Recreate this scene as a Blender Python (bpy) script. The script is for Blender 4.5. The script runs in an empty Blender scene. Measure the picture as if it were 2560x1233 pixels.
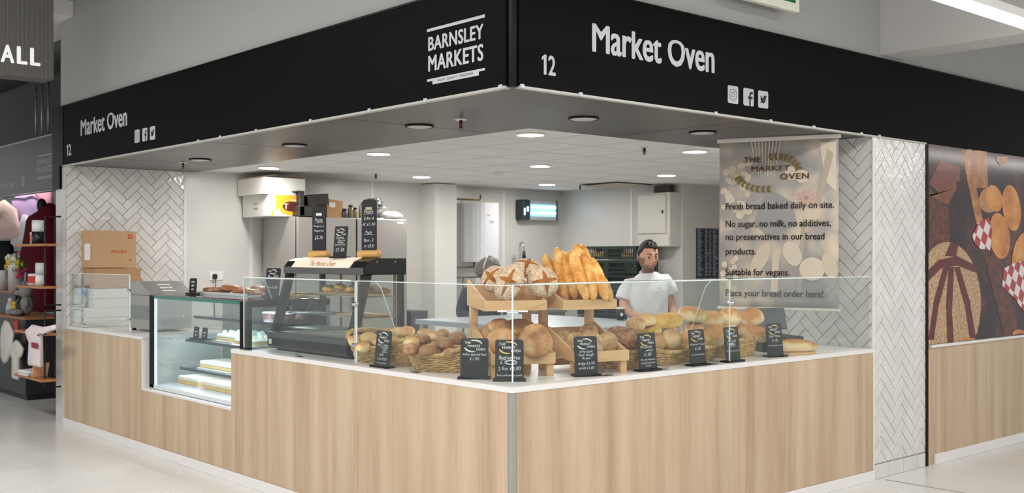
import bpy, bmesh, math, random
from mathutils import Vector, Matrix, noise
random.seed(7)
SC = bpy.context.scene
COL = SC.collection
PI = math.pi
# ------------------------------------------------------------------ camera
FPX, CX0, HY0, CAMH, D0 = 2693.0, 1280.0, 640.0, 1.55, 5.23
FW = Vector((-0.749, 0.6626, 0)).normalized()
RT = Vector((FW.y, -FW.x, 0))
CAM = Vector((0, 0, CAMH)) - D0 * FW
cd = bpy.data.cameras.new('camera')
cam = bpy.data.objects.new('camera', cd)
COL.objects.link(cam)
cam.location = CAM
cam.rotation_euler = (PI / 2, 0, math.atan2(-FW.x, FW.y))
cd.sensor_width = 36.0
cd.lens = FPX / 2560 * 36
cd.shift_y = (HY0 - 616.5) / 2560
cd.dof.use_dof = True
cd.dof.focus_distance = 5.9
cd.dof.aperture_fstop = 4.0
SC.camera = cam
# ------------------------------------------------------------------ world, light, exposure
SC.view_settings.view_transform = 'Standard'
SC.view_settings.look = 'None'
SC.view_settings.gamma = 1
SC.view_settings.use_curve_mapping = False
SC.view_settings.exposure = 0.0
w = bpy.data.worlds.new('world')
SC.world = w
w.use_nodes = True
w.node_tree.nodes['Background'].inputs[0].default_value = (0.97, 0.98, 1.0, 1)
w.node_tree.nodes['Background'].inputs[1].default_value = 0.74


def area(name, loc, sx, sy, power, rot=(0, 0, 0), col=(1, 0.985, 0.96)):
    l = bpy.data.lights.new(name, 'AREA')
    l.shape = 'RECTANGLE'
    l.size, l.size_y, l.energy, l.color = sx, sy, power, col
    o = bpy.data.objects.new(name, l)
    COL.objects.link(o)
    o.location, o.rotation_euler = loc, rot
    return o


area('hall_fill_light', (3.2, -3.5, 4.05), 5.0, 0.5, 210)  # unseen area lights, added overhead to brighten the hall
area('hall_fill_light', (-3.0, -3.2, 4.05), 6.0, 0.5, 210)
area('hall_fill_light', (4.2, 2.5, 4.05), 0.5, 6.0, 180)


# ------------------------------------------------------------------ measuring helpers: a photo pixel becomes a point of the place
def ray(x, y):
    return FW + RT * ((x - CX0) / FPX) - Vector((0, 0, 1)) * ((y - HY0) / FPX)


def at(x, y, d):
    return CAM + ray(x, y) * d


def onz(x, y, z):
    r = ray(x, y)
    return CAM + r * ((z - CAM.z) / r.z)


def onx(x, y, X):
    r = ray(x, y)
    return CAM + r * ((X - CAM.x) / r.x)


def ony(x, y, Y):
    r = ray(x, y)
    return CAM + r * ((Y - CAM.y) / r.y)


# ------------------------------------------------------------------ materials
def lin(c):
    return tuple(((v / 255 / 12.92) if v / 255 <= 0.04045 else ((v / 255 + 0.055) / 1.055) ** 2.4) for v in c) + (1,)


MATS = {}


def mat(name, rgb, rough=0.5, metal=0.0, spec=0.5, bump=0, bscale=40, var=0, vscale=8, emit=0, erg=None, stretch=(1, 1, 1), coat=0):
    if name in MATS:
        return MATS[name]
    m = bpy.data.materials.new(name)
    m.use_nodes = True
    nt = m.node_tree
    b = nt.nodes['Principled BSDF']
    b.inputs['Base Color'].default_value = lin(rgb)
    b.inputs['Roughness'].default_value = rough
    b.inputs['Metallic'].default_value = metal
    b.inputs['Specular IOR Level'].default_value = spec
    b.inputs['Coat Weight'].default_value = coat
    if emit:
        b.inputs['Emission Color'].default_value = lin(erg or rgb)
        b.inputs['Emission Strength'].default_value = emit
    tc = nt.nodes.new('ShaderNodeTexCoord')
    mp = nt.nodes.new('ShaderNodeMapping')
    mp.inputs['Scale'].default_value = stretch
    nt.links.new(tc.outputs['Object'], mp.inputs[0])
    n = nt.nodes.new('ShaderNodeTexNoise')
    n.inputs['Scale'].default_value = vscale
    n.inputs['Detail'].default_value = 4
    nt.links.new(mp.outputs[0], n.inputs['Vector'])
    v = var or 0.03
    mx = nt.nodes.new('ShaderNodeMix')
    mx.data_type = 'RGBA'
    c = lin(rgb)
    mx.inputs[6].default_value = tuple(x * (1 - v) for x in c[:3]) + (1,)
    mx.inputs[7].default_value = tuple(min(1, x * (1 + v)) for x in c[:3]) + (1,)
    nt.links.new(n.outputs['Fac'], mx.inputs[0])
    nt.links.new(mx.outputs[2], b.inputs['Base Color'])
    if bump:
        n2 = nt.nodes.new('ShaderNodeTexNoise')
        n2.inputs['Scale'].default_value = bscale
        nt.links.new(mp.outputs[0], n2.inputs['Vector'])
        bp = nt.nodes.new('ShaderNodeBump')
        bp.inputs['Strength'].default_value = bump
        bp.inputs['Distance'].default_value = 0.01
        nt.links.new(n2.outputs['Fac'], bp.inputs['Height'])
        nt.links.new(bp.outputs[0], b.inputs['Normal'])
    MATS[name] = m
    return m


def mathn(nt, op, a, b=None, c=None):
    n = nt.nodes.new('ShaderNodeMath')
    n.operation = op
    for k, v in enumerate((a, b, c)):
        if v is None:
            continue
        if isinstance(v, (int, float)):
            n.inputs[k].default_value = v
        else:
            nt.links.new(v, n.inputs[k])
    return n.outputs[0]


def glassmat(name, tint=(250, 253, 252), rough=0.02, boost=1.0):
    if name in MATS:
        return MATS[name]
    m = bpy.data.materials.new(name)
    m.use_nodes = True
    nt = m.node_tree
    nt.nodes.remove(nt.nodes['Principled BSDF'])
    out = nt.nodes['Material Output']
    t = nt.nodes.new('ShaderNodeBsdfTransparent')
    t.inputs[0].default_value = lin(tint)
    g = nt.nodes.new('ShaderNodeBsdfGlossy')
    g.inputs['Roughness'].default_value = rough
    lw = nt.nodes.new('ShaderNodeLayerWeight')      # Schlick reflectance of a clear pane
    lw.inputs[0].default_value = 0.5
    pw = mathn(nt, 'POWER', lw.outputs['Facing'], 4.0)
    fac = mathn(nt, 'MULTIPLY', mathn(nt, 'MULTIPLY_ADD', pw, 0.9, 0.032), boost)
    mix = nt.nodes.new('ShaderNodeMixShader')
    nt.links.new(fac, mix.inputs[0])
    nt.links.new(t.outputs[0], mix.inputs[1])
    nt.links.new(g.outputs[0], mix.inputs[2])
    nt.links.new(mix.outputs[0], out.inputs[0])
    MATS[name] = m
    return m


def ramp(nt, fac, stops):
    r = nt.nodes.new('ShaderNodeValToRGB')
    e = r.color_ramp.elements
    while len(e) < len(stops):
        e.new(0.5)
    for k, (p, c) in enumerate(stops):
        e[k].position = p
        e[k].color = lin(c)
    nt.links.new(fac, r.inputs[0])
    return r


def noise_node(nt, vec, scale, detail=4, rough=0.5, dist=0):
    n = nt.nodes.new('ShaderNodeTexNoise')
    n.inputs['Scale'].default_value = scale
    n.inputs['Detail'].default_value = detail
    n.inputs['Roughness'].default_value = rough
    n.inputs['Distortion'].default_value = dist
    nt.links.new(vec, n.inputs['Vector'])
    return n


def newmat(name, rough=0.5, spec=0.4):
    m = bpy.data.materials.new(name)
    m.use_nodes = True
    nt = m.node_tree
    b = nt.nodes['Principled BSDF']
    b.inputs['Roughness'].default_value = rough
    b.inputs['Specular IOR Level'].default_value = spec
    tc = nt.nodes.new('ShaderNodeTexCoord')
    MATS[name] = m
    return m, nt, b, tc


def mapped(nt, tc, scale=(1, 1, 1), out='Object'):
    mp = nt.nodes.new('ShaderNodeMapping')
    mp.inputs['Scale'].default_value = scale
    nt.links.new(tc.outputs[out], mp.inputs[0])
    return mp.outputs[0]


def mixc(nt, f, a, b):
    n = nt.nodes.new('ShaderNodeMix')
    n.data_type = 'RGBA'
    for k, v in ((0, f), (6, a), (7, b)):
        if isinstance(v, tuple):
            n.inputs[k].default_value = v
        elif isinstance(v, (int, float)):
            n.inputs[k].default_value = v
        else:
            nt.links.new(v, n.inputs[k])
    return n.outputs[2]


def bumpn(nt, b, h, strength, dist=0.01):
    bp = nt.nodes.new('ShaderNodeBump')
    bp.inputs['Strength'].default_value = strength
    bp.inputs['Distance'].default_value = dist
    nt.links.new(h, bp.inputs['Height'])
    nt.links.new(bp.outputs[0], b.inputs['Normal'])


# wood laminate with vertical grain
def laminate(name, c0, c1, c2, horiz=False, k=1.0):
    m, nt, b, tc = newmat(name, 0.5, 0.35)
    sc = (9 * k, 9 * k, 0.45 * k)
    if horiz:
        sc = (0.9 * k, 0.9 * k, 14 * k)
    v = mapped(nt, tc, sc)
    n1 = noise_node(nt, v, 0.9, 3, 0.5, 0.25)
    v2 = mapped(nt, tc, tuple(s * 6 for s in sc))
    n2 = noise_node(nt, v2, 1.0, 5, 0.6, 0.3)
    f = mathn(nt, 'ADD', mathn(nt, 'MULTIPLY', n1.outputs['Fac'], 0.72), mathn(nt, 'MULTIPLY', n2.outputs['Fac'], 0.28))
    r = ramp(nt, f, [(0.33, c0), (0.5, c1), (0.67, c2)])
    nt.links.new(r.outputs[0], b.inputs['Base Color'])
    bumpn(nt, b, n2.outputs['Fac'], 0.05)
    return m


OAK = laminate('oak_laminate', (176, 149, 121), (194, 170, 142), (206, 186, 159))
BEECH = laminate('beech_wood', (210, 164, 114), (222, 180, 132), (232, 194, 148), True, 1.6)
WHITE = mat('white_paint', (226, 224, 219), 0.5)
STONE = mat('white_worktop', (228, 225, 222), 0.28, var=0.03, vscale=30)
SKIRT = mat('white_skirting', (232, 229, 225), 0.4)
BLACKF = mat('fascia_black', (13, 13, 13), 0.5, spec=0.04)
BLACKG = mat('gloss_black', (6, 6, 7), 0.35, spec=0.1)
BULK = mat('bulkhead_dimmed', (160, 160, 158), 0.8, spec=0.2)  # white bulkhead; its dim lighting is put into this grey
SIGNW = mat('sign_vinyl', (186, 186, 189), 0.6)
SIGNK = mat('sign_ink', (22, 22, 22), 0.6)
PANELW = mat('hygienic_wall', (206, 204, 199), 0.3, var=0.02)
CEILT = mat('ceiling_tile', (228, 227, 224), 0.75, spec=0.2)
GRID = mat('ceiling_grid', (196, 195, 192), 0.6)
STEEL = mat('brushed_steel', (184, 181, 176), 0.4, 0.6, bump=0.03, bscale=6, stretch=(1, 1, 60))
CHROME = mat('chrome', (215, 217, 220), 0.12, 1.0)
DARK = mat('dark_grey_plastic', (38, 39, 41), 0.45)
BLACKM = mat('matt_black', (18, 18, 19), 0.55)
CHALK = mat('chalkboard', (30, 31, 33), 0.55, var=0.12, vscale=14)
CHALKW = mat('chalk_white', (224, 224, 220), 0.8)
GOLD = mat('chalk_gold', (226, 186, 112), 0.7)
CARD = mat('cardboard', (189, 152, 112), 0.75, var=0.05, vscale=6)
CARDD = mat('cardboard_dark', (176, 136, 96), 0.75, var=0.05)
CARDW = mat('white_card', (225, 222, 214), 0.6, var=0.02)
PAPER = mat('white_paper', (228, 227, 224), 0.7)
RED = mat('print_red', (200, 70, 48), 0.6)
GLASS = glassmat('clear_glass')
GLASSG = glassmat('green_tint_glass', (236, 246, 243))
EDGE = mat('glass_edge_lit', (226, 234, 232), 0.25)  # whiteness of light carried through the glass, painted into the colour
EDGEG = mat('glass_edge_green', (40, 112, 96), 0.2)
LEDW = mat('lamp_lit', (255, 252, 245), 0.5, emit=185, erg=(255, 252, 248))
LAMPOFF = mat('lamp_unlit', (196, 196, 192), 0.45)
SKIN = None


def flr():
    m, nt, b, tc = newmat('resin_floor', 0.22, 0.45)
    v = mapped(nt, tc, (1, 1, 1))
    n = noise_node(nt, v, 0.9, 6, 0.6, 0.4)
    r = ramp(nt, n.outputs['Fac'], [(0.3, (216, 214, 211)), (0.7, (230, 229, 226))])
    nt.links.new(r.outputs[0], b.inputs['Base Color'])
    rr = mathn(nt, 'MULTIPLY_ADD', n.outputs['Fac'], 0.2, 0.16)
    nt.links.new(rr, b.inputs['Roughness'])
    return m


FLOOR = flr()


def soffitmat():
    m, nt, b, tc = newmat('soffit_metal', 0.36, 0.5)
    v = mapped(nt, tc, (0.6, 0.6, 1))
    n = noise_node(nt, v, 1.1, 3)
    r = ramp(nt, n.outputs['Fac'], [(0.3, (84, 78, 71)), (0.7, (116, 116, 115))])
    nt.links.new(r.outputs[0], b.inputs['Base Color'])
    b.inputs['Metallic'].default_value = 0.55
    return m


SOFFIT = soffitmat()


def tilemat():
    m, nt, b, tc = newmat('glazed_tile', 0.07, 0.6)
    v = mapped(nt, tc)
    n = noise_node(nt, v, 26, 2)
    n1 = noise_node(nt, v, 5, 2)
    r = ramp(nt, n1.outputs['Fac'], [(0.3, (208, 206, 202)), (0.7, (222, 220, 216))])
    nt.links.new(r.outputs[0], b.inputs['Base Color'])
    bumpn(nt, b, n.outputs['Fac'], 0.35, 0.012)
    return m


TILE = tilemat()
GROUT = mat('grout_grey', (150, 147, 143), 0.9)


# bread crusts
def crust(name, stops, scale=9, rough=0.6, bump=0.25, bscale=60, top=None, flour=0.0):
    m, nt, b, tc = newmat(name, rough, 0.3)
    oi = nt.nodes.new('ShaderNodeObjectInfo')
    ad = nt.nodes.new('ShaderNodeVectorMath')
    ad.operation = 'MULTIPLY_ADD'
    nt.links.new(oi.outputs['Random'], ad.inputs[0])
    ad.inputs[1].default_value = (3.1, 5.3, 7.7)
    nt.links.new(tc.outputs['Object'], ad.inputs[2])
    v = ad.outputs[0] if name.startswith('crust') else mapped(nt, tc)
    n = noise_node(nt, v, scale, 6, 0.62, 0.4)
    f = n.outputs['Fac']
    if top:      # the baked crown of a loaf is browner than its pale sides
        sx = nt.nodes.new('ShaderNodeSeparateXYZ')
        nt.links.new(tc.outputs['Generated'], sx.inputs[0])
        edge = nt.nodes.new('ShaderNodeMapRange')
        edge.interpolation_type = 'SMOOTHSTEP'
        edge.inputs[1].default_value = 0.25
        edge.inputs[2].default_value = 0.95
        wob = mathn(nt, 'MULTIPLY_ADD', mathn(nt, 'SUBTRACT', f, 0.5), 0.9, sx.outputs[2])
        nt.links.new(wob, edge.inputs[0])
        f = mathn(nt, 'ADD', mathn(nt, 'MULTIPLY', f, 1 - top), mathn(nt, 'MULTIPLY', edge.outputs[0], top))
    r = ramp(nt, f, stops)
    col = r.outputs[0]
    if name.startswith('crust'):
        hs = nt.nodes.new('ShaderNodeHueSaturation')
        nt.links.new(mathn(nt, 'MULTIPLY_ADD', oi.outputs['Random'], 0.26, 0.96), hs.inputs['Value'])
        nt.links.new(col, hs.inputs['Color'])
        col = hs.outputs[0]
    if flour:
        n3 = noise_node(nt, v, scale * 2.6, 8, 0.75, 0.6)
        fm = nt.nodes.new('ShaderNodeMapRange')
        fm.inputs[1].default_value = 0.5
        fm.inputs[2].default_value = 0.72
        nt.links.new(n3.outputs['Fac'], fm.inputs[0])
        col = mixc(nt, mathn(nt, 'MULTIPLY', fm.outputs[0], flour), col, lin((236, 226, 208)))
    nt.links.new(col, b.inputs['Base Color'])
    n2 = noise_node(nt, v, bscale, 6, 0.65)
    n4 = noise_node(nt, v, bscale * 0.25, 4, 0.6)
    bumpn(nt, b, mathn(nt, 'ADD', n2.outputs['Fac'], mathn(nt, 'MULTIPLY', n4.outputs['Fac'], 2.0)), bump, 0.008)
    return m


CR_WHITE = crust('crust_white', [(0.22, (240, 218, 178)), (0.42, (232, 196, 142)), (0.6, (212, 156, 94)), (0.85, (188, 122, 66))], 9, 0.6, 0.5, 70, 0.55, 0.25)
CR_BAG = crust('crust_baguette', [(0.3, (240, 202, 136)), (0.48, (224, 168, 90)), (0.62, (204, 138, 62)), (0.75, (172, 104, 40))], 16, 0.5, 0.5, 60, None, 0.12)
CR_ROLL = crust('crust_brown_roll', [(0.3, (176, 134, 96)), (0.5, (160, 114, 78)), (0.75, (196, 160, 124))], 12, 0.8, 0.5, 80, 0.2, 0.45)
CR_PALE = crust('crust_pale_roll', [(0.25, (236, 210, 162)), (0.5, (222, 180, 122)), (0.75, (190, 134, 80))], 9, 0.6, 0.5, 70, 0.4, 0.3)
CR_RUST = crust('crust_rustic', [(0.3, (110, 70, 44)), (0.5, (158, 108, 70)), (0.68, (198, 158, 114))], 20, 0.85, 1.0, 55, None, 0.35)
CR_YEL = crust('crust_yellow_reflection', [(0.25, (238, 212, 128)), (0.5, (216, 176, 82)), (0.75, (182, 134, 54))], 10, 0.6, 0.5, 60, 0.35, 0.2)  # yellow reflection tinted into the crust colour
CR_ROUND = crust('crust_flat_round', [(0.3, (212, 166, 114)), (0.5, (190, 138, 88)), (0.66, (150, 98, 56)), (0.78, (104, 64, 36))], 7, 0.7, 0.5, 50, None, 0.25)
CR_DARK = crust('crust_dark', [(0.3, (220, 170, 100)), (0.5, (170, 114, 58)), (0.75, (104, 64, 32))], 7, 0.5, 0.4, 50, 0.5)
CR_SOUR = crust('crust_sourdough', [(0.3, (226, 202, 162)), (0.5, (200, 160, 110)), (0.72, (140, 94, 58))], 10, 0.8, 0.7, 60, None, 0.4)
CR_PASTRY = crust('crust_pastry', [(0.3, (240, 204, 104)), (0.6, (226, 174, 70)), (0.8, (190, 128, 42))], 20, 0.5, 0.5, 60)


def bouleM():
    m, nt, b, tc = newmat('crust_floured_boule', 0.85, 0.2)
    sx = nt.nodes.new('ShaderNodeSeparateXYZ')
    nt.links.new(tc.outputs['Object'], sx.inputs[0])
    n = noise_node(nt, tc.outputs['Object'], 9, 4)
    n9 = noise_node(nt, tc.outputs['Object'], 30, 6, 0.7)
    x2 = mathn(nt, 'MULTIPLY', sx.outputs[0], sx.outputs[0])
    y2 = mathn(nt, 'MULTIPLY', sx.outputs[1], sx.outputs[1])
    rr = mathn(nt, 'SQRT', mathn(nt, 'ADD', x2, y2))
    ph = mathn(nt, 'ADD', mathn(nt, 'MULTIPLY', rr, 620), mathn(nt, 'MULTIPLY', n.outputs['Fac'], 26))
    ring = mathn(nt, 'SINE', ph)
    rf = ramp(nt, mathn(nt, 'MULTIPLY_ADD', ring, 0.16, mathn(nt, 'MULTIPLY', n9.outputs['Fac'], 1.0)), [(0.28, (170, 132, 98)), (0.45, (206, 180, 148)), (0.68, (230, 216, 194))])
    ax = mathn(nt, 'ABSOLUTE', sx.outputs[0])
    ay = mathn(nt, 'ABSOLUTE', sx.outputs[1])
    mn = mathn(nt, 'MINIMUM', ax, ay)
    lim = mathn(nt, 'MULTIPLY_ADD', rr, -0.22, 0.027)
    nn = mathn(nt, 'MULTIPLY', mathn(nt, 'SUBTRACT', n.outputs['Fac'], 0.5), 0.03)
    cut = mathn(nt, 'LESS_THAN', mathn(nt, 'ADD', mn, nn), lim)
    up = mathn(nt, 'GREATER_THAN', sx.outputs[2], 0.0)
    cut = mathn(nt, 'MULTIPLY', cut, up)
    rc = ramp(nt, n.outputs['Fac'], [(0.3, (120, 72, 42)), (0.55, (168, 112, 64)), (0.72, (206, 158, 104))])
    nt.links.new(mixc(nt, cut, rf.outputs[0], rc.outputs[0]), b.inputs['Base Color'])
    bumpn(nt, b, ring, 0.3, 0.003)
    return m


CR_BOULE = bouleM()


def wicker(name, c):
    m, nt, b, tc = newmat(name, 0.6, 0.35)
    n = noise_node(nt, tc.outputs['Object'], 35, 4)
    r = ramp(nt, n.outputs['Fac'], [(0.3, tuple(int(v * 0.72) for v in c)), (0.7, c)])
    nt.links.new(r.outputs[0], b.inputs['Base Color'])
    return m


WICK = wicker('wicker', (234, 194, 130))
# ------------------------------------------------------------------ mesh builder
class MB:
    def __init__(self):
        self.v, self.f, self.mi, self.sm = [], [], [], []
        self.mats = []

    def add(self, vs, fs, M=None, smooth=False):
        o = len(self.v)
        self.v += [(M @ Vector(p)) if M else Vector(p) for p in vs]
        for f in fs:
            self.f.append([i + o for i in f])
            self.sm.append(smooth)
        return self

    def box(self, a, b, bev=0.0, M=None, seg=2):
        x0, y0, z0 = (min(a[k], b[k]) for k in range(3))
        x1, y1, z1 = (max(a[k], b[k]) for k in range(3))
        if bev <= 0:
            vs = [(x0, y0, z0), (x1, y0, z0), (x1, y1, z0), (x0, y1, z0), (x0, y0, z1), (x1, y0, z1), (x1, y1, z1), (x0, y1, z1)]
            fs = [(0, 3, 2, 1), (4, 5, 6, 7), (0, 1, 5, 4), (1, 2, 6, 5), (2, 3, 7, 6), (3, 0, 4, 7)]
            return self.add(vs, fs, M)
        bm = bmesh.new()
        bmesh.ops.create_cube(bm, size=1)
        bmesh.ops.scale(bm, vec=(x1 - x0, y1 - y0, z1 - z0), verts=bm.verts)
        bmesh.ops.translate(bm, vec=((x0 + x1) / 2, (y0 + y1) / 2, (z0 + z1) / 2), verts=bm.verts)
        bmesh.ops.bevel(bm, geom=list(bm.edges), offset=min(bev, 0.49 * min(x1 - x0, y1 - y0, z1 - z0)), segments=seg, affect='EDGES', profile=0.5)
        self.bm(bm, M)
        return self

    def bm(self, bm, M=None, smooth=False):
        bm.verts.index_update()
        self.add([v.co.copy() for v in bm.verts], [[v.index for v in f.verts] for f in bm.faces], M, smooth)
        bm.free()

    def prism(self, poly, h0, h1, M=None):       # polygon in XY, extruded along Z
        n = len(poly)
        vs = [(p[0], p[1], h0) for p in poly] + [(p[0], p[1], h1) for p in poly]
        fs = [list(range(n))[::-1], list(range(n, 2 * n))] + [[i, (i + 1) % n, n + (i + 1) % n, n + i] for i in range(n)]
        return self.add(vs, fs, M)

    def poly(self, pts, M=None):
        return self.add(pts, [list(range(len(pts)))], M)

    def lathe(self, prof, n=24, M=None, cap=True, smooth=True):   # profile (r, z)
        vs, fs = [], []
        for r, z in prof:
            for k in range(n):
                a = 2 * PI * k / n
                vs.append((r * math.cos(a), r * math.sin(a), z))
        for i in range(len(prof) - 1):
            for k in range(n):
                k2 = (k + 1) % n
                fs.append((i * n + k, i * n + k2, (i + 1) * n + k2, (i + 1) * n + k))
        self.add(vs, fs, M, smooth)
        if cap:
            o = len(self.v) - len(vs)
            for i, rev in ((0, True), (len(prof) - 1, False)):
                if prof[i][0] > 1e-6:
                    idx = [o + i * n + k for k in range(n)]
                    self.f.append(idx[::-1] if rev else idx)
                    self.sm.append(False)
        return self

    def cyl(self, r, z0, z1, n=20, M=None):
        return self.lathe([(r, z0), (r, z1)], n, M)

    def tube(self, pts, r, n=8, M=None, closed=False, cap=True):
        pts = [Vector(p) for p in pts]
        m = len(pts)
        vs, fs = [], []
        prev = None
        for i, p in enumerate(pts):
            a = pts[(i - 1) % m] if (closed or i > 0) else p
            c = pts[(i + 1) % m] if (closed or i < m - 1) else p
            t = (c - a)
            t = t.normalized() if t.length > 1e-9 else Vector((0, 0, 1))
            if prev is None:
                u = t.orthogonal().normalized()
            else:
                u = prev - t * prev.dot(t)
                u = u.normalized() if u.length > 1e-6 else t.orthogonal().normalized()
            prev = u
            wv = t.cross(u)
            rr = r[i] if isinstance(r, (list, tuple)) else r
            for k in range(n):
                an = 2 * PI * k / n
                vs.append(p + (u * math.cos(an) + wv * math.sin(an)) * rr)
        for i in range(m if closed else m - 1):
            j = (i + 1) % m
            for k in range(n):
                k2 = (k + 1) % n
                fs.append((i * n + k, i * n + k2, j * n + k2, j * n + k))
        if not closed and cap:
            fs.append(list(range(n))[::-1])
            fs.append([(m - 1) * n + k for k in range(n)])
        return self.add(vs, fs, M, True)

    def sphere(self, c, r, n=12, m=8, M=None):
        rx, ry, rz = r if isinstance(r, (tuple, list)) else (r, r, r)
        vs, fs = [], []
        for i in range(m + 1):
            t = PI * i / m
            for k in range(n):
                a = 2 * PI * k / n
                vs.append((c[0] + rx * math.sin(t) * math.cos(a), c[1] + ry * math.sin(t) * math.sin(a), c[2] + rz * math.cos(t)))
        for i in range(m):
            for k in range(n):
                k2 = (k + 1) % n
                fs.append((i * n + k, (i + 1) * n + k, (i + 1) * n + k2, i * n + k2))
        return self.add(vs, fs, M, True)

    def mesh(self, name, m):
        me = bpy.data.meshes.new(name)
        me.from_pydata([tuple(v) for v in self.v], [], self.f)
        me.polygons.foreach_set('use_smooth', self.sm)
        me.materials.append(m)
        me.update()
        return me

    def build(self, name, m, parent=None, loc=None, rot=None):
        o = bpy.data.objects.new(name, self.mesh(name, m))
        COL.objects.link(o)
        if parent:
            o.parent = parent
        if loc is not None:
            o.location = loc
        if rot is not None:
            o.rotation_euler = rot
        return o


def tag(o, label, cat, group=None):
    o['label'], o['category'] = label, cat
    if group:
        o['group'] = group
    return o


def thing(name, label, cat, loc=(0, 0, 0), rz=0, group=None):
    o = bpy.data.objects.new(name, None)
    o.empty_display_size = 0.1
    COL.objects.link(o)
    o.location, o.rotation_euler = loc, (0, 0, rz)
    return tag(o, label, cat, group)


def struct(o):
    o['kind'] = 'structure'
    return o


def tree_copy(o, loc, rz=None, label=None, group=None):
    r = o.copy()
    COL.objects.link(r)
    r.location = loc
    if rz is not None:
        r.rotation_euler = (0, 0, rz)
    if label:
        r['label'] = label
    if group:
        r['group'] = group
    for ch in list(o.children):
        c = ch.copy()
        COL.objects.link(c)
        c.parent = r
        for g in list(ch.children):
            d = g.copy()
            COL.objects.link(d)
            d.parent = c
    return r


def frame(o, xd, yd):
    x = Vector(xd).normalized()
    y = Vector(yd).normalized()
    z = x.cross(y)
    M = Matrix((x, y, z)).transposed().to_4x4()
    M.translation = Vector(o)
    return M


TC = {}


def text_geo(s, bold=0.0, spacing=1.0):
    k = (s, bold, spacing)
    if k in TC:
        return TC[k]
    cu = bpy.data.curves.new('t', 'FONT')
    cu.body = s
    cu.size = 1
    cu.resolution_u = 3
    cu.space_character = spacing
    ob = bpy.data.objects.new('t', cu)
    COL.objects.link(ob)
    dg = bpy.context.evaluated_depsgraph_get()
    me = bpy.data.meshes.new_from_object(ob.evaluated_get(dg))
    vs = [v.co.copy() for v in me.vertices]
    fs = [list(p.vertices) for p in me.polygons]
    bpy.data.objects.remove(ob)
    bpy.data.curves.remove(cu)
    bpy.data.meshes.remove(me)
    if bold > 0.008:      # heavier strokes: the same letters laid a hair apart
        v0, f0 = list(vs), list(fs)
        for q_, (dx, dy) in enumerate(((bold, 0), (-bold, 0), (bold * 0.5, bold * 0.5), (-bold * 0.5, -bold * 0.5), (bold * 0.5, -bold * 0.5), (-bold * 0.5, bold * 0.5))):
            o_ = len(vs)
            vs += [Vector((v.x + dx, v.y + dy, 0.00006 * (q_ + 1))) for v in v0]
            fs += [[i + o_ for i in f] for f in f0]
    x0, x1 = min(v.x for v in vs), max(v.x for v in vs)
    y0, y1 = min(v.y for v in vs), max(v.y for v in vs)
    TC[k] = (vs, fs, x0, x1, y0, y1)
    return TC[k]


def text_fit(mb, s, x0, x1, y0, y1, M, bold=0.0, shear=0.0, spacing=1.0, xh=None):
    """writing that fills the box x0..x1, y0..y1 of the plane M; xh = (own x-height, wanted x-height)"""
    vs, fs, a, b, c, d = text_geo(s, bold, spacing)
    if xh:
        def wp(y):
            t = (y - c) / (d - c)
            t = t / xh[0] * xh[1] if t < xh[0] else xh[1] + (t - xh[0]) / (1 - xh[0]) * (1 - xh[1])
            return c + t * (d - c)
        vs = [Vector((v.x, wp(v.y), v.z)) for v in vs]
    sx, sy = (x1 - x0) / (b - a), (y1 - y0) / (d - c)
    mb.add([(x0 + (v.x - a) * sx + (v.y - c) * sy * shear, y0 + (v.y - c) * sy, v.z) for v in vs], fs, M)


def text_line(mb, s, cx, y, size, M, xs=1.0, bold=0.0, align=0.5, shear=0.0, wob=0.0):
    if s.startswith('~'):      # an illegible scribbled line
        n = len(s) * 3
        L_ = len(s) * size * 0.5
        for k in range(n):
            x0, x1 = cx - L_ * align + L_ * k / n, cx - L_ * align + L_ * (k + 0.8) / n
            h_ = size * (0.3 + 0.4 * abs(math.sin(k * 2.3 + y * 70)))
            mb.add([(x0, y, 0), (x1, y, 0), (x1 + h_ * 0.15, y + h_, 0), (x0 + h_ * 0.15, y + h_, 0)], [(0, 1, 2, 3)], M)
        return
    vs, fs, a, b, c, d = text_geo(s, bold)
    wd = (b - a) * size * xs
    ox = cx - wd * align
    mb.add([(ox + (v.x - a) * size * xs + v.y * size * shear, y + v.y * size + wob * size * math.sin((v.x - a) * 4.1 + y * 90), v.z) for v in vs], fs, M)


def crescent(mb, cx, cy, r, a0, a1, wmax, M, n=14, grains=0):
    """an ear of wheat: a curved tapering stalk, or with grains a row of leaf-shaped kernels"""
    if not grains:
        out, inn = [], []
        for i in range(n + 1):
            t = i / n
            a = a0 + (a1 - a0) * t
            wd = wmax * math.sin(PI * min(1, 0.12 + 0.88 * t)) ** 0.6 * 0.5
            out.append((cx + (r + wd) * math.cos(a), cy + (r + wd) * 0.62 * math.sin(a), 0))
            inn.append((cx + (r - wd) * math.cos(a), cy + (r - wd) * 0.62 * math.sin(a), 0))
        for i in range(n):
            mb.add([out[i], out[i + 1], inn[i + 1], inn[i]], [(0, 1, 2, 3)], M)
        return
    for i in range(grains):
        t = (i + 0.5) / grains
        a = a0 + (a1 - a0) * t
        for side in (-1, 1):
            px, py = cx + r * math.cos(a), cy + r * 0.62 * math.sin(a)
            ta = math.atan2(0.62 * math.cos(a), -math.sin(a)) * 1.0
            if a1 < a0:
                ta += PI
            da = ta + side * 0.75
            L, B = wmax * 1.05, wmax * 0.3
            d = (math.cos(da), math.sin(da))
            q = (-d[1], d[0])
            mb.add([(px, py, 0), (px + d[0] * L * .45 + q[0] * B, py + d[1] * L * .45 + q[1] * B, 0), (px + d[0] * L, py + d[1] * L, 0), (px + d[0] * L * .45 - q[0] * B, py + d[1] * L * .45 - q[1] * B, 0)], [(0, 1, 2, 3)], M)


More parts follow.
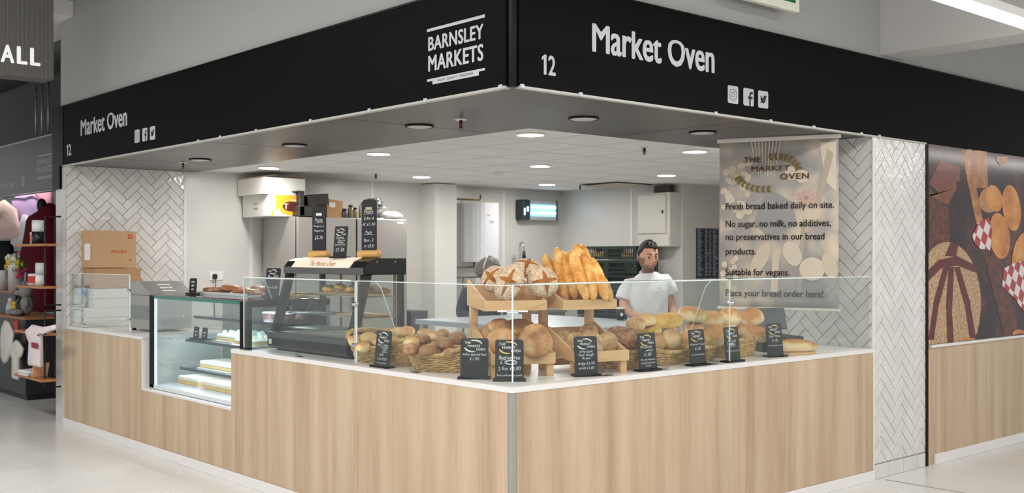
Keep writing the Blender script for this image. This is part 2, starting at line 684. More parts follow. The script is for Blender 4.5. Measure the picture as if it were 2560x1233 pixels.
def logo(mbt, mbg, cx, cy, s, M, grains=0):
    """THE MARKET OVEN between two ears of wheat, s = overall width"""
    text_line(mbt, 'THE', cx - 0.34 * s, cy + 0.10 * s, 0.17 * s, M, 1.0, 0.02, 0.5)
    text_line(mbt, 'MARKET', cx - 0.02 * s, cy - 0.06 * s, 0.17 * s, M, 1.0, 0.02, 0.5)
    text_line(mbt, 'OVEN', cx + 0.30 * s, cy - 0.22 * s, 0.17 * s, M, 1.0, 0.02, 0.5)
    crescent(mbg, cx - 0.02 * s, cy + 0.02 * s, 0.40 * s, PI * 0.62, PI * 0.08, 0.11 * s, M, grains=grains)
    crescent(mbg, cx - 0.06 * s, cy - 0.02 * s, 0.42 * s, PI * 1.08, PI * 1.6, 0.11 * s, M, grains=grains)


# ------------------------------------------------------------------ bread
def dough(a, b, c, p=2.0, amp=0.02, freq=12, seed=0, flat=0.55, n=32, m=22, cuts=0, taper=0.0, lump=0.0):
    mb = MB()
    vs, fs = [], []

    def se(v, e):
        return math.copysign(abs(v) ** e, v)
    e = 2.0 / p
    off = Vector((seed * 7.3, seed * 3.1, seed * 5.7))
    for i in range(m + 1):
        t = PI * i / m
        for k in range(n):
            u = 2 * PI * k / n
            x = se(math.sin(t), e) * se(math.cos(u), e)
            y = se(math.sin(t), e) * se(math.sin(u), e)
            z = se(math.cos(t), e)
            d = Vector((x * a, y * b, z * c))
            q = 1 + amp * 2 * (noise.noise(d * freq + off)) + lump * noise.noise(d * freq * 0.4 + off)
            d *= q
            if taper:
                d.y *= 1 - taper * (x * x)
                d.z *= 1 - taper * (x * x)
            if cuts and z > 0:
                g = math.sin((x * 1.0 + y * 0.35) * cuts * PI)
                d.z += c * 0.10 * (abs(g) ** 0.5 - 0.7) * z
            if d.z < -flat * c:
                d.z = -flat * c + (d.z + flat * c) * 0.12
            vs.append(d)
    for i in range(m):
        for k in range(n):
            k2 = (k + 1) % n
            fs.append((i * n + k, (i + 1) * n + k, (i + 1) * n + k2, i * n + k2))
    mb.add(vs, fs, None, True)
    return mb


BREAD = {}


def bread_mesh(key, m, *args, **kw):
    if key not in BREAD:
        BREAD[key] = dough(*args, **kw).mesh(key, m)
    return BREAD[key]


def bread(name, me, p, rot, label, cat='bread', group=None, sc=1.0):
    o = bpy.data.objects.new(name, me)
    COL.objects.link(o)
    o.location = p
    o.rotation_euler = rot
    o.scale = (sc, sc, sc) if not isinstance(sc, tuple) else sc
    return tag(o, label, cat, group)


# ------------------------------------------------------------------ wicker basket
def rrect(lx, ly, r, n):
    """n points round a rounded rectangle"""
    hx, hy = lx / 2 - r, ly / 2 - r
    segs = [((hx, -hy), -PI / 2), ((hx, hy), 0), ((-hx, hy), PI / 2), ((-hx, -hy), PI)]
    pts = []
    L = [2 * hy, 2 * hx, 2 * hy, 2 * hx]
    tot = sum(L) + 2 * PI * r
    path = []
    for (c, a0), l in zip(segs, L):
        path.append(('a', c, a0, PI / 2 * r))
        path.append(('l', c, a0, l))
    for i in range(n):
        s = tot * i / n
        for k, c, a0, l in path:
            if s <= l or (k, c, a0, l) == path[-1]:
                if k == 'a':
                    a = a0 + s / r
                    pts.append((c[0] + r * math.cos(a), c[1] + r * math.sin(a)))
                else:
                    a = a0 + PI / 2
                    t = (-math.sin(a), math.cos(a))
                    pts.append((c[0] + r * math.cos(a) + t[0] * s, c[1] + r * math.sin(a) + t[1] * s))
                break
            s -= l
    return pts


def basket(label, loc, rz, lx, ly, h, flare=0.05, rise=0.03, group='wicker bread baskets'):
    root = thing('wicker_basket', label, 'basket', loc, rz, group)
    N = 96
    r = min(lx, ly) * 0.34
    bot = rrect(lx, ly, r, N)
    top = rrect(lx + 2 * flare, ly + 2 * flare, r + flare, N)

    def pt(i, t, off=0.0):
        i %= N
        x = bot[i][0] + (top[i][0] - bot[i][0]) * t ** 0.8
        y = bot[i][1] + (top[i][1] - bot[i][1]) * t ** 0.8
        d = Vector((x, y, 0)).normalized()
        hh = h + rise * abs(x / (lx / 2 + flare)) ** 2.0
        return Vector((x, y, hh * t)) + d * off
    wv = MB()
    rows = max(8, int(h / 0.0095))
    for j in range(rows):
        t = (j + 0.5) / rows
        pts = [pt(i, t, 0.0035 * (1 if ((i // 3) + j) % 2 else -1) * (0.4 if i % 3 != 1 else 1)) for i in range(N)]
        wv.tube(pts, h / rows * 0.5, 5, closed=True)
    wv.build('woven_side', WICK, root)
    st = MB()
    for i in range(1, N, 6):
        st.tube([pt(i, 0), pt(i, 0.5), pt(i, 1.0)], 0.0032, 5)
    st.build('stakes', WICK, root)
    rm = MB()
    for s in range(3):
        pts = []
        for i in range(N * 2):
            a = i / 2
            i0 = int(a)
            p = pt(i0, 1).lerp(pt(i0 + 1, 1), a - i0)
            d = Vector((p.x, p.y, 0)).normalized()
            ph = 2 * PI * (i / (N * 2) * 26 + s / 3)
            pts.append(p + d * math.cos(ph) * 0.008 + Vector((0, 0, math.sin(ph) * 0.008 + 0.004)))
        rm.tube(pts, 0.0058, 5, closed=True)
    rm.build('braided_rim', WICK, root)
    bs = MB()
    bs.prism([(p[0] * 0.97, p[1] * 0.97) for p in bot], 0.0, 0.006)
    bs.build('base', WICK, root)
    return root


# ------------------------------------------------------------------ chalkboard on a foot
def sign(label, loc, rz, w, h, lines, gold=False, lg=True, foot=True, group='chalkboard price signs on the counter'):
    root = thing('chalkboard_sign', label, 'sign', loc, rz, group)
    tilt = math.radians(6)
    z0 = 0.012
    if foot:
        MB().box((-w / 2 - 0.012, -0.03, 0), (w / 2 + 0.012, 0.035, 0.012), 0.003).build('foot', BLACKM, root)
    M = Matrix.Translation((0, 0, z0 - 0.001)) @ Matrix.Rotation(-tilt, 4, 'X') @ Matrix.Rotation(PI / 2, 4, 'X')
    r = 0.008
    pl = [(-w / 2, 0), (w / 2, 0), (w / 2, h - r), (w / 2 - r, h), (-w / 2 + r, h), (-w / 2, h - r)]
    MB().prism(pl, -0.0025, 0.0025, M).build('board', CHALK, root)
    MT = M @ Matrix.Translation((0, 0, 0.0034))
    t, g = MB(), MB()
    if lg:
        logo(t, g, 0.0, h * 0.80, w * 0.74, MT)
    for (s, y, size, kw) in lines:
        text_line(t, s, kw.get('x', 0) * w, y * h, size, MT, kw.get('xs', 1.0), kw.get('b', 0.0), kw.get('al', 0.5), 0.12, 0.05)
    t.build('lettering', CHALKW, root)
    if lg:
        o = g.build('wheat_emblem', GOLD if gold else CHALKW, root)
        if gold:
            o['label'] = 'golden ears of wheat'
    return root
# ================================================================== THE SETTING
ZF, ZS, ZT = 0.0, 2.379, 2.918           # floor, soffit, top of the fascia
XW, YB, YD, XC = -6.15, 6.3, 3.33, -4.131   # side wall, rear wall, divider, rear opening
struct(MB().box((-22, -9, -0.1), (9, 16, 0)).build('floor', FLOOR))
j = struct(MB().box((0.05, 3.405, 0.0005), (4.5, 3.417, 0.002)).build('trim_1', mat('floor_joint', (150, 147, 142), 0.7)))
# bulkheads above the fascia
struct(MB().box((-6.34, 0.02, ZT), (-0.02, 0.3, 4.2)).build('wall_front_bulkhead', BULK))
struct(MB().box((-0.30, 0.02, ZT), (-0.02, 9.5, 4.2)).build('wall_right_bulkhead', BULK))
struct(MB().box((-0.02, 3.456, 2.955), (5.0, 3.76, 4.2)).build('trim_2', mat('beam_grey', (188, 187, 184), 0.8, spec=0.2)))
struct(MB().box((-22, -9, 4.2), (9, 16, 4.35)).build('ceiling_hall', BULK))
sl = struct(MB().box((-9.5, -0.35, 3.72), (-6.02, 0.3, 3.86)).build('trim_3', WHITE))
# soffit ring under the fascia
sm = MB()
sm.box((-6.15, 0.025, ZS), (-0.025, 1.25, ZS + 0.08)).box((-1.25, 1.25, ZS), (-0.025, YD, ZS + 0.08))
struct(sm.build('ceiling_soffit', SOFFIT))
MBj = MB()
for x in (-1.62, -3.4, -5.2):
    MBj.box((x - 0.002, 0.02, ZS - 0.0008), (x + 0.002, 1.25, ZS))
MBj.box((-1.25, 2.0, ZS - 0.0008), (0, 2.004, ZS))
struct(MBj.build('trim_4', mat('joint_dark', (60, 58, 55), 0.7)))
# suspended ceiling of the stall
cm = MB()
cm.box((XW, 1.25, ZS + 0.012), (-1.25, 8.0, ZS + 0.06)).box((-1.25, YD, ZS + 0.012), (-0.035, 8.0, ZS + 0.06))
ceil = struct(cm.build('ceiling', CEILT))
gm = MB()
x = -1.255
k = 0
while x > XW:
    gm.box((x - 0.004, 1.25, ZS + 0.0108), (x + 0.004, 8.0, ZS + 0.0125))
    x -= 0.6
y = 1.255
while y < 8.0:
    gm.box((XW, y - 0.004, ZS + 0.0108), (-1.25, y + 0.004, ZS + 0.0125))
    y += 0.6
gm.build('grid', GRID, ceil)
# walls of the stall
struct(MB().box((-6.47, 0.02, 0), (XW, YB + 0.2, ZT)).build('wall_left', PANELW))
struct(MB().box((-6.47, YB, 0), (XC, YB + 0.12, 2.45)).build('wall_rear', PANELW))
struct(MB().box((XC - 0.12, YB + 0.121, 0), (XC, 8.0, 2.45)).build('wall_passage', PANELW))
struct(MB().box((XC, 8.0, 0), (0, 8.1, 2.45)).build('wall_passage_end', PANELW))
struct(MB().box((-1.25, YD + 0.012, 0), (-0.012, 4.07, ZS)).build('wall_right', GROUT))
struct(MB().box((-0.25, 4.07, 0), (-0.03, 9.5, ZT)).build('wall_right_far', WHITE))
struct(MB().box((XW, 4.04, 0), (-5.9, 4.36, ZS)).build('wall_pier', WHITE))
# panel joint strips on the hygienic wall
for n_, y in ((5, 1.86), (6, 3.35), (7, 5.3)):
    struct(MB().box((XW, y - 0.02, 0.92), (XW + 0.004, y + 0.02, ZS)).build('trim_%d' % n_, WHITE))
struct(MB().box((-4.95, YB - 0.004, 0.0), (-4.91, YB, ZS)).build('trim_8', WHITE))


def herring(mb, w, h, M, l=0.2, wd=0.0707, g=0.0022, th=0.008, h0=0.0):
    """herringbone tiles laid at 45 degrees, cut to the rectangle 0..w, h0..h"""
    c = math.sqrt(0.5)

    def clip(poly):
        for ax, lim, s in ((0, g, 1), (0, w - g, -1), (1, h0 + g, 1), (1, h - g, -1)):
            out = []
            for i in range(len(poly)):
                p, q = poly[i - 1], poly[i]
                a, b = (p[ax] - lim) * s, (q[ax] - lim) * s
                if (a >= 0) != (b >= 0):
                    t = a / (a - b)
                    out.append((p[0] + (q[0] - p[0]) * t, p[1] + (q[1] - p[1]) * t))
                if b >= 0:
                    out.append(q)
            poly = out
            if len(poly) < 3:
                return None
        return poly
    na, nb = int(h / (wd * 1.414)) + 6, int(w / (l * 1.414)) + 3
    rnd = random.Random(3)
    for b in range(-2, nb):
        for a in range(-5, na):
            ox, oy = a * wd + b * l, a * wd - b * l
            for (x, y, dx, dy) in ((ox, oy, l, wd), (ox + l, oy + wd - l, wd, l)):
                q = [(x + g, y + g), (x + dx - g, y + g), (x + dx - g, y + dy - g), (x + g, y + dy - g)]
                q = [((p[0] - p[1]) * c, (p[0] + p[1]) * c) for p in q]
                q = clip(q)
                if not q:
                    continue
                t = rnd.uniform(0.8, 1.0) * th
                n = len(q)
                cx, cy = sum(p[0] for p in q) / n, sum(p[1] for p in q) / n
                e = 0.0015
                ins = []
                for p in q:
                    d = math.hypot(p[0] - cx, p[1] - cy) + 1e-6
                    ins.append((p[0] - (p[0] - cx) / d * e, p[1] - (p[1] - cy) / d * e))
                vs = [(p[0], p[1], 0) for p in q] + [(p[0], p[1], t * .8) for p in q] + [(p[0], p[1], t) for p in ins]
                fs = [[i, (i + 1) % n, n + (i + 1) % n, n + i] for i in range(n)] + [[n + i, n + (i + 1) % n, 2 * n + (i + 1) % n, 2 * n + i] for i in range(n)] + [[2 * n + i for i in range(n)]]
                mb.add(vs, fs, M)


# left tiled wall (faces +X), divider (faces -Y), pillar face (faces +X)
tm = MB()
herring(tm, 1.13, ZS - 0.88, frame((XW + 0.006, 0.0, 0.88), (0, 1, 0), (0, 0, 1)))
wl = struct(MB().box((XW, 0, 0.88), (XW + 0.007, 1.13, ZS)).build('wall_left_tiled', GROUT))
tm.build('herringbone_tiles', TILE, wl)
struct(MB().box((XW, 1.13, 0.9), (XW + 0.016, 1.15, ZS)).build('trim_9', WHITE))
tm = MB()
herring(tm, 1.25, ZS - 0.88, frame((-1.25, YD + 0.012, 0.88), (1, 0, 0), (0, 0, 1)))
wd_ = bpy.data.objects['wall_right']
tm.build('herringbone_tiles', TILE, wd_)
tm = MB()
MP = frame((-0.012, YD + 0.02, 0), (0, 1, 0), (0, 0, 1))
herring(tm, 0.722, ZS, MP, h0=0.105)
for k in range(4):
    a, b = k * 0.2 + 0.002, min(k * 0.2 + 0.198, 0.72)
    tm.box((a, 0.002, 0), (b, 0.1, 0.008), 0, MP)
tm.build('pillar_tiles', TILE, wd_)
struct(MB().box((-0.014, YD, 0), (0.002, YD + 0.018, ZS), 0.003).build('trim_10', WHITE))
struct(MB().box((-0.03, 4.066, 0), (0.002, 4.10, ZS), 0).build('trim_11', BLACKG))
# right part: oak panel, ledge, skirting below the picture
struct(MB().box((-0.05, 4.10, 0), (-0.004, 9.5, 0.868)).build('wall_right_panel', OAK))
struct(MB().box((-0.05, 4.14, 0.868), (0.012, 9.5, 0.89), 0.004).build('trim_12', SKIRT))
struct(MB().box((-0.004, 4.19, 0), (0.016, 9.5, 0.075), 0.004).build('baseboard_right', SKIRT))
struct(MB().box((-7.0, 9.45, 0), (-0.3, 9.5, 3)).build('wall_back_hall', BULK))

# ------------------------------------------------------------------ fascia signs
fl = thing('fascia_sign', 'long black fascia over the left side of the bakery stall, reading Market Oven', 'sign', (-3.1, 0, ZS))
fm = MB()
for a, b in ((-6.22, -4.4), (-4.4, -2.2), (-2.2, -0.046)):
    fm.box((a + 0.001 + 3.1, 0.0, 0.004), (b - 0.001 + 3.1, 0.02, ZT - ZS))
fm.build('fascia_board', BLACKF, fl)
MB().box((-6.30 + 3.1, -0.004, -0.002), (-6.22 + 3.1, 0.3, ZT - ZS)).build('end_post', BLACKG, fl)
MB().box((-6.50 + 3.1, -0.004, 2.17 - ZS), (-6.305 + 3.1, 0.018, ZT - ZS + 0.01)).build('end_return', BLACKG, fl)
MB().box((-6.22 + 3.1, -0.003, -0.008), (-0.05 + 3.1, 0.03, 0.004)).build('bottom_edge_strip', mat('pale_edge', (176, 174, 168), 0.4), fl)
MB().box((-6.30 + 3.1, -0.004, ZT - ZS), (0 + 3.1, 0.3, ZT - ZS + 0.012)).build('top_edge', BLACKG, fl)
ML = frame((3.1, -0.0012, -ZS), (1, 0, 0), (0, 0, 1))       # x = world x, y = world z


def icon_set(mb, ink, cells, z0, z1, M):
    """camera outline, letter f and small bird, each on a rounded square"""
    for k, (a, b) in enumerate(cells):
        wd, hh = b - a, z1 - z0
        rr = 0.008
        pl = [(a + rr, z0), (b - rr, z0), (b, z0 + rr), (b, z1 - rr), (b - rr, z1), (a + rr, z1), (a, z1 - rr), (a, z0 + rr)]
        mb.poly([(p[0], p[1], 0) for p in pl], M)
        cx, cz = (a + b) / 2, (z0 + z1) / 2
        MI = M @ Matrix.Translation((0, 0, 0.0007))
        if k == 0:
            for (rx, n, w_, cx_, sq) in ((0.30, 32, 0.022, cx, 1), (0.145, 20, 0.022, cx, 0)):
                for i in range(n):
                    q = []
                    for (jj, s) in ((i, 1), (i + 1, 1), (i + 1, -1), (i, -1)):
                        an = 2 * PI * jj / n
                        e = 0.5 if sq else 1.0
                        X = math.copysign(abs(math.cos(an)) ** e, math.cos(an)) * (rx + s * w_ / 2)
                        Y = math.copysign(abs(math.sin(an)) ** e, math.sin(an)) * (rx + s * w_ / 2)
                        q.append((cx_ + X * wd, cz + Y * hh, 0))
                    ink.poly(q, MI)
            ink.poly([(cx + wd * (0.17 + 0.03 * math.cos(t)), cz + hh * (0.17 + 0.03 * math.sin(t)), 0) for t in [i * PI / 4 for i in range(8)]], MI)
        elif k == 1:
            s = lambda u, v: (a + wd * u, z0 + hh * v, 0)
            ink.poly([s(.56, 0), s(.70, 0), s(.70, .42), s(.56, .42)], MI)
            ink.poly([s(.44, .40), s(.86, .40), s(.88, .54), s(.44, .54)], MI)
            ink.poly([s(.56, .5), s(.70, .5), s(.70, .62), s(.76, .70), s(.90, .70), s(.90, .83), s(.72, .83), s(.60, .76), s(.56, .64)], MI)
        else:
            s = lambda u, v: (a + wd * u, z0 + hh * v, 0)
            ink.poly([s(.20, .30), s(.38, .29), s(.30, .40)], MI)
            ink.poly([s(.38, .29), s(.55, .27), s(.68, .36), s(.76, .52), s(.77, .66), s(.70, .74), s(.60, .75), s(.52, .67), s(.50, .56), s(.36, .42), s(.30, .36)], MI)
            ink.poly([s(.22, .72), s(.24, .56), s(.36, .44), s(.52, .56), s(.38, .60)], MI)
            ink.poly([s(.74, .72), s(.88, .74), s(.77, .62)], MI)
            ink.poly([s(.20, .52), s(.28, .40), s(.44, .40), s(.34, .52)], MI)


def twelve(mb, x0, x1, z0, z1, M):
    h, wd = z1 - z0, x1 - x0
    k = lambda a, b: (x0 + wd * a, z0 + h * b, 0)
    mb.poly([k(.14, 0), k(.34, 0), k(.34, 1), k(.20, 1), k(.0, .86), k(.0, .70), k(.14, .79)], M)
    text_fit(mb, '2', x0 + wd * .46, x1, z0, z1, M, 0.03)


t = MB()
text_fit(t, 'Market Oven', -5.771, -4.729, 2.61, 2.752, ML, 0.03, xh=(0.62, 0.74))
t.build('shop_name', SIGNW, fl)
t = MB()
twelve(t, -6.123, -6.005, 2.461, 2.562, ML)
t.build('unit_number', SIGNW, fl)
t, u = MB(), MB()
icon_set(t, u, ((-4.575, -4.475), (-4.424, -4.325), (-4.278, -4.178)), 2.456, 2.560, ML)
ic = t.build('social_icons', SIGNW, fl)
u.build('icon_marks', SIGNK, ic)


def bm_logo(t, u, M, x0, x1):
    W_ = x1 - x0
    X = lambda v: x0 + W_ * v
    t.poly([(X(0), 2.742, 0), (X(1), 2.742, 0), (X(1), 2.758, 0), (X(0), 2.758, 0)], M)
    text_fit(t, 'BARNSLEY', X(0.022), X(0.976), 2.638, 2.714, M, 0.035, spacing=1.06)
    text_fit(t, 'MARKETS', X(0.022), X(0.976), 2.529, 2.614, M, 0.035, spacing=1.06)
    t.poly([(X(0), 2.477, 0), (X(0.1), 2.477, 0), (X(0.1), 2.458, 0), (X(0.9), 2.458, 0), (X(0.9), 2.477, 0), (X(1), 2.477, 0), (X(1), 2.490, 0), (X(0), 2.490, 0)], M)
    text_fit(u, 'VALUE · QUALITY · TRADITION', X(0.19), X(0.80), 2.467, 2.480, M @ Matrix.Translation((0, 0, 0.0007)), 0.0)


t, u = MB(), MB()
bm_logo(t, u, ML, -0.682, -0.202)
o = t.build('market_emblem', SIGNW, fl)
u.build('emblem_strapline', SIGNK, o)
fr = thing('fascia_sign', 'black fascia over the right side of the bakery stall, reading 12 Market Oven', 'sign', (0, 3.0, ZS))
fm = MB()
for a, b in ((0.046, 2.15), (2.15, 4.4), (4.4, 9.5)):
    fm.box((-0.02, a + 0.001 - 3, 0.004), (0, b - 0.001 - 3, ZT - ZS))
fm.build('fascia_board', BLACKF, fr)
MB().box((-0.03, 0.05 - 3, -0.008), (0.003, 4.07 - 3, 0.004)).build('bottom_edge_strip', MATS['pale_edge'], fr)
MB().box((-0.3, 0 - 3, ZT - ZS), (0.004, 9.5 - 3, ZT - ZS + 0.012)).build('top_edge', BLACKG, fr)
MR = frame((0.0012, -3.0, -ZS), (0, 1, 0), (0, 0, 1))
t = MB()
text_fit(t, 'Market Oven', 0.555, 1.574, 2.611, 2.762, MR, 0.03, xh=(0.62, 0.74))
t.build('shop_name', SIGNW, fr)
t = MB()
twelve(t, 0.197, 0.293, 2.455, 2.555, MR)
t.build('unit_number', SIGNW, fr)
t, u = MB(), MB()
icon_set(t, u, ((1.698, 1.80), (1.85, 1.954), (1.998, 2.102)), 2.454, 2.559, MR)
ic = t.build('social_icons', SIGNW, fr)
u.build('icon_marks', SIGNK, ic)
struct(MB().box((-0.046, 0.010, ZS - 0.002), (-0.010, 0.046, ZT)).build('trim_13', BLACKG))
# clear clips along the lower edge of the fascia
cl = MB().box((-0.012, -0.006, -0.008), (0.012, 0.004, 0.012), 0.002).mesh('clip', mat('clear_clip', (190, 195, 205), 0.15))
for n_, px in enumerate((497, 552, 642, 778, 925, 1065, 1253)):
    p = ony(px, 215 + (1259 - px) * 0.18, 0)
    o = bpy.data.objects.new('fascia_clip', cl)
    COL.objects.link(o)
    o.location = (p.x, -0.004, ZS)
    tag(o, 'small clear clip on the lower edge of the left-hand black fascia', 'clip', 'clips on the left fascia edge')
for px in (1304, 1450, 1788, 1925, 2033, 2152, 2197):
    p = onx(px, 213 + (px - 1300) * 0.141, 0)
    o = bpy.data.objects.new('fascia_clip', cl)
    COL.objects.link(o)
    o.location = (0.004, p.y, ZS)
    o.rotation_euler = (0, 0, PI / 2)
    tag(o, 'small clear clip on the lower edge of the right-hand black fascia', 'clip', 'clips on the right fascia edge')

# ------------------------------------------------------------------ lamps
LIT = [(-1.56, 1.55, 'nearest the soffit corner'), (-3.41, 1.56, 'second from the corner along the soffit'), (-1.57, 3.345, 'beside the hanging banner'), (-5.27, 1.58, 'above the white boxes on the fridge'),
       (-5.25, 3.37, 'over the fridge, left of the pier'), (-3.41, 3.365, 'in the middle of the stall ceiling'), (-5.26, 5.2, 'near the insect killer'), (-3.39, 5.14, 'near the electrical cabinet')]
ring = MB().lathe([(0.097, 0.0), (0.103, -0.005), (0.104, -0.010), (0.094, -0.011)], 32, cap=False).mesh('bezel', WHITE)
disc = MB().lathe([(0.0001, -0.0095), (0.094, -0.009)], 32).mesh('diffuser', LEDW)
ringb = MB().lathe([(0.086, 0.0), (0.094, -0.004), (0.094, -0.010), (0.084, -0.011)], 32, cap=False).mesh('bezel_black', BLACKM)
disco = MB().lathe([(0.0001, -0.013), (0.07, -0.0125), (0.084, -0.009)], 32).mesh('diffuser_off', LAMPOFF)


def lamp(x, y, z, label, on=True):
    r = thing('ceiling_downlight', label, 'ceiling light', (x, y, z), 0, 'lit downlights' if on else 'unlit soffit downlights')
    for nm, me in (('bezel', ring if on else ringb), ('diffuser', disc if on else disco)):
        o = bpy.data.objects.new(nm, me)
        COL.objects.link(o)
        o.parent = r


for x, y, s in LIT:
    lamp(x, y, ZS + 0.012, 'round lit white downlight ' + s)
for x, y, s in ((-4.76, 0.645, 'leftmost of the soffit lamps'), (-3.17, 0.64, 'second soffit lamp from the left'), (-1.6, 0.63, 'left of the sprinkler by the corner'), (-0.64, 1.14, 'right of the soffit corner'), (-0.63, 2.26, 'just left of the hanging banner')):
    lamp(x, y, ZS, 'unlit black-rimmed downlight in the grey soffit, ' + s, False)
for x, y, z, s in ((-5.16, 0.675, ZS, 'in the soffit above the tiled left wall'), (-1.18, 0.63, ZS, 'in the soffit near the fascia corner'), (-5.24, 2.78, ZS + 0.012, 'in the white ceiling above the fridge'), (-1.644, 2.82, ZS + 0.012, 'in the white ceiling left of the banner'), (-5.15, 5.64, ZS + 0.012, 'in the white ceiling over the crates')):
    r = thing('sprinkler_head', 'small fire sprinkler ' + s, 'sprinkler', (x, y, z), 0, 'sprinkler heads')
    MB().lathe([(0.0001, -0.006), (0.036, -0.006), (0.04, 0.0)], 20).build('cover_plate', mat('sprinkler_plate', (214, 210, 204), 0.3), r)
    MB().cyl(0.009, -0.034, -0.006, 10).tube([(-0.011, 0, -0.012), (-0.012, 0, -0.04), (0, 0, -0.052), (0.012, 0, -0.04), (0.011, 0, -0.012)], 0.0035, 6).lathe([(0.0001, -0.056), (0.014, -0.055), (0.014, -0.052), (0.0001, -0.051)], 12).build('nozzle', mat('sprinkler_metal', (58, 50, 44), 0.4, 0.6), r)
    MB().cyl(0.004, -0.047, -0.02, 8).build('red_bulb', RED, r)
r = thing('smoke_detector', 'round white smoke detector on the stall ceiling', 'smoke detector', (-4.25, 3.58, ZS + 0.012))
MB().lathe([(0.05, 0), (0.05, -0.014), (0.038, -0.03), (0.02, -0.04), (0.0001, -0.042)], 24).build('housing', WHITE, r)
MB().lathe([(0.055, 0), (0.058, -0.006), (0.05, -0.008)], 24).build('mounting_base', WHITE, r)
r = thing('ceiling_hatch', 'ceiling tile lifted ajar beside the electrical cabinet', 'ceiling hatch', (-4.72, 5.8, ZS))
MB().box((-0.28, -0.28, -0.012), (0.28, 0.28, -0.004), 0, Matrix.Rotation(math.radians(-2.5), 4, 'Y')).build('tile', mat('hatch_tile', (182, 178, 164), 0.8), r)
MB().box((-0.30, -0.30, 0.0), (0.30, -0.27, 0.006)).box((-0.30, 0.27, 0.0), (0.30, 0.3, 0.006)).box((-0.30, -0.3, 0.0), (-0.27, 0.3, 0.006)).box((0.27, -0.3, 0.0), (0.3, 0.3, 0.006)).build('dark_gap', BLACKM, r)
# LED battens of the hall
for x, y0, y1, z, lb in ((1.16, -3.0, 3.28, 2.92, 'long bright white light batten hanging at the top right'), (3.3, 4.4, 14, 2.95, 'long light batten further along the aisle')):
    r = thing('light_batten', lb, 'ceiling light', (x, (y0 + y1) / 2, z), 0)
    L = (y1 - y0) / 2
    MB().box((-0.055, -L, 0.004), (0.055, L, 0.06), 0.006).build('housing', WHITE, r)
    MB().box((-0.05, -L, -0.012), (0.05, L, 0.004), 0.005).build('diffuser', mat('batten_lit', (255, 253, 248), 0.5, emit=22), r)
    MB().cyl(0.004, 0.06, 4.198 - z, 6, Matrix.Translation((0, -L * 0.7, 0))).cyl(0.004, 0.06, 4.198 - z, 6, Matrix.Translation((0, L * 0.7, 0))).build('suspension_rods', STEEL, r)
# green exit sign, hanging over the aisle at the top edge
r = thing('exit_sign', 'green and white emergency exit sign hanging at the top edge', 'sign', (0.10, 1.98, 3.05))
MB().box((-0.02, -0.40, 0.0), (0.02, 0.28, 0.32), 0.004).build('sign_case', mat('exit_white', (222, 222, 206), 0.4), r)
MB().box((0.0202, -0.37, 0.05), (0.022, 0.235, 0.30)).build('green_panel', mat('exit_green', (10, 92, 66), 0.4), r)
MB().cyl(0.005, 0.32, 1.15, 6, Matrix.Translation((0, -0.3, 0))).cyl(0.005, 0.32, 1.15, 6, Matrix.Translation((0, 0.2, 0))).build('hanging_rods', STEEL, r)

# ------------------------------------------------------------------ counter
ct = thing('serving_counter', 'L-shaped oak-fronted bakery counter with a white skirting', 'counter', (-1.5, 0.4, 0))
Mc = Matrix.Translation((1.5, -0.4, 0))
cb = MB()
cb.box((-6.145, 0.018, 0.0), (-4.46, 0.70, 0.882), 0, Mc).box((-4.46, 0.018, 0.0), (-2.90, 0.70, 0.46), 0, Mc).box((-2.90, 0.018, 0.0), (-2.75, 0.044, 0.882), 0, Mc).box((-2.75, 0.018, 0.0), (-0.03, 0.70, 0.882), 0, Mc).box((-0.7, 0.7, 0.0), (-0.018, 3.32, 0.882), 0, Mc)
cb.build('carcass', mat('carcass_white', (206, 204, 200), 0.5), ct)
f1 = MB()
for a, b in ((-6.19, -4.43), (-2.918, -1.35), (-1.35, -0.03)):
    f1.box((a + 0.0006, 0.0, 0.07), (b - 0.0006, 0.018, 0.882), 0, Mc)
f1.box((-4.43, 0.0, 0.07), (-2.918, 0.018, 0.497), 0, Mc)
f1.build('front_panel', OAK, ct)
f2 = MB()
for a, b in ((0.03, 1.75), (1.75, 3.325)):
    f2.box((-0.018, a + 0.0006, 0.07), (0.0, b - 0.0006, 0.882), 0, Mc)
f2.build('front_panel', OAK, ct)
MB().box((-0.03, 0.0, 0.0), (0.0, 0.03, 0.882), 0.003, Mc).build('corner_trim', mat('aluminium_trim', (166, 165, 160), 0.35, 0.5), ct)
MB().box((-4.44, -0.001, 0.49), (-4.42, 0.65, 0.882), 0.002, Mc).box((-4.42, -0.001, 0.485), (-2.918, 0.05, 0.50), 0.002, Mc).build('recess_lining', STONE, ct)
MB().box((-6.2, -0.014, 0.0), (0.014, 0.0, 0.07), 0.003, Mc).build('skirting', SKIRT, ct)
MB().box((0.0, -0.0, 0.0), (0.014, 3.33, 0.07), 0.003, Mc).build('skirting', SKIRT, ct)
wt = tag(MB().box((-6.14, -0.003, 0.8825), (-4.43, 0.78, 0.91), 0.004).build('worktop', STONE), 'short white worktop under the white boxes at the left end', 'worktop')
wp = MB().prism([(-2.918, -0.003), (0.003, -0.003), (0.003, 3.328), (-0.78, 3.328), (-0.78, 0.78), (-2.76, 0.78), (-2.76, 0.046), (-2.918, 0.046)], 0.8825, 0.91)
tag(wp.build('worktop', STONE), 'long white L-shaped worktop carrying the breads', 'worktop')

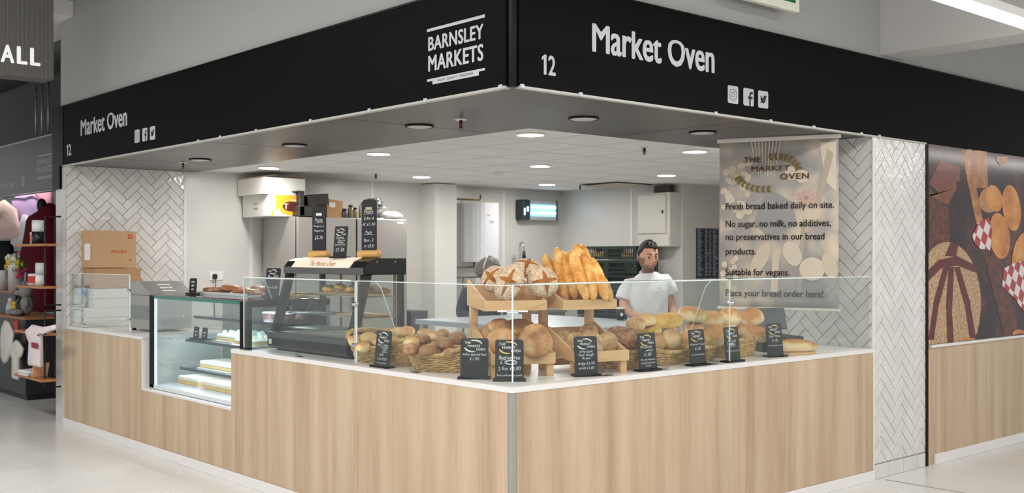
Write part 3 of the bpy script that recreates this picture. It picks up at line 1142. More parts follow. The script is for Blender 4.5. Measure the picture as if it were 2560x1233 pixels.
# ------------------------------------------------------------------ glass screens
def screen(label, a, b, z0, z1, axis, shelf=(0, 0), edges=(1, 1)):
    """upright clear panel from a to b; axis 0 stands along X (y = .03), axis 1 along Y (x = -.03)"""
    r = thing('glass_screen', label, 'glass screen', ((a + b) / 2, 0.03, z0) if axis == 0 else (-0.03, (a + b) / 2, z0), 0 if axis == 0 else PI / 2, 'clear counter screens')
    L = (b - a) / 2
    MB().box((-L, -0.003, 0), (L, 0.003, z1 - z0)).build('pane', GLASS, r)
    e = MB().box((-L, -0.0042, z1 - z0), (L, 0.0042, z1 - z0 + 0.004))
    for s, on in ((-1, edges[0]), (1, edges[1])):
        if on:
            e.box((s * L - 0.0018, -0.004, 0), (s * L + 0.0018, 0.004, z1 - z0))
    e.build('polished_edge', EDGE, r)
    if shelf[1] > shelf[0]:
        MB().box((shelf[0], 0.004, z1 - z0 - 0.002), (shelf[1], 0.2, z1 - z0 + 0.004)).build('top_shelf', GLASS, r)
        MB().box((shelf[0], 0.2, z1 - z0 - 0.002), (shelf[1], 0.204, z1 - z0 + 0.004)).box((shelf[0], -0.006, z1 - z0 + 0.004), (shelf[1], 0.0, z1 - z0 + 0.008)).build('shelf_edge', EDGE, r)
    return r


def clamp(x, y, z, rz, label):
    r = thing('glass_clamp', label, 'clamp', (x, y, z), rz, 'chrome glass clamps')
    MB().box((-0.022, -0.012, -0.011), (0.022, 0.012, 0.011), 0.006, None, 3).build('clamp_body', CHROME, r)
    MB().cyl(0.005, -0.018, -0.011, 10, Matrix.Rotation(PI / 2, 4, 'X')).build('screw', DARK, r)


screen('clear glass screen in front of the white boxes at the left end', -6.13, -4.75, 0.93, 1.392, 0, edges=(0, 1))
screen('clear glass screen in front of the hot cabinet', -2.79, -1.42, 0.925, 1.40, 0, (-0.68, 0.64))
screen('clear glass screen in front of the roll baskets', -1.405, -0.05, 0.925, 1.402, 0, edges=(1, 0))
s2 = screen('clear glass screen in front of the wooden bread stands', 0.03, 1.7535, 0.93, 1.405, 1, (-0.72, 0.84), edges=(1, 0))
s3 = screen('clear glass screen in front of the white loaves and the banner', 1.7555, 3.32, 0.925, 1.405, 1, (-0.75, 0.34), edges=(1, 0))
# sloping side glasses
def slope_glass(label, x, y, rz):
    r = thing('glass_screen', label, 'glass screen', (x, y, 0.925), rz, 'sloping side glasses')
    pl = [(0.0, 0.0), (0.36, 0.0), (0.30, 0.1), (0.16, 0.44), (0.12, 0.474), (0.0, 0.474)]
    M = Matrix.Rotation(PI / 2, 4, 'X')
    MB().prism(pl, -0.003, 0.003, M).build('pane', GLASS, r)
    e = MB()
    e.tube([M @ Vector((p[0], p[1], 0)) for p in pl[1:5]], 0.0028, 6)
    e.build('polished_edge', EDGE, r)


slope_glass('sloping side glass between the hot cabinet and the first basket', -1.40, 0.035, PI / 2)
slope_glass('sloping side glass beside the pastry case', -2.79, 0.035, PI / 2)
slope_glass('sloping side glass among the white loaves', -0.035, 1.74, PI)
for z, s in ((1.268, 'upper'), (1.028, 'lower')):
    clamp(-1.412, 0.024, z, 0, s + ' chrome clamp joining the screens in front of the roll baskets')
    clamp(-0.024, 1.756, z, PI / 2, s + ' chrome clamp joining the screens in front of the white loaves')
    clamp(-4.76, 0.024, z, 0, s + ' chrome clamp on the screen by the stainless bread slicer')
r = thing('glass_clamp', 'chrome clamp with a white cross bar at the corner of the screens', 'clamp', (-0.04, 0.04, 1.268), math.radians(48.5), 'chrome glass clamps')
MB().box((-0.03, -0.014, -0.012), (0.03, 0.014, 0.012), 0.007, None, 3).build('clamp_body', CHROME, r)
MB().box((-0.075, -0.003, 0.006), (0.075, 0.003, 0.014), 0.001).build('cross_bar', EDGE, r)
ft = MB().box((-0.03, 0, 0), (0.03, 0.004, 0.022), 0.001).box((-0.03, 0, 0), (0.03, 0.04, 0.004), 0.001).mesh('acrylic_foot', glassmat('acrylic', (236, 240, 240), 0.05, 1.6))
for n_, (x, y, rz, s) in enumerate(((-0.86, 0.036, 0, 'below the front roll basket'), (-2.1, 0.036, 0, 'below the hot cabinet'), (-0.036, 0.73, PI / 2, 'beside the sourdough sign'), (-0.036, 1.63, PI / 2, 'left of the tin loaf sign'), (-0.036, 2.35, PI / 2, 'in front of the daily white sign'), (-0.036, 1.18, PI / 2, 'right of the wholemeal seeded sign'))):
    o = bpy.data.objects.new('screen_foot', ft)
    COL.objects.link(o)
    o.location, o.rotation_euler = (x, y, 0.91), (0, 0, rz)
    tag(o, 'small clear acrylic foot of the glass screen ' + s, 'bracket', 'acrylic screen feet')
WZ = 0.91
# ================================================================== RIGHT: mural, banner
mu = thing('bread_mural', 'big glossy photo panel of loaves and buns on the right wall', 'picture', (-0.02, 4.11, 0.89))
MB().box((-0.008, 0.0, 0), (0.012, 5.3, ZS - 0.89)).build('backing_panel', crust('mural_ground', [(0.3, (20, 13, 15)), (0.5, (46, 24, 20)), (0.62, (92, 48, 30)), (0.75, (30, 24, 34))], 2.2, 0.12, 0.0, 20), mu)
MM = frame((0.0125, 0, 0), (0, 1, 0), (0, 0, 1))


def pc(px, py):       # photo pixel -> mural plane coordinates
    p = onx(px, py, -0.0075)
    return (p.y - 4.11, p.z - 0.89)


LAY = [0]


def shape(name, pts, m, layer, parent=mu):
    mb = MB()
    LAY[0] += 1
    mb.poly([(max(0.002, p[0]), max(0.003, p[1]), 0) for p in pts], MM @ Matrix.Translation((0, 0, 0.0001 * LAY[0])))
    return mb.build(name, m, parent)


def ell(px, py, rx, ry, rot=0, n=28):
    return [pc(px + rx * math.cos(t) * math.cos(rot) - ry * math.sin(t) * math.sin(rot), py + rx * math.cos(t) * math.sin(rot) + ry * math.sin(t) * math.cos(rot)) for t in [-2 * PI * i / n for i in range(n)]]


def printm(name, c0, c1, c2, sc=6):
    return crust(name, [(0.25, c0), (0.5, c1), (0.75, c2)], sc, 0.16, 0.0, 20)


PM_BASK = printm('print_basket', (52, 24, 18), (88, 44, 28), (120, 64, 36), 18)
PM_BUN = printm('print_bun', (226, 170, 92), (206, 134, 60), (156, 84, 34), 5)
PM_LOAF = printm('print_loaf', (104, 66, 44), (180, 146, 106), (218, 194, 152), 60)
PM_CUT = printm('print_cut', (72, 22, 16), (98, 34, 22), (54, 18, 14), 10)
PM_SEED = printm('print_seeded', (150, 106, 66), (186, 136, 86), (108, 68, 40), 40)
PM_BAG = printm('print_stick', (208, 156, 96), (170, 110, 60), (120, 70, 40), 9)
shape('printed_basket', [pc(2322, 470), pc(2372, 520), pc(2375, 600), pc(2340, 650), pc(2322, 640)], PM_BASK, 1)
shape('printed_basket', [pc(2322, 492), pc(2366, 470), pc(2388, 440), pc(2392, 470), pc(2370, 512), pc(2322, 488)], printm('print_rim', (150, 92, 50), (120, 70, 40), (90, 50, 30)), 2)
shape('printed_basket', [pc(2322, 460), pc(2350, 400), pc(2400, 420), pc(2400, 450), pc(2345, 480)], printm('print_plum', (90, 40, 40), (120, 60, 50), (60, 30, 36)), 1)
for (x0, y0, x1, y1, w_) in ((2416, 374, 2430, 450, 12), (2448, 376, 2452, 470, 18), (2425, 440, 2450, 560, 9), (2470, 560, 2510, 730, 9), (2480, 640, 2530, 850, 20)):
    d = Vector((x1 - x0, y1 - y0)).normalized() * w_
    shape('printed_breadstick', [pc(x0 - d.y, y0 + d.x), pc(x0 + d.y, y0 - d.x), pc(x1 + d.y, y1 - d.x), pc(x1 - d.y, y1 + d.x)], PM_BAG if y1 < 600 else PM_BASK, 2)
shape('printed_loaf', ell(2368, 760, 84, 155, 0.0, 40), PM_LOAF, 2)
for q in ([(2318, 676), (2346, 650), (2352, 672), (2320, 704)], [(2346, 650), (2392, 640), (2392, 664), (2352, 672)], [(2392, 640), (2446, 668), (2438, 682), (2392, 664)], [(2362, 640), (2376, 606), (2396, 610), (2390, 642)]):
    shape('printed_loaf_cut', [pc(*u) for u in q][::-1], PM_CUT, 3)
for (a, b, c_, d_) in ((2365, 668, 2340, 760), (2340, 760, 2326, 850), (2378, 668, 2372, 770), (2372, 770, 2376, 858), (2392, 668, 2418, 760), (2418, 760, 2432, 846)):
    shape('printed_loaf_cut', [pc(a - 7, b), pc(a + 7, b), pc(c_ + 8, d_), pc(c_ - 8, d_)], PM_CUT, 3)
for x, y, rx, ry, ro, m_ in ((2472, 500, 26, 32, 0.1, PM_SEED), (2485, 496, 20, 34, -0.25, PM_BUN), (2528, 520, 23, 58, -0.12, PM_BUN), (2505, 385, 16, 30, 0, PM_BAG), (2498, 590, 26, 58, -0.12, PM_BUN), (2556, 640, 26, 60, 0.15, PM_BUN), (2418, 858, 18, 14, 0, PM_BUN), (2548, 838, 18, 14, 0.2, PM_BUN)):
    shape('printed_bun', [q for q in ell(x, y, rx, ry, ro) if q[1] > 0.004 and q[1] < ZS - 0.9], m_, 4)


def checkm():
    m, nt, b, tc = newmat('print_check', 0.16)
    ck = nt.nodes.new('ShaderNodeTexChecker')
    ck.inputs['Scale'].default_value = 11
    ck.inputs[1].default_value = lin((226, 214, 214))
    ck.inputs[2].default_value = lin((168, 36, 38))
    v = mapped(nt, tc, (1, 1, 1))
    rt = nt.nodes.new('ShaderNodeVectorRotate')
    rt.inputs['Angle'].default_value = 0.5
    rt.inputs['Axis'].default_value = (1, 0, 0)
    nt.links.new(v, rt.inputs[0])
    ad = nt.nodes.new('ShaderNodeVectorMath')
    ad.inputs[1].default_value = (0.02, 0, 0)
    nt.links.new(rt.outputs[0], ad.inputs[0])
    nt.links.new(ad.outputs[0], ck.inputs[0])
    nt.links.new(ck.outputs[0], b.inputs['Base Color'])
    return m


CHECK = checkm()
shape('printed_checked_cloth', [pc(2430, 590), pc(2445, 555), pc(2472, 545), pc(2480, 580), pc(2474, 626), pc(2450, 622), pc(2436, 610)], CHECK, 5)
shape('printed_checked_cloth', [pc(2508, 672), pc(2530, 660), pc(2600, 640), pc(2640, 640), pc(2640, 800), pc(2560, 782), pc(2535, 745), pc(2505, 715)], CHECK, 5)

# banner hanging from the soffit
pA, pB = Vector((-0.812, 2.659, 0)), Vector((-0.05, 2.992, 0))
bw = (pB - pA).length
br = thing('hanging_banner', 'tall cream banner printed with bread facts hanging from the soffit on the right', 'banner', (pA.x, pA.y, 1.18), math.atan2(pB.y - pA.y, pB.x - pA.x))


def bannermat():
    m, nt, b, tc = newmat('banner_print', 0.55, 0.3)
    v = mapped(nt, tc, (1, 1, 1))
    n = noise_node(nt, v, 2.6, 3, 0.5, 0.8)
    vo = nt.nodes.new('ShaderNodeTexVoronoi')
    vo.inputs['Scale'].default_value = 7
    nt.links.new(v, vo.inputs['Vector'])
    f = mathn(nt, 'ADD', mathn(nt, 'MULTIPLY', n.outputs['Fac'], 0.8), mathn(nt, 'MULTIPLY', vo.outputs['Distance'], 0.25))
    r = ramp(nt, f, [(0.36, (212, 196, 174)), (0.46, (196, 184, 168)), (0.54, (170, 164, 158)), (0.68, (150, 148, 146))])
    nt.links.new(r.outputs[0], b.inputs['Base Color'])
    return m


BANM = bannermat()
bmh = MB()
NX, NZ = 10, 20
vs, fs = [], []
for i in range(NZ + 1):
    for k in range(NX + 1):
        u, v_ = k / NX, i / NZ
        vs.append((0.01 + u * (bw - 0.02), 0.0008 * math.sin(v_ * PI * 1.5 + u) * (1 - v_), 0.006 + v_ * 1.166))
for i in range(NZ):
    for k in range(NX):
        a = i * (NX + 1) + k
        fs.append((a, a + 1, a + NX + 2, a + NX + 1))
bmh.add(vs, fs, None, True)
bo = bmh.build('cloth', BANM, br)
sol = bo.modifiers.new('thickness', 'SOLIDIFY')
sol.thickness = 0.001
WB = mat('banner_rail', (222, 216, 208), 0.4)
rl = MB()
rl.box((-0.005, -0.012, 1.165), (bw + 0.005, 0.012, 1.192), 0.004).build('top_rail', WB, br)
MB().box((-0.002, -0.010, -0.004), (bw + 0.004, 0.010, 0.014), 0.004).build('bottom_rail', WB, br)
MB().tube([(0.05, 0, 1.19), (0.05, 0, 1.199)], 0.004, 6).build('hook', STEEL, br)
MB().tube([(bw - 0.05, 0, 1.19), (bw - 0.05, 0, 1.199)], 0.004, 6).build('hook', STEEL, br)
# faded printed ingredients
MBN = frame((0, -0.0022, 0), (1, 0, 0), (0, 0, 1))


LAYB = [0]


def bsh(name, pts, m, lay=0):
    mb = MB()
    LAYB[0] += 1
    mb.poly([(p[0], p[1], 0) for p in pts], MBN @ Matrix.Translation((0, 0, 0.00006 * LAYB[0])))
    mb.build(name, m, br)


CRM = [mat('banner_egg_%d' % k, c, 0.6, var=0.06, vscale=12) for k, c in enumerate(((214, 200, 180), (206, 192, 172), (210, 198, 180)))]
GRY = mat('banner_shade', (154, 152, 150), 0.6, var=0.08)
TAUPE = mat('banner_taupe', (178, 166, 150), 0.6, var=0.08)


def be(u, v_, a, b, ro=0, n=20):
    return [(u * bw + a * math.cos(t) * math.cos(ro) - b * math.sin(t) * math.sin(ro), v_ * 1.17 + a * math.cos(t) * math.sin(ro) + b * math.sin(t) * math.cos(ro)) for t in [2 * PI * i / n for i in range(n)]]


bsh('printed_shape', [(0.30 * bw, 0.60), (0.42 * bw, 0.84), (0.62 * bw, 0.74), (0.66 * bw, 0.58), (0.42 * bw, 0.5)], GRY, 1)
bsh('printed_shape', [(0.84 * bw, 1.14), (0.97 * bw, 1.14), (0.97 * bw, 0.80), (0.88 * bw, 0.88)], CRM[0], 1)
bsh('printed_spoon', [(0.90 * bw, 1.10), (0.95 * bw, 1.06), (0.84 * bw, 0.70), (0.80 * bw, 0.72)], TAUPE, 2)
bsh('printed_spoon', [(0.46 * bw, 0.40), (0.52 * bw, 0.42), (0.50 * bw, 0.12), (0.44 * bw, 0.12)], CRM[1], 2)
bsh('printed_spoon', [(0.70 * bw, 0.62), (0.73 * bw, 0.62), (0.69 * bw, 0.10), (0.66 * bw, 0.10)], TAUPE, 2)
rnd = random.Random(5)
for k in range(26):
    t = k / 26
    bsh('printed_nut', be(0.05 + 0.22 * rnd.random(), 0.56 + 0.32 * t, 0.018 + 0.014 * rnd.random(), 0.016 + 0.014 * rnd.random(), rnd.random() * 3), CRM[k % 3], 3)
for k in range(12):
    bsh('printed_nut', be(0.04 + 0.12 * rnd.random(), 0.10 + 0.22 * k / 12, 0.02, 0.022, 0), CRM[k % 3], 3)
for u_, v_, a_, b_, r_, c_ in ((0.62, 0.80, .05, .05, 0, 1), (0.70, .78, .05, .045, 0, 0), (0.78, .24, .085, .08, 0, 0), (0.92, .26, .05, .09, .3, 1), (0.62, .33, .06, .09, .4, 2), (0.36, .30, .05, .12, -.5, 1)):
    bsh('printed_garlic', be(u_, v_, a_, b_, r_), CRM[c_], 2)
pk = mat('banner_pink', (206, 168, 158), 0.6)
for k in range(10):
    a = k * PI / 5
    bsh('printed_petal', be(0.735 + 0.04 * math.cos(a) / bw, 0.655 + 0.034 * math.sin(a), 0.024, 0.010, a), pk, 4)
bsh('printed_flower_eye', be(0.735, 0.655, 0.011, 0.011), GRY, 5)
for k in range(9):
    bsh('printed_wheat_stalk', [((0.28 + 0.03 * k) * bw, 1.16), ((0.29 + 0.03 * k) * bw, 1.16), ((0.33 + 0.018 * k) * bw, 0.96 - 0.02 * (k % 3)), ((0.325 + 0.018 * k) * bw, 0.96 - 0.02 * (k % 3))], CRM[k % 3], 3)
TXT = mat('banner_text', (52, 44, 38), 0.6)
BRN = mat('banner_brown', (84, 56, 38), 0.6)
OLV = mat('banner_olive', (116, 96, 34), 0.6)
t, g = MB(), MB()
MT = MBN @ Matrix.Translation((0, 0, 0.0075))
for s, u0, u1, v0, v1 in (('THE', .222, .362, .872, .903), ('MARKET', .285, .60, .818, .848), ('OVEN', .52, .757, .765, .80)):
    text_fit(t, s, u0 * bw, u1 * bw, v0 * 1.17, v1 * 1.17, MT, 0.028, spacing=1.1)
t.build('logo_lettering', BRN, br)
crescent(g, 0.48 * bw, 0.955, 0.16, PI * 0.62, PI * 0.05, 0.036, MT, grains=8)
crescent(g, 0.40 * bw, 0.955, 0.20, PI * 1.05, PI * 1.55, 0.036, MT, grains=8)
g.build('wheat_emblem', OLV, br)
t = MB()
for s, y, x1 in (('Fresh bread baked daily on site.', 0.594, 0.955), ('No sugar, no milk, no additives,', 0.489, 0.93), ('no preservatives in our bread', 0.412, 0.88), ('products.', 0.325, 0.325), ('Suitable for vegans.', 0.201, 0.60), ('Place your bread order here!', 0.076, 0.87)):
    vs_, fs_, a, b, c, d = text_geo(s, 0.012)
    sx = (x1 - 0.068) * bw / (b - a)
    t.add([(0.068 * bw + (v.x - a) * sx, y * 1.17 + v.y * 0.066 + v.x * 0.0, 0) for v in vs_], fs_, MT)
t.build('bread_facts', TXT, br)

# ================================================================== WOODEN BREAD STANDS
def stand(label, P0, th, w_=0.355):
    """two-tier slanted crate stand; local x along the front, local y going back"""
    fd = RT * math.cos(th) + FW * math.sin(th)
    r = thing('bread_display_stand', label, 'display stand', (P0[0], P0[1], WZ), math.atan2(fd.y, fd.x), 'wooden bread stands')
    tk = 0.014

    def tray(y0, d, zf, zb, hf, hb, nm):
        sx = MB()
        for xx in (0, w_ - tk):
            vs = [(y0, zf), (y0 + d, zb), (y0 + d, zb + hb), (y0 + 0.03, zf + hf + 0.01), (y0, zf + hf)]
            M = frame((xx, 0, 0), (0, 1, 0), (0, 0, 1))
            sx = MB().prism(vs, 0, tk, M)
            sx.build(nm + '_side', BEECH, r)
        MB().box((-0.002, y0 - tk, zf), (w_ + 0.002, y0, zf + hf), 0.002).build(nm + '_front_board', BEECH, r)
        f_ = MB()
        M = frame((tk, y0, zf), (1, 0, 0), (0, d, zb - zf))
        f_.box((0, 0, 0.0), (w_ - 2 * tk, math.hypot(d, zb - zf), 0.01), 0, M)
        f_.build(nm + '_base', BEECH, r)
        MB().box((tk, y0 + d - 0.012, zb), (w_ - tk, y0 + d, zb + hb * 0.82)).build(nm + '_back_board', BEECH, r)
    tray(0.014, 0.33, 0.068, 0.115, 0.058, 0.15, 'lower_tray')
    tray(0.135, 0.30, 0.345, 0.365, 0.055, 0.142, 'upper_tray')
    for xx in (0.0, w_ - 0.04):
        MB().box((xx, 0.02, 0.0), (xx + 0.04, 0.05, 0.08), 0.002).build('foot', BEECH, r)
        MB().box((xx, 0.36, 0.0), (xx + 0.042, 0.40, 0.36), 0.002).build('post', BEECH, r)
    MB().box((0.04, 0.37, 0.02), (w_ - 0.04, 0.39, 0.06)).build('cross_rail', BEECH, r)
    return r


st1 = stand('left wooden two-tier stand holding floured cross-cut boules', (-0.35, 0.172), math.radians(20))
st2 = stand('right wooden two-tier stand holding a bundle of baguettes', (-0.155, 0.585), math.radians(28), 0.345)

# ------------------------------------------------------------------ bread on the stands
BOU = bread_mesh('floured_boule', CR_BOULE, 0.125, 0.122, 0.085, 2.1, 0.012, 9, 1, 0.6, 48, 32, lump=0.07)
BOL = bread_mesh('floured_boule_long', CR_BOULE, 0.16, 0.10, 0.085, 2.1, 0.012, 9, 2, 0.6, 48, 32, lump=0.07)


def face_rot(elev, az, roll):
    """rotation that turns the local Z (the crown) towards elevation/azimuth as seen from the aisle; az=0 is the camera, positive to its right"""
    d = (-FW * math.cos(az) + RT * math.sin(az)) * math.cos(elev) + Vector((0, 0, 1)) * math.sin(elev)
    q = d.to_track_quat('Z', 'Y') @ Matrix.Rotation(roll, 3, 'Z').to_quaternion()
    return q.to_euler()


for px, py, d, me, el, az, ro, sc, lb in (
        (1236, 698, 5.92, BOU, 0.35, -0.5, 0.9, 0.62, 'floured boule leaning at the left end of the upper tray'),
        (1274, 708, 5.82, BOL, 0.25, -0.1, 1.15, 0.70, 'oval floured loaf standing in the middle of the upper tray'),
        (1356, 706, 5.90, BOU, 0.2, 0.3, 0.15, 0.70, 'round floured boule with a dark cross at the right of the upper tray'),
        (1320, 672, 6.02, BOL, 0.9, 0.0, -0.3, 0.58, 'ridged floured loaf lying on top of the other boules')):
    bread('floured_boule', me, at(px, py, d), face_rot(el, az, ro), lb, 'bread', 'floured boules on the left stand', sc)
FLT = bread_mesh('flat_round', CR_ROUND, 0.125, 0.12, 0.045, 2.2, 0.015, 10, 3, 0.7)
FLD = bread_mesh('flat_dark', CR_DARK, 0.135, 0.09, 0.05, 2.2, 0.015, 10, 4, 0.6)
PAL = bread_mesh('pale_loaf', CR_WHITE, 0.08, 0.06, 0.05, 2.3, 0.015, 10, 5, 0.6)
for nm, px, py, d, me, el, az, ro, sc, lb in (
        ('round_loaf', 1252, 858, 5.73, FLT, 0.25, -0.35, 0.3, 0.68, 'round brown loaf propped at the left of the lower tray, behind the baguette sign'),
        ('round_loaf', 1340, 853, 5.68, FLT, 0.2, 0.15, 2.0, 0.74, 'broad spotted round loaf facing the aisle in the lower tray'),
        ('dark_loaf', 1296, 818, 5.80, FLD, 1.0, 0.1, 0.1, 0.66, 'dark glossy loaf lying across the tops of the two round loaves'),
        ('pale_loaf', 1247, 815, 5.86, PAL, 0.9, 0, 0.2, 0.72, 'pale loaf behind the dark glossy loaf'),
        ('round_loaf', 1222, 832, 5.90, FLT, 0.4, -0.7, 0.5, 0.5, 'small brown loaf against the left side of the lower tray')):
    bread(nm, me, at(px, py, d), face_rot(el, az, ro), lb, 'bread', 'loaves in the lower left tray', sc)
SOU = bread_mesh('sourdough', CR_SOUR, 0.115, 0.10, 0.06, 2.1, 0.02, 9, 6, 0.6)
for px, py, d, el, az, ro, sc, lb in (
        (1405, 848, 6.02, 0.45, -0.4, 0.5, 0.5, 'dark sourdough peeping out at the left of the lower right tray'),
        (1438, 862, 5.93, 0.3, -0.2, 1.4, 0.62, 'sourdough round behind the sourdough sign'),
        (1478, 860, 5.90, 0.25, 0.1, 2.2, 0.66, 'pale sourdough round just right of the sourdough sign'),
        (1519, 857, 5.97, 0.25, 0.5, 0.3, 0.6, 'sourdough loaf standing at the right end of the tray'),
        (1470, 835, 6.10, 0.5, 0.0, 0.9, 0.56, 'dark-crusted sourdough behind the pale round')):
    bread('sourdough_round', SOU, at(px, py, d), face_rot(el, az, ro), lb, 'bread', 'sourdough rounds in the lower right tray', sc)
BAG = bread_mesh('baguette', CR_BAG, 0.19, 0.034, 0.031, 3.2, 0.02, 22, 7, 0.75, 48, 18, 9, 0.28)
k = 0
for x0, y0, x1, y1, d, lb in ((1362, 638, 1404, 748, 6.14, 'baguette at the far left of the bundle'), (1391, 622, 1414, 752, 6.08, 'tall baguette second from the left of the bundle'),
                              (1414, 634, 1438, 745, 6.06, 'darker baguette third from the left of the bundle'), (1430, 628, 1465, 747, 5.99, 'fat baguette in the middle of the bundle'),
                              (1458, 634, 1484, 747, 6.0, 'slim baguette right of the middle of the bundle'), (1478, 648, 1516, 747, 6.0, 'baguette at the right end of the bundle'),
                              (1440, 614, 1480, 740, 6.13, 'light-tipped baguette sticking up behind the middle'), (1456, 615, 1496, 730, 6.17, 'dark-tipped baguette sticking up highest at the back'),
                              (1498, 690, 1524, 750, 6.06, 'short baguette end showing at the lower right of the bundle'), (1408, 632, 1430, 745, 6.16, 'baguette hidden behind the darker one'),
                              (1482, 655, 1512, 745, 6.1, 'baguette behind the right-hand one')):
    a, b = at(x0, y0, d + 0.10), at(x1, y1, d - 0.08)
    dv = (b - a)
    q = dv.to_track_quat('X', 'Z')
    q = q @ Matrix.Rotation(-0.5 + 0.4 * k, 3, 'X').to_quaternion()
    bread('baguette', BAG, (a + b) / 2, q.to_euler(), lb, 'baguette', 'baguettes in the right stand', (dv.length / 0.36, 1.02, 1.02))
    k += 1

# ------------------------------------------------------------------ baskets and loaves
basket('wicker basket of pale rolls beside the hot cabinet, leftmost of the baskets', (-1.40, 0.295, WZ), math.radians(5), 0.50, 0.26, 0.095, 0.06, 0.085)
basket('wicker basket of brown rolls at the front, left of the special loaf sign', (-0.845, 0.245, WZ), math.radians(20), 0.31, 0.22, 0.09, 0.055, 0.06)
basket('wicker basket standing behind the front roll basket', (-1.02, 0.62, WZ), math.radians(20), 0.36, 0.26, 0.105, 0.055, 0.03)
basket('wicker basket behind the wholemeal seeded sign', (-0.32, 1.12, WZ), math.radians(92), 0.26, 0.26, 0.095, 0.04, 0.01)
basket('low wicker basket between the wholemeal seeded and wholemeal signs', (-0.32, 1.42, WZ), math.radians(95), 0.25, 0.24, 0.075, 0.045, 0.02)
basket('wicker basket behind the wholemeal tin sign', (-0.32, 1.72, WZ), math.radians(90), 0.24, 0.26, 0.085, 0.035, 0.0)
basket('small wicker basket between the tin loaf and daily white signs', (-0.32, 2.12, WZ), math.radians(90), 0.30, 0.24, 0.11, 0.03, 0.0)
ROLL = bread_mesh('roll', CR_ROLL, 0.062, 0.058, 0.046, 2.1, 0.02, 16, 11, 0.6, 32, 20, lump=0.12)
ROLP = bread_mesh('roll_pale', CR_PALE, 0.068, 0.058, 0.046, 2.1, 0.02, 16, 12, 0.6, 32, 20, lump=0.12)
pi = 0
for kind, px, py, d, sc, lb in (
        (0, 876, 857, 6.28, 0.98, 'pale roll at the left tip of the first basket'), (0, 922, 846, 6.25, 1.05, 'long pale roll behind the rolls sign'), (0, 955, 840, 6.35, 1.0, 'pale roll right of the rolls sign, at the back of the first basket'),
        (0, 983, 835, 6.42, 1.0, 'golden roll in the back of the first basket'), (0, 1004, 832, 6.5, 0.95, 'golden roll at the far right of the first basket'), (0, 900, 850, 6.42, 0.9, 'pale roll at the back left of the first basket'),
        (0, 985, 866, 6.12, 1.0, 'greyish pale roll low between the first two baskets'), (1, 1021, 876, 5.86, 1.0, 'brown roll front left in the front basket'), (1, 1064, 879, 5.83, 1.06, 'round brown roll at the very front of the front basket'),
        (0, 1026, 858, 6.0, 1.0, 'golden roll behind the front left brown roll'), (1, 1050, 850, 6.05, 0.9, 'grey-brown roll in the middle of the front basket'), (1, 1104, 862, 5.92, 1.12, 'large floury brown roll in the right of the front basket'),
        (1, 1118, 886, 5.8, 0.85, 'brown roll low at the right rim of the front basket'), (0, 1082, 842, 6.15, 1.0, 'pale roll at the back of the front basket'), (1, 1137, 846, 6.0, 1.05, 'floury brown roll at the back right of the front basket'),
        (0, 936, 858, 6.2, 0.95, 'pale roll low in the middle of the first basket'), (0, 905, 868, 6.15, 0.9, 'pale roll behind the left edge of the rolls sign'), (0, 965, 858, 6.25, 0.95, 'golden roll low at the right of the first basket'), (1, 1030, 880, 5.98, 0.95, 'brown roll low at the left rim of the front basket'), (1, 1085, 872, 5.95, 1.0, 'brown roll low in the middle of the front basket'),
        (1, 1047, 888, 5.88, 0.8, 'brown roll tucked low between the two front rolls'), (0, 1062, 836, 6.4, 0.95, 'pale roll in the hind basket'), (1, 1100, 838, 6.4, 0.95, 'brown roll in the hind basket')):
    me = ROLP if kind == 0 else ROLL
    bread('bread_roll', me, at(px + (6 if kind else (14 if 'first basket' in lb else 2)), py - (3 if 'first basket' in lb else 0), d + (0.17 if 'first basket' in lb or 'rolls sign' in lb or 'first two' in lb else 0.05)), (0.25 * math.sin(pi * 2.1), 0.25 * math.cos(pi * 1.3), pi * 1.7), lb, 'bread roll', 'rolls in the left baskets', sc * 0.80)
    pi += 1
LO = bread_mesh('bloomer', CR_WHITE, 0.115, 0.082, 0.070, 2.4, 0.02, 9, 21, 0.6, 44, 30, 2.5, lump=0.14)
LR = bread_mesh('round_white', CR_WHITE, 0.088, 0.082, 0.074, 2.1, 0.02, 9, 22, 0.6, 44, 30, lump=0.16)
LY = bread_mesh('yellow_loaf', CR_YEL, 0.125, 0.085, 0.070, 2.4, 0.025, 10, 23, 0.6, 44, 30, lump=0.16)
LRU = bread_mesh('rustic_loaf', CR_RUST, 0.10, 0.085, 0.075, 2.1, 0.045, 26, 24, 0.6, 40, 28, lump=0.12)
LP = bread_mesh('golden_loaf', CR_PALE, 0.10, 0.078, 0.070, 2.3, 0.025, 9, 25, 0.6, 44, 30, lump=0.16)
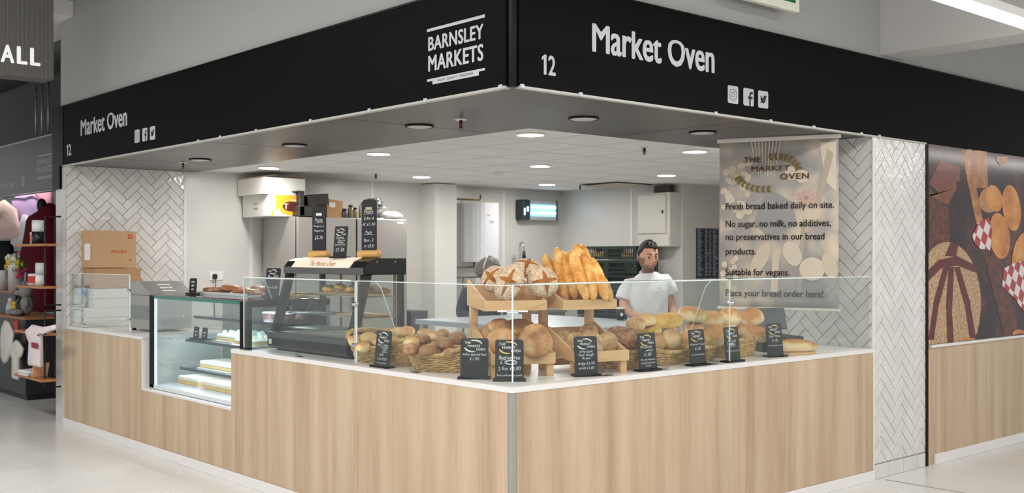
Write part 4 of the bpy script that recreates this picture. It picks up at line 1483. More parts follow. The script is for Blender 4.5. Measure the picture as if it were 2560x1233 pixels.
for nm, me, px, py, d, rz, rx, sc, lb in (
        ('rustic_loaf', LRU, 1570, 848, -0.22, 0.6, 0.5, 0.98, 'rough dark brown loaf right of the sourdough tray'),
        ('rustic_loaf', LRU, 1545, 840, -0.34, 2.6, 0.3, 0.85, 'rough brown loaf half hidden behind the sourdough tray'),
        ('golden_loaf', LP, 1590, 812, -0.34, 0.4, 0.2, 0.72, 'small golden loaf above the rough dark loaf'),
        ('golden_loaf', LP, 1618, 801, -0.34, 1.2, 0.1, 0.72, 'small golden loaf left of the big yellow loaf'),
        ('yellow_loaf', LY, 1671, 803, -0.34, 0.9, 0.25, 0.80, 'big loaf tinged by a yellow reflection on top of the heap'),
        ('yellow_loaf', LY, 1628, 826, -0.34, 0.7, 0.3, 0.60, 'smaller loaf with the same yellow reflection under the big one'),
        ('golden_loaf', LP, 1678, 850, -0.25, 1.9, 0.5, 0.98, 'golden loaf resting on the low basket'),
        ('golden_loaf', LP, 1716, 850, -0.29, 0.6, 0.4, 0.80, 'browned loaf left of the wholemeal tin sign'),
        ('white_loaf', LO, 1730, 788, -0.34, 0.9, 0.15, 0.86, 'floured white loaf at the back of the heap'),
        ('white_loaf', LR, 1736, 822, -0.34, 0.3, 0.3, 0.75, 'pale loaf above the wholemeal tin sign'),
        ('white_loaf', LO, 1775, 797, -0.34, 0.75, 0.2, 0.80, 'browned white loaf left of the upper clamp'),
        ('white_loaf', LR, 1784, 840, -0.26, 1.1, 0.5, 1.02, 'tall white loaf standing between the two tin signs'),
        ('white_loaf', LR, 1824, 793, -0.34, 0.2, 0.2, 0.95, 'round white loaf right of the upper clamp'),
        ('white_loaf', LO, 1880, 793, -0.34, -0.5, 0.55, 0.92, 'big white loaf tilted at the right of the heap'),
        ('white_loaf', LR, 1820, 815, -0.34, 0.8, 0.1, 0.70, 'white loaf seen behind the seam of the screens'),
        ('white_loaf', LR, 1850, 824, -0.34, 0.1, 0.2, 0.66, 'browned small loaf above the tin loaf sign'),
        ('white_loaf', LO, 1887, 836, -0.27, 0.5, 0.3, 0.86, 'white loaf filling the small basket'),
        ('white_loaf', LR, 1920, 836, -0.36, 0.9, 0.4, 0.76, 'white loaf behind the daily white sign'),
        ('golden_loaf', LP, 1640, 855, -0.27, 0.9, 0.4, 0.80, 'golden loaf behind the wholemeal seeded sign'),
        ('white_loaf', LR, 1755, 860, -0.30, 0.4, 0.4, 0.75, 'loaf behind the wholemeal tin sign')):
    bread(nm, me, onx(px, py, d), (rx, 0.15 * math.sin(px), rz), lb, 'bread', 'loaves heaped in the right baskets', sc * 0.89)
bd = MB().lathe([(0.0001, 0), (0.14, 0), (0.145, 0.006), (0.14, 0.012), (0.0001, 0.012)], 36)
bo_ = tag(bd.build('wooden_board', BEECH), 'round wooden board under the long white loaf at the right', 'board')
pb = onz(2000, 884, WZ)
bo_.location = (pb.x - 0.03, pb.y - 0.02, WZ)
bo_.scale = (0.8, 1.25, 1)
LL = bread_mesh('long_loaf', CR_WHITE, 0.17, 0.06, 0.05, 2.3, 0.02, 9, 31, 0.6, 44, 20, 4, 0.2)
bread('long_loaf', LL, (pb.x - 0.03, pb.y - 0.03, WZ + 0.045), (0, 0, math.radians(58)), 'long slashed white loaf on the round board by the tiled wall', 'bread')

# ------------------------------------------------------------------ chalkboard signs
A = math.radians
L = lambda s, y, sz, **k: (s, y, sz, k)
sign('chalkboard for rolls 80p each beside the first basket', (-1.205, 0.068, WZ), 0, 0.146, 0.2, [L('Rolls - white', .555, .020), L('wholemeal', .495, .016, x=.12), L('poppy', .44, .016, x=.14), L('sesame', .37, .016, x=.14), L('£0.80', .28, .018, x=-.05), L('5 for £2.00', .16, .020), L('other special rolls', .05, .013)])
sign('chalkboard for a special loaf at £1.50 left of the wooden stand', (-0.41, 0.10, WZ), A(42), 0.146, 0.2, [L("Adi's special loaf", .55, .019), L('£1.50', .43, .022)])
sign('chalkboard for baguettes, 2 for £2.00, at the counter corner', (-0.215, 0.172, WZ), A(48), 0.146, 0.2, [L('Baguettes', .50, .028), L('£', .385, .024, x=-.28), L('2 for £2.00', .22, .026), L('flour,salt,water,yeast', .07, .0155)], True)
t = MB()
bs_ = [o for o in bpy.data.objects if o.get('label', '').startswith('chalkboard for baguettes')][0]
for s in (0.0, 0.35):
    t.tube([(0.008 + (0.032 - s * .02) * math.cos(a * 2 * PI / 20), 0.0052, 0.095 + (0.011 - s * 0.008) * math.sin(a * 2 * PI / 20)) for a in range(20)], 0.0016, 5, closed=True)
t.build('crossed_out_price', CHALKW, bs_)
sign('chalkboard for white spelt sourdough, large £2.50 small £1.80', (-0.115, 0.632, WZ), A(66), 0.13, 0.2, [L('white Spelt', .57, .017), L('Sour dough', .48, .019), L('Bread', .39, .019), L('large £2.50', .25, .021), L('small £1.80', .13, .019)])
sign('chalkboard for wholemeal seeded loaf at £1.80', (-0.070, 1.075, WZ), A(88), 0.14, 0.2, [L('Wholemeal', .58, .02, x=-.08), L('seeded', .49, .02, x=.1), L('£1.80', .36, .026), L('flour,salt,wholemeal', .24, .014), L('multigrain,water,yeast', .15, .013), L('linseeds', .07, .014)], True)
sign('chalkboard for wholemeal tin loaf at £1.20', (-0.070, 1.515, WZ), A(90), 0.14, 0.2, [L('Wholemeal Tin Loaf', .54, .0165), L('£1.20', .40, .025), L('flour,salt,water,yeast', .25, .014)], True)
sign('chalkboard for tin loaf at £1.20 right of the screen seam', (-0.070, 1.845, WZ), A(90), 0.14, 0.2, [L('Tin Loaf', .54, .024), L('£1.20', .40, .026), L('flour,salt,water,yeast', .26, .014)], True)
sign('chalkboard for daily white loaf at £1.50 beside the long loaf', (-0.10, 2.325, WZ), A(82), 0.14, 0.2, [L('Daily White', .56, .021), L('£1.50', .42, .025), L('flour,salt,water,yeast', .28, .014)], True)
# ================================================================== PASTRY CASE in the notch of the counter
CXL, CXR, CY0, CY1, CZ0, CZ1 = -4.415, -2.772, 0.052, 0.70, 0.502, 1.248
pcx = thing('pastry_display_case', 'refrigerated glass pastry case with black posts set into the counter', 'display fridge', ((CXL + CXR) / 2, (CY0 + CY1) / 2, CZ0))
Mi = Matrix.Translation((-(CXL + CXR) / 2, -(CY0 + CY1) / 2, -CZ0))
IN = mat('case_inner_white', (214, 220, 224), 0.35)
MB().box((CXL, CY0, CZ0), (CXR, CY1, CZ0 + 0.03), 0, Mi).build('floor_tray', IN, pcx)
MB().box((CXL, CY1 - 0.02, CZ0 + 0.03), (CXR, CY1, CZ1), 0, Mi).build('rear_frame', glassmat('case_rear', (206, 220, 222), 0.05, 1.5), pcx)
for a, b in ((CXL, CXL + 0.085), (CXR - 0.125, CXR)):
    MB().box((a, CY0, CZ0 + 0.002), (b, CY0 + 0.03, CZ1 - 0.012), 0.003, Mi).build('front_post', BLACKG, pcx)
MB().box((CXL + 0.085, CY0 + 0.005, CZ0 + 0.03), (CXL + 0.105, CY0 + 0.02, CZ1 - 0.03), 0, Mi).build('glass_edge_glow', mat('case_edge_glow', (226, 236, 242), 0.5, emit=0.5), pcx)  # bright glass edge of the case, its glow painted in by emission
MB().box((CXL + 0.105, CY0 + 0.006, CZ0 + 0.03), (CXR - 0.125, CY0 + 0.012, CZ1 - 0.03), 0, Mi).build('front_glass', GLASS, pcx)
MB().box((CXL + 0.08, CY0 + 0.002, CZ1 - 0.034), (CXR - 0.125, CY0 + 0.014, CZ1 - 0.012), 0, Mi).build('green_glass_edge', EDGEG, pcx)
MB().box((CXR - 0.008, CY0 + 0.03, CZ0 + 0.03), (CXR - 0.002, CY1 - 0.02, CZ1 - 0.05), 0, Mi).build('side_glass', GLASS, pcx)
MB().box((CXL + 0.002, CY0 + 0.03, CZ0 + 0.03), (CXL + 0.008, CY1 - 0.02, CZ1 - 0.03), 0, Mi).build('side_glass', GLASS, pcx)
MB().box((CXL, CY0, CZ1 - 0.012), (CXR, CY1, CZ1), 0.002, Mi).build('top_glass', glassmat('case_top', (120, 138, 136), 0.04, 2.5), pcx)
MB().box((CXR - 0.03, CY0 + 0.03, CZ1 - 0.05), (CXR, CY1, CZ1 - 0.012), 0.002, Mi).build('top_rail', BLACKG, pcx)
MB().box((CXL, CY1 - 0.03, CZ1 - 0.05), (CXR, CY1, CZ1 - 0.0125), 0.002, Mi).build('top_rail', BLACKG, pcx)
MB().box((CXL + 0.15, CY0 + 0.30, CZ1 - 0.03), (CXR - 0.05, CY0 + 0.33, CZ1 - 0.013), 0, Mi).build('case_lamp', mat('case_lamp_lit', (235, 244, 255), 0.5, emit=26), pcx)
SHM = mat('shelf_edge_steel', (88, 100, 110), 0.3, 0.6)
SHG = glassmat('shelf_glass', (214, 228, 232), 0.04, 1.2)
for z, y0 in ((1.06, 0.37), (0.875, 0.30), (0.655, 0.25)):
    s_ = MB().box((CXL + 0.12, y0 + 0.012, z - 0.004), (CXR - 0.01, CY1 - 0.02, z + 0.004), 0, Mi).build('shelf', SHG, pcx)
    MB().box((CXL + 0.12, y0, z - 0.012), (CXR - 0.01, y0 + 0.014, z + 0.010), 0.002, Mi).build('shelf_edge', SHM, s_)
    MB().box((CXL + 0.14, y0 + 0.02, z - 0.012), (CXR - 0.05, y0 + 0.03, z - 0.005), 0, Mi).build('shelf_lamp', MATS['case_lamp_lit'], s_)
for y in (0.55, 0.71):
    MB().box((CXR - 0.30, y, CZ0 + 0.03), (CXR - 0.28, y + 0.02, CZ1 - 0.03), 0, Mi).build('shelf_upright', SHM, pcx)
CREAM = mat('cake_cream', (246, 240, 222), 0.6, bump=0.3, bscale=50)
SPONGE = mat('cake_sponge', (226, 192, 128), 0.8, var=0.15, vscale=40, bump=0.4, bscale=90)
MERIN = mat('meringue', (250, 247, 240), 0.6, bump=0.4, bscale=30)


def cake(x, y, z, lx, ly, h, label, top=CREAM, lumps=0, cuts=0):
    r = thing('cake_slab', label, 'cake', (x, y, z), 0, 'cakes in the pastry case')
    MB().box((-lx / 2 - 0.015, -ly / 2 - 0.015, 0), (lx / 2 + 0.015, ly / 2 + 0.015, 0.008), 0.003).build('tray', PAPER, r)
    MB().box((-lx / 2, -ly / 2, 0.008), (lx / 2, ly / 2, 0.008 + h * 0.5), 0.006).build('sponge', SPONGE, r)
    t_ = MB()
    if cuts:
        for c in range(cuts):
            a = -lx / 2 + lx * c / cuts
            t_.box((a + 0.002, -ly / 2, 0.008 + h * 0.5), (a + lx / cuts - 0.002, ly / 2, h + 0.008), 0.008)
    else:
        t_.box((-lx / 2, -ly / 2, 0.008 + h * 0.5), (lx / 2, ly / 2, h + 0.008), 0.01)
    rn = random.Random(int(lx * 1000))
    for q in range(lumps):
        t_.sphere((rn.uniform(-lx / 2 + .03, lx / 2 - .03), rn.uniform(-ly / 2 + .03, ly / 2 - .03), h + 0.008), (0.024, 0.022, rn.uniform(.016, .03)), 10, 6)
    t_.build('topping', top, r)


cake(-4.08, 0.36, CZ0 + 0.03, 0.36, 0.28, 0.06, 'cream-topped cake slab at the left of the case floor', cuts=3)
cake(-3.95, 0.60, CZ0 + 0.03, 0.5, 0.16, 0.09, 'taller cream cake behind on the case floor', cuts=4)
cake(-3.52, 0.34, CZ0 + 0.03, 0.52, 0.28, 0.06, 'crumbly cream slice tray at the right of the case floor', cuts=4)
cake(-3.85, 0.46, 0.66, 0.55, 0.24, 0.055, 'large white cream cake on the lowest shelf', cuts=5)
cake(-3.30, 0.50, 0.66, 0.4, 0.24, 0.05, 'cream slices at the right of the lowest shelf', cuts=3)
cake(-3.80, 0.55, 0.88, 0.40, 0.26, 0.05, 'heap of white meringues on the middle shelf', MERIN, 34)
cake(-3.42, 0.48, 0.88, 0.28, 0.26, 0.04, 'row of cream tarts on the middle shelf behind the post', CREAM, 6)
PINK = glassmat('pink_tub', (232, 190, 196), 0.15, 2.0)
PINKL = mat('tub_lid', (226, 224, 226), 0.3)
tubm = MB().lathe([(0.0001, 0), (0.046, 0), (0.058, 0.062), (0.056, 0.064)], 18).mesh('tub', mat('pink_dessert', (214, 160, 168), 0.35))
lidm = MB().lathe([(0.060, 0.062), (0.061, 0.070), (0.05, 0.076), (0.0001, 0.076)], 18).mesh('lid', PINKL)
q = 0
for px, py, yy, lb in ((636, 796, .44, 'pink dessert tub nearest the black post'), (662, 800, .42, 'pink dessert tub second from the post'), (690, 802, .40, 'pink dessert tub beside the hot cabinet'), (650, 780, .56, 'pink dessert tub in the back row by the post'), (680, 782, .55, 'pink dessert tub in the back row by the cabinet')):
    r = thing('dessert_tub', lb, 'tub', (-3.17 + 0.125 * (q % 3) if q < 3 else -3.12 + 0.125 * (q - 3), 0.44 if q < 3 else 0.58, 1.065), 0, 'pink dessert tubs in the case')
    for nm, me in (('cup', tubm), ('lid', lidm)):
        o = bpy.data.objects.new(nm, me)
        COL.objects.link(o)
        o.parent = r
    q += 1
sign('small black price card left on the middle shelf of the case', (-4.18, 0.335, 0.885), A(8), 0.07, 0.09, [L('~~~', .5, .02), L('~~', .2, .02)], lg=False, group='small price cards in the case')
sign('small black price card right of its twin on the middle shelf', (-4.03, 0.335, 0.885), A(8), 0.07, 0.09, [L('~~~', .5, .02), L('~~', .2, .02)], lg=False, group='small price cards in the case')
sign('black price card on the lowest shelf by the oak edge', (-3.12, 0.29, 0.665), A(4), 0.10, 0.11, [L('~~~~', .6, .02), L('~~~', .3, .02)], lg=False, group='small price cards in the case')
# on top of the case
sign('narrow black price card on the left of the case top', (-4.08, 0.26, CZ1 + 0.001), A(20), 0.075, 0.115, [L('~~~~', .7, .018), L('~~~', .45, .02), L('~~~', .2, .016)], lg=False)
sign('chalkboard reading 3 for £1.20 on the case top beside the hot cabinet', (-3.15, 0.44, CZ1 + 0.001), A(14), 0.145, 0.2, [L('3 for £1.20', .26, .024)])
r = thing('pastry_tray', 'long steel tray of wrapped pastries on top of the case', 'tray', (-3.76, 0.50, CZ1 + 0.001), 0)
MB().box((-0.42, -0.16, 0), (0.42, 0.16, 0.006), 0.002).box((-0.42, -0.16, 0.006), (0.42, -0.152, 0.02)).box((-0.42, 0.152, 0.006), (0.42, 0.16, 0.02)).build('tray_pan', mat('tray_pale', (206, 206, 204), 0.35), r)
PAS = bread_mesh('wrapped_pastry', crust('pastry_brown', [(0.3, (196, 140, 96)), (0.55, (150, 96, 60)), (0.75, (232, 214, 196))], 12, 0.3, 0.3, 30), 0.085, 0.06, 0.026, 2.2, 0.09, 22, 41, 0.7, 32, 18)
for k in range(9):
    bread('wrapped_pastry', PAS, (-4.08 + 0.08 * k, 0.43 + 0.12 * (k % 2), CZ1 + 0.03 + 0.018 * (k % 3 == 1)), (0, 0.1 * math.sin(k), 0.5 + k * 0.9), ('wrapped brown pastry at the left end of the tray', 'wrapped pastry second on the tray', 'wrapped pastry third from the left on the tray', 'wrapped pastry left of the tray middle', 'wrapped pastry in the middle of the tray', 'wrapped pastry right of the tray middle', 'wrapped pastry third from the right on the tray', 'wrapped pastry next to the last on the tray', 'shiny wrapped pastry at the right end of the tray')[k], 'pastry', 'wrapped pastries on the case')
BUN_ = bread_mesh('flaky_bun', CR_PASTRY, 0.05, 0.04, 0.022, 2.1, 0.04, 20, 42, 0.6, 20, 12)
for k, (x, y, s) in enumerate(((-3.29, 0.52, 'left of the 3 for £1.20 sign'), (-2.99, 0.60, 'right of the 3 for £1.20 sign'), (-3.18, 0.6, 'just behind the 3 for £1.20 sign'))):
    bread('flaky_pastry', BUN_, (x, y, CZ1 + 0.016), (0, 0, k), 'small flaky pastry ' + s, 'pastry', 'flaky pastries on the case')

# ================================================================== HOT CABINET
HX0, HX1, HY0_, HY1 = -2.72, -1.73, 0.19, 0.62
hc = thing('hot_food_cabinet', 'black heated pie cabinet with sloping glass and a wooden name panel', 'hot cabinet', ((HX0 + HX1) / 2, (HY0_ + HY1) / 2, WZ))
Mh = Matrix.Translation((-(HX0 + HX1) / 2, -(HY0_ + HY1) / 2, -WZ))
BLK = mat('cabinet_black', (22, 23, 24), 0.3)
base_prof = [(HY0_ - 0.02, WZ + 0.03), (HY0_ + 0.0, WZ + 0.012), (HY1, WZ + 0.012), (HY1, WZ + 0.115), (HY0_ + 0.02, WZ + 0.115), (HY0_ - 0.02, WZ + 0.09)]
MX = lambda x: frame((x, 0, 0), (0, 1, 0), (0, 0, 1))
MB().prism(base_prof, 0, HX1 - HX0, Mh @ MX(HX0)).build('base', BLK, hc)
MB().box((HX0 - 0.002, HY0_ - 0.026, WZ + 0.085), (HX1 + 0.002, HY0_ + 0.02, WZ + 0.125), 0.008, Mh).build('front_lip', mat('cabinet_grey', (92, 92, 90), 0.35, 0.3), hc)
for x in (HX0 + 0.06, HX1 - 0.06):
    for y in (HY0_ + 0.04, HY1 - 0.05):
        MB().cyl(0.016, WZ, WZ + 0.014, 12, Mh @ Matrix.Translation((x, y, 0))).build('rubber_foot', BLACKM, hc)
TY = 0.33    # front of the canopy
can = [(TY - 0.035, 1.43), (HY1, 1.43), (HY1, 1.535), (TY + 0.06, 1.535), (TY, 1.515), (TY - 0.035, 1.475)]
MB().prism(can, 0, HX1 - HX0, Mh @ MX(HX0)).build('canopy', BLK, hc)
MB().prism([(TY - 0.037, 1.432), (TY - 0.025, 1.432), (TY - 0.02, 1.476), (TY - 0.037, 1.476)], 0.004, HX1 - HX0 - 0.004, Mh @ MX(HX0)).build('canopy_front_band', MATS['cabinet_grey'], hc)
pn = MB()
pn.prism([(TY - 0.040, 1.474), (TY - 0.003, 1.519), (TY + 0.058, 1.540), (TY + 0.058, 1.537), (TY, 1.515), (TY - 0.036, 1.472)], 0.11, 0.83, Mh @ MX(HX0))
np_ = pn.build('name_panel', mat('panel_wood_glow', (246, 224, 204), 0.45, emit=0.3), hc)  # warm backlight put into the panel's own material
np_['label'] = 'pale wooden name panel with a glow painted in'
t = MB()
sl_ = Vector((0, 0.037, 0.045)).normalized()
MTp = Mh @ frame((HX0 + 0.47, TY - 0.0425, 1.4755), (1, 0, 0), sl_)
text_fit(t, 'The Market Oven', -0.15, 0.17, 0.012, 0.05, MTp, 0.0, 0.2)
t.build('panel_lettering', mat('panel_brown', (176, 130, 70), 0.6), np_)
for x0 in (HX0, HX1 - 0.045):
    for (ya, za, yb, zb, w_) in ((HY0_ + 0.0, WZ + 0.115, TY - 0.02, 1.435, 0.06), (HY1 - 0.04, WZ + 0.115, HY1 - 0.04, 1.435, 0.04)):
        MB().prism([(ya, za), (ya + w_, za), (yb + w_ * .8, zb), (yb, zb)], 0, 0.045 if w_ > .05 else 0.03, Mh @ MX(x0)).build('post', BLK, hc)
MB().prism([(HY0_ + 0.02, WZ + 0.12), (HY0_ + 0.024, WZ + 0.12), (TY + 0.004, 1.43), (TY, 1.43)], 0.045, HX1 - HX0 - 0.045, Mh @ MX(HX0)).build('front_glass', GLASS, hc)
for x in (HX0 + 0.01, HX1 - 0.014):
    MB().prism([(HY0_ + 0.06, WZ + 0.12), (HY1 - 0.03, WZ + 0.12), (HY1 - 0.03, 1.43), (TY + 0.03, 1.43)], 0, 0.004, Mh @ MX(x)).build('side_glass', GLASS, hc)
for x in (HX0 + 0.25, HX0 + 0.5, HX1 - 0.10):
    MB().box((x, HY1 - 0.03, WZ + 0.12), (x + 0.02, HY1 - 0.02, 1.43), 0, Mh).build('shelf_track', mat('brass_track', (150, 126, 86), 0.4, 0.6), hc)
WIRE = mat('wire_chrome', (186, 186, 180), 0.25, 0.9)
for z, y0 in ((1.29, 0.33), (1.16, 0.30), (1.06, 0.27)):
    rk = MB()
    for k in range(9):
        y = y0 + (HY1 - 0.04 - y0) * k / 8
        rk.tube([(HX0 + 0.05, y, z), (HX1 - 0.05, y, z)], 0.0025, 5, Mh)
    for x in (HX0 + 0.06, (HX0 + HX1) / 2, HX1 - 0.06):
        rk.tube([(x, y0, z - 0.003), (x, HY1 - 0.03, z - 0.003)], 0.003, 5, Mh)
    rk.build('wire_shelf', WIRE, hc)
MB().box((HX0 + 0.05, HY0_ + 0.05, WZ + 0.116), (HX1 - 0.05, HY1 - 0.02, WZ + 0.124), 0.002, Mh).build('crumb_tray', STEEL, hc)
t = MB()
for yy in (0.20, 0.34):
    text_line(t, '~~', yy, 0, 0.010, Mh @ frame((HX1 + 0.0008, HY0_, 1.51), (0, 1, 0), (0, 0, 1)), 1.4, 0, 0)
t.poly([(-0.05, 0.0, 0), (-0.012, 0.0, 0), (-0.012, 0.035, 0), (-0.05, 0.035, 0)], Mh @ frame((HX0 + 0.07, HY0_ - 0.0215, WZ + 0.04), (1, 0, 0), (0, 0, 1)))
t.build('rating_plate', PAPER, hc)
for k, (x, y, z, lx) in enumerate(((-2.12, 0.46, 1.294, 0.62), (-1.95, 0.44, 1.164, 0.34))):
    tag(MB().box((-lx / 2, -0.10, 0), (lx / 2, 0.10, 0.012), 0.003).build('serving_board', BEECH, None, (x, y, z)), ('long wooden board of yellow pastries on the top rack of the hot cabinet', 'short wooden board on the middle rack of the hot cabinet')[k], 'board')
for k in range(8):
    bread('cheese_pastry', BUN_, (-2.38 + 0.072 * k, 0.45 + 0.05 * (k % 2), 1.328 + 0.006 * (k % 3)), (0.2, 0.1, k * 1.3), ('yellow pastry at the left end of the hot cabinet board', 'yellow pastry second on the hot board', 'yellow pastry third on the hot board', 'yellow pastry fourth on the hot board', 'yellow pastry fifth on the hot board', 'yellow pastry sixth on the hot board', 'yellow pastry next to last on the hot board', 'yellow pastry at the right end of the hot cabinet board')[k], 'pastry', 'yellow pastries in the hot cabinet', 1.15)
bread('pasty', PAS, (-1.86, 0.5, 1.325), (0, 0, 0.4), 'brown pasty on the top rack at the right of the hot cabinet', 'pastry', None, 0.9)
# boards on wooden log feet, standing on the cabinet


def tall_board(label, x, y, w_, h, lines, slot):
    r = thing('menu_board', label, 'menu board', (x, y, 1.535), A(16), 'tall menu boards')
    rr = 0.02
    pl = [(-w_ / 2, 0), (w_ / 2, 0), (w_ / 2, h - rr), (w_ / 2 - rr, h), (-w_ / 2 + rr, h), (-w_ / 2, h - rr)]
    M = Matrix.Translation((0, 0, 0.012)) @ Matrix.Rotation(PI / 2, 4, 'X')
    MB().prism(pl, -0.004, 0.004, M).build('board', CHALK, r)
    MB().box((-0.028, -0.0046, 0.012 + h - 0.07), (0.028, 0.0046, 0.012 + h - 0.048), 0.003).build('hand_slot', slot, r)
    MB().lathe([(0.0001, -0.085), (0.024, -0.085), (0.026, -0.08), (0.026, 0.08), (0.024, 0.085), (0.0001, 0.085)], 20, Matrix.Translation((0, 0, 0.0262)) @ Matrix.Rotation(PI / 2, 4, 'Y')).build('log_foot', mat('yellow_wood', (216, 170, 96), 0.5, var=0.12), r)
    t_ = MB()
    for s, y_, sz, kw in lines:
        text_line(t_, s, kw.get('x', 0) * w_, y_ * h, sz, M @ Matrix.Translation((0, 0, 0.005)), 1, 0.0, 0.5, 0.12, 0.05)
        if kw.get('u'):
            t_.poly([(-0.04, y_ * h - 0.008, 0), (0.04, y_ * h - 0.006, 0), (0.04, y_ * h - 0.004, 0), (-0.04, y_ * h - 0.006, 0)], M @ Matrix.Translation((0, 0, 0.005)))
    t_.build('lettering', CHALKW, r)


tall_board('tall black pizza menu board on a log foot, left on the hot cabinet', -2.46, 0.42, 0.12, 0.345, [L('Pizza', .68, .036, u=1), L('Margarita or', .58, .019), L('Pepperoni', .49, .021), L('£2.70', .34, .034)], PAPER)
tall_board('tall black rolls menu board on a log foot, right on the hot cabinet', -1.855, 0.42, 0.12, 0.365, [L('Pastry', .76, .03, u=1), L('2 for 4', .64, .03), L('or £1.10', .54, .03), L('Pasty', .40, .026, u=1), L('Box - 2', .26, .027), L('or £2.0', .16, .027)], mat('slot_tan', (190, 176, 140), 0.6))
sign('chalkboard at £1.50 in the middle of the hot cabinet top', (-2.125, 0.37, 1.535), A(14), 0.115, 0.20, [L('Cornish', .58, .023, x=-.06), L('Pasty or', .50, .019, x=.1), L('Cheese', .43, .019), L('homemade rolls', .365, .014), L('£1.50', .17, .034)], foot=True, group='tall menu boards')

# ================================================================== BOXES and SLICER at the left end
def carton(name, label, x0, y0, z0, lx, ly, h, m, rz=0, open_=False, group=None, cat='box'):
    r = thing(name, label, cat, (x0 + lx / 2, y0 + ly / 2, z0), rz, group)
    MB().box((-lx / 2, -ly / 2, 0), (lx / 2, ly / 2, h), 0.003).build('carton_body', m, r)
    return r


FRA = carton('cardboard_box', 'brown cardboard box printed FRAGILE on top of the stack at the left', -6.135, 0.135, 1.442, 0.285, 0.40, 0.335, CARD)
Mf = frame((0.1432, 0, 0), (0, 1, 0), (0, 0, 1))
t = MB()
text_line(t, 'FRAGILE', 0.04, 0.135, 0.036, Mf, 1.1, 0.03)
for (a, b, c, d) in ((0.12, 0.265, 0.14, 0.282), (0.145, 0.265, 0.165, 0.282), (0.12, 0.288, 0.14, 0.305), (0.145, 0.288, 0.165, 0.305), (0.13, 0.062, 0.155, 0.075)):
    t.poly([(a, b, 0), (c, b, 0), (c, d, 0), (a, d, 0)], Mf)
t.build('red_print', RED, FRA)
MB().box((-0.06, -0.2008, 0.07), (0.08, -0.2, 0.22)).build('address_label', PAPER, FRA)
MB().box((-0.143, -0.203, 0.3), (0.143, 0.0, 0.338), 0.002).build('top_flap', CARD, FRA)
B2 = carton('cardboard_box', 'lower brown cardboard box under the FRAGILE box', -6.135, 0.145, 1.256, 0.29, 0.43, 0.18, CARDD)
MB().box((0.145, -0.18, 0.09), (0.1458, 0.215, 0.094)).build('lid_seam', CARD, B2)
for k in range(4):
    z = WZ + 0.002 + 0.0855 * k
    y0 = 0.047 if k < 2 else 0.125
    ly = 0.43 - (y0 - 0.047)
    r = carton('white_cake_box', ('lowest', 'second from the bottom', 'third from the bottom', 'topmost')[k] + ' of the flat white cake boxes under the cardboard boxes', -6.13, y0, z, 0.335 + 0.004 * (k % 2), ly, 0.084, CARDW, 0, group='flat white cake boxes at the left end')
    for q, (x, zz) in enumerate(((-0.12, 0.03), (0.1, 0.06), (0.15, 0.02))):
        MB().box((x, -ly / 2 - 0.0012, zz), (x + 0.014, -ly / 2 - 0.0002, zz + 0.014)).build('corner_slot', mat('slot_dark', (92, 80, 70), 0.8), r)
pbg = dough(0.105, 0.034, 0.075, 2.2, 0.16, 26, 51, 0.9, 48, 34, lump=0.7)
o = tag(pbg.build('plastic_bag', mat('bag_white', (206, 206, 202), 0.3, spec=0.5)), 'crumpled white plastic bag on the lower cake boxes at the far left', 'bag')
o.location = (-6.02, 0.087, WZ + 0.172 + 0.070)
o = tag(dough(0.085, 0.032, 0.04, 2.2, 0.18, 26, 52, 0.9, 40, 28, lump=0.7).build('plastic_bag', mat('bag_blue', (160, 194, 224), 0.3)), 'pale blue plastic bag lying on the crumpled white bag', 'bag')
o.location = (-5.97, 0.085, WZ + 0.33)
bs = thing('bread_slicer', 'stainless steel bread slicer with a slotted sloping lid', 'bread slicer', (-5.06, 0.40, WZ))
MB().box((-0.22, -0.17, 0.02), (0.24, 0.2, 0.31), 0.008).build('body', STEEL, bs)
MXZ = frame((0, 0.2, 0), (1, 0, 0), (0, 0, 1))
MB().prism([(-0.22, 0.31), (0.24, 0.31), (0.24, 0.325), (0.02, 0.42), (-0.22, 0.42)], 0, 0.37, MXZ).build('sloping_lid', STEEL, bs)
MB().box((-0.20, -0.172, 0.10), (0.22, -0.1695, 0.22)).build('front_plate', mat('plate_grey', (150, 152, 152), 0.3, 0.6), bs)
lv = Vector((-0.22, 0, 0.095)).normalized()
ML2 = frame((0.235, 0.10, 0.3275), (0, 1, 0), lv)
for k in range(3):
    MB().box((-0.14, 0.035 + 0.06 * k, -0.002), (-0.03, 0.055 + 0.06 * k, 0.0025), 0, ML2).build('slot', PAPER, bs)
for x in (-0.19, 0.21):
    MB().cyl(0.018, 0, 0.022, 12, Matrix.Translation((x, -0.13, 0))).build('foot', DARK, bs)
r = thing('wall_socket', 'white double wall socket with a black plug on the left wall', 'socket', (XW, 1.474, 1.349))
MB().box((0, -0.073, -0.043), (0.009, 0.073, 0.043), 0.004).build('face_plate', PAPER, r)
MB().box((0.009, -0.045, -0.03), (0.04, 0.0, 0.02), 0.01).build('plug', BLACKM, r)
MB().tube([(0.03, -0.02, -0.03), (0.035, -0.02, -0.09), (0.02, -0.03, -0.2), (0.012, -0.02, -0.40)], 0.004, 6).build('cable', BLACKM, r)

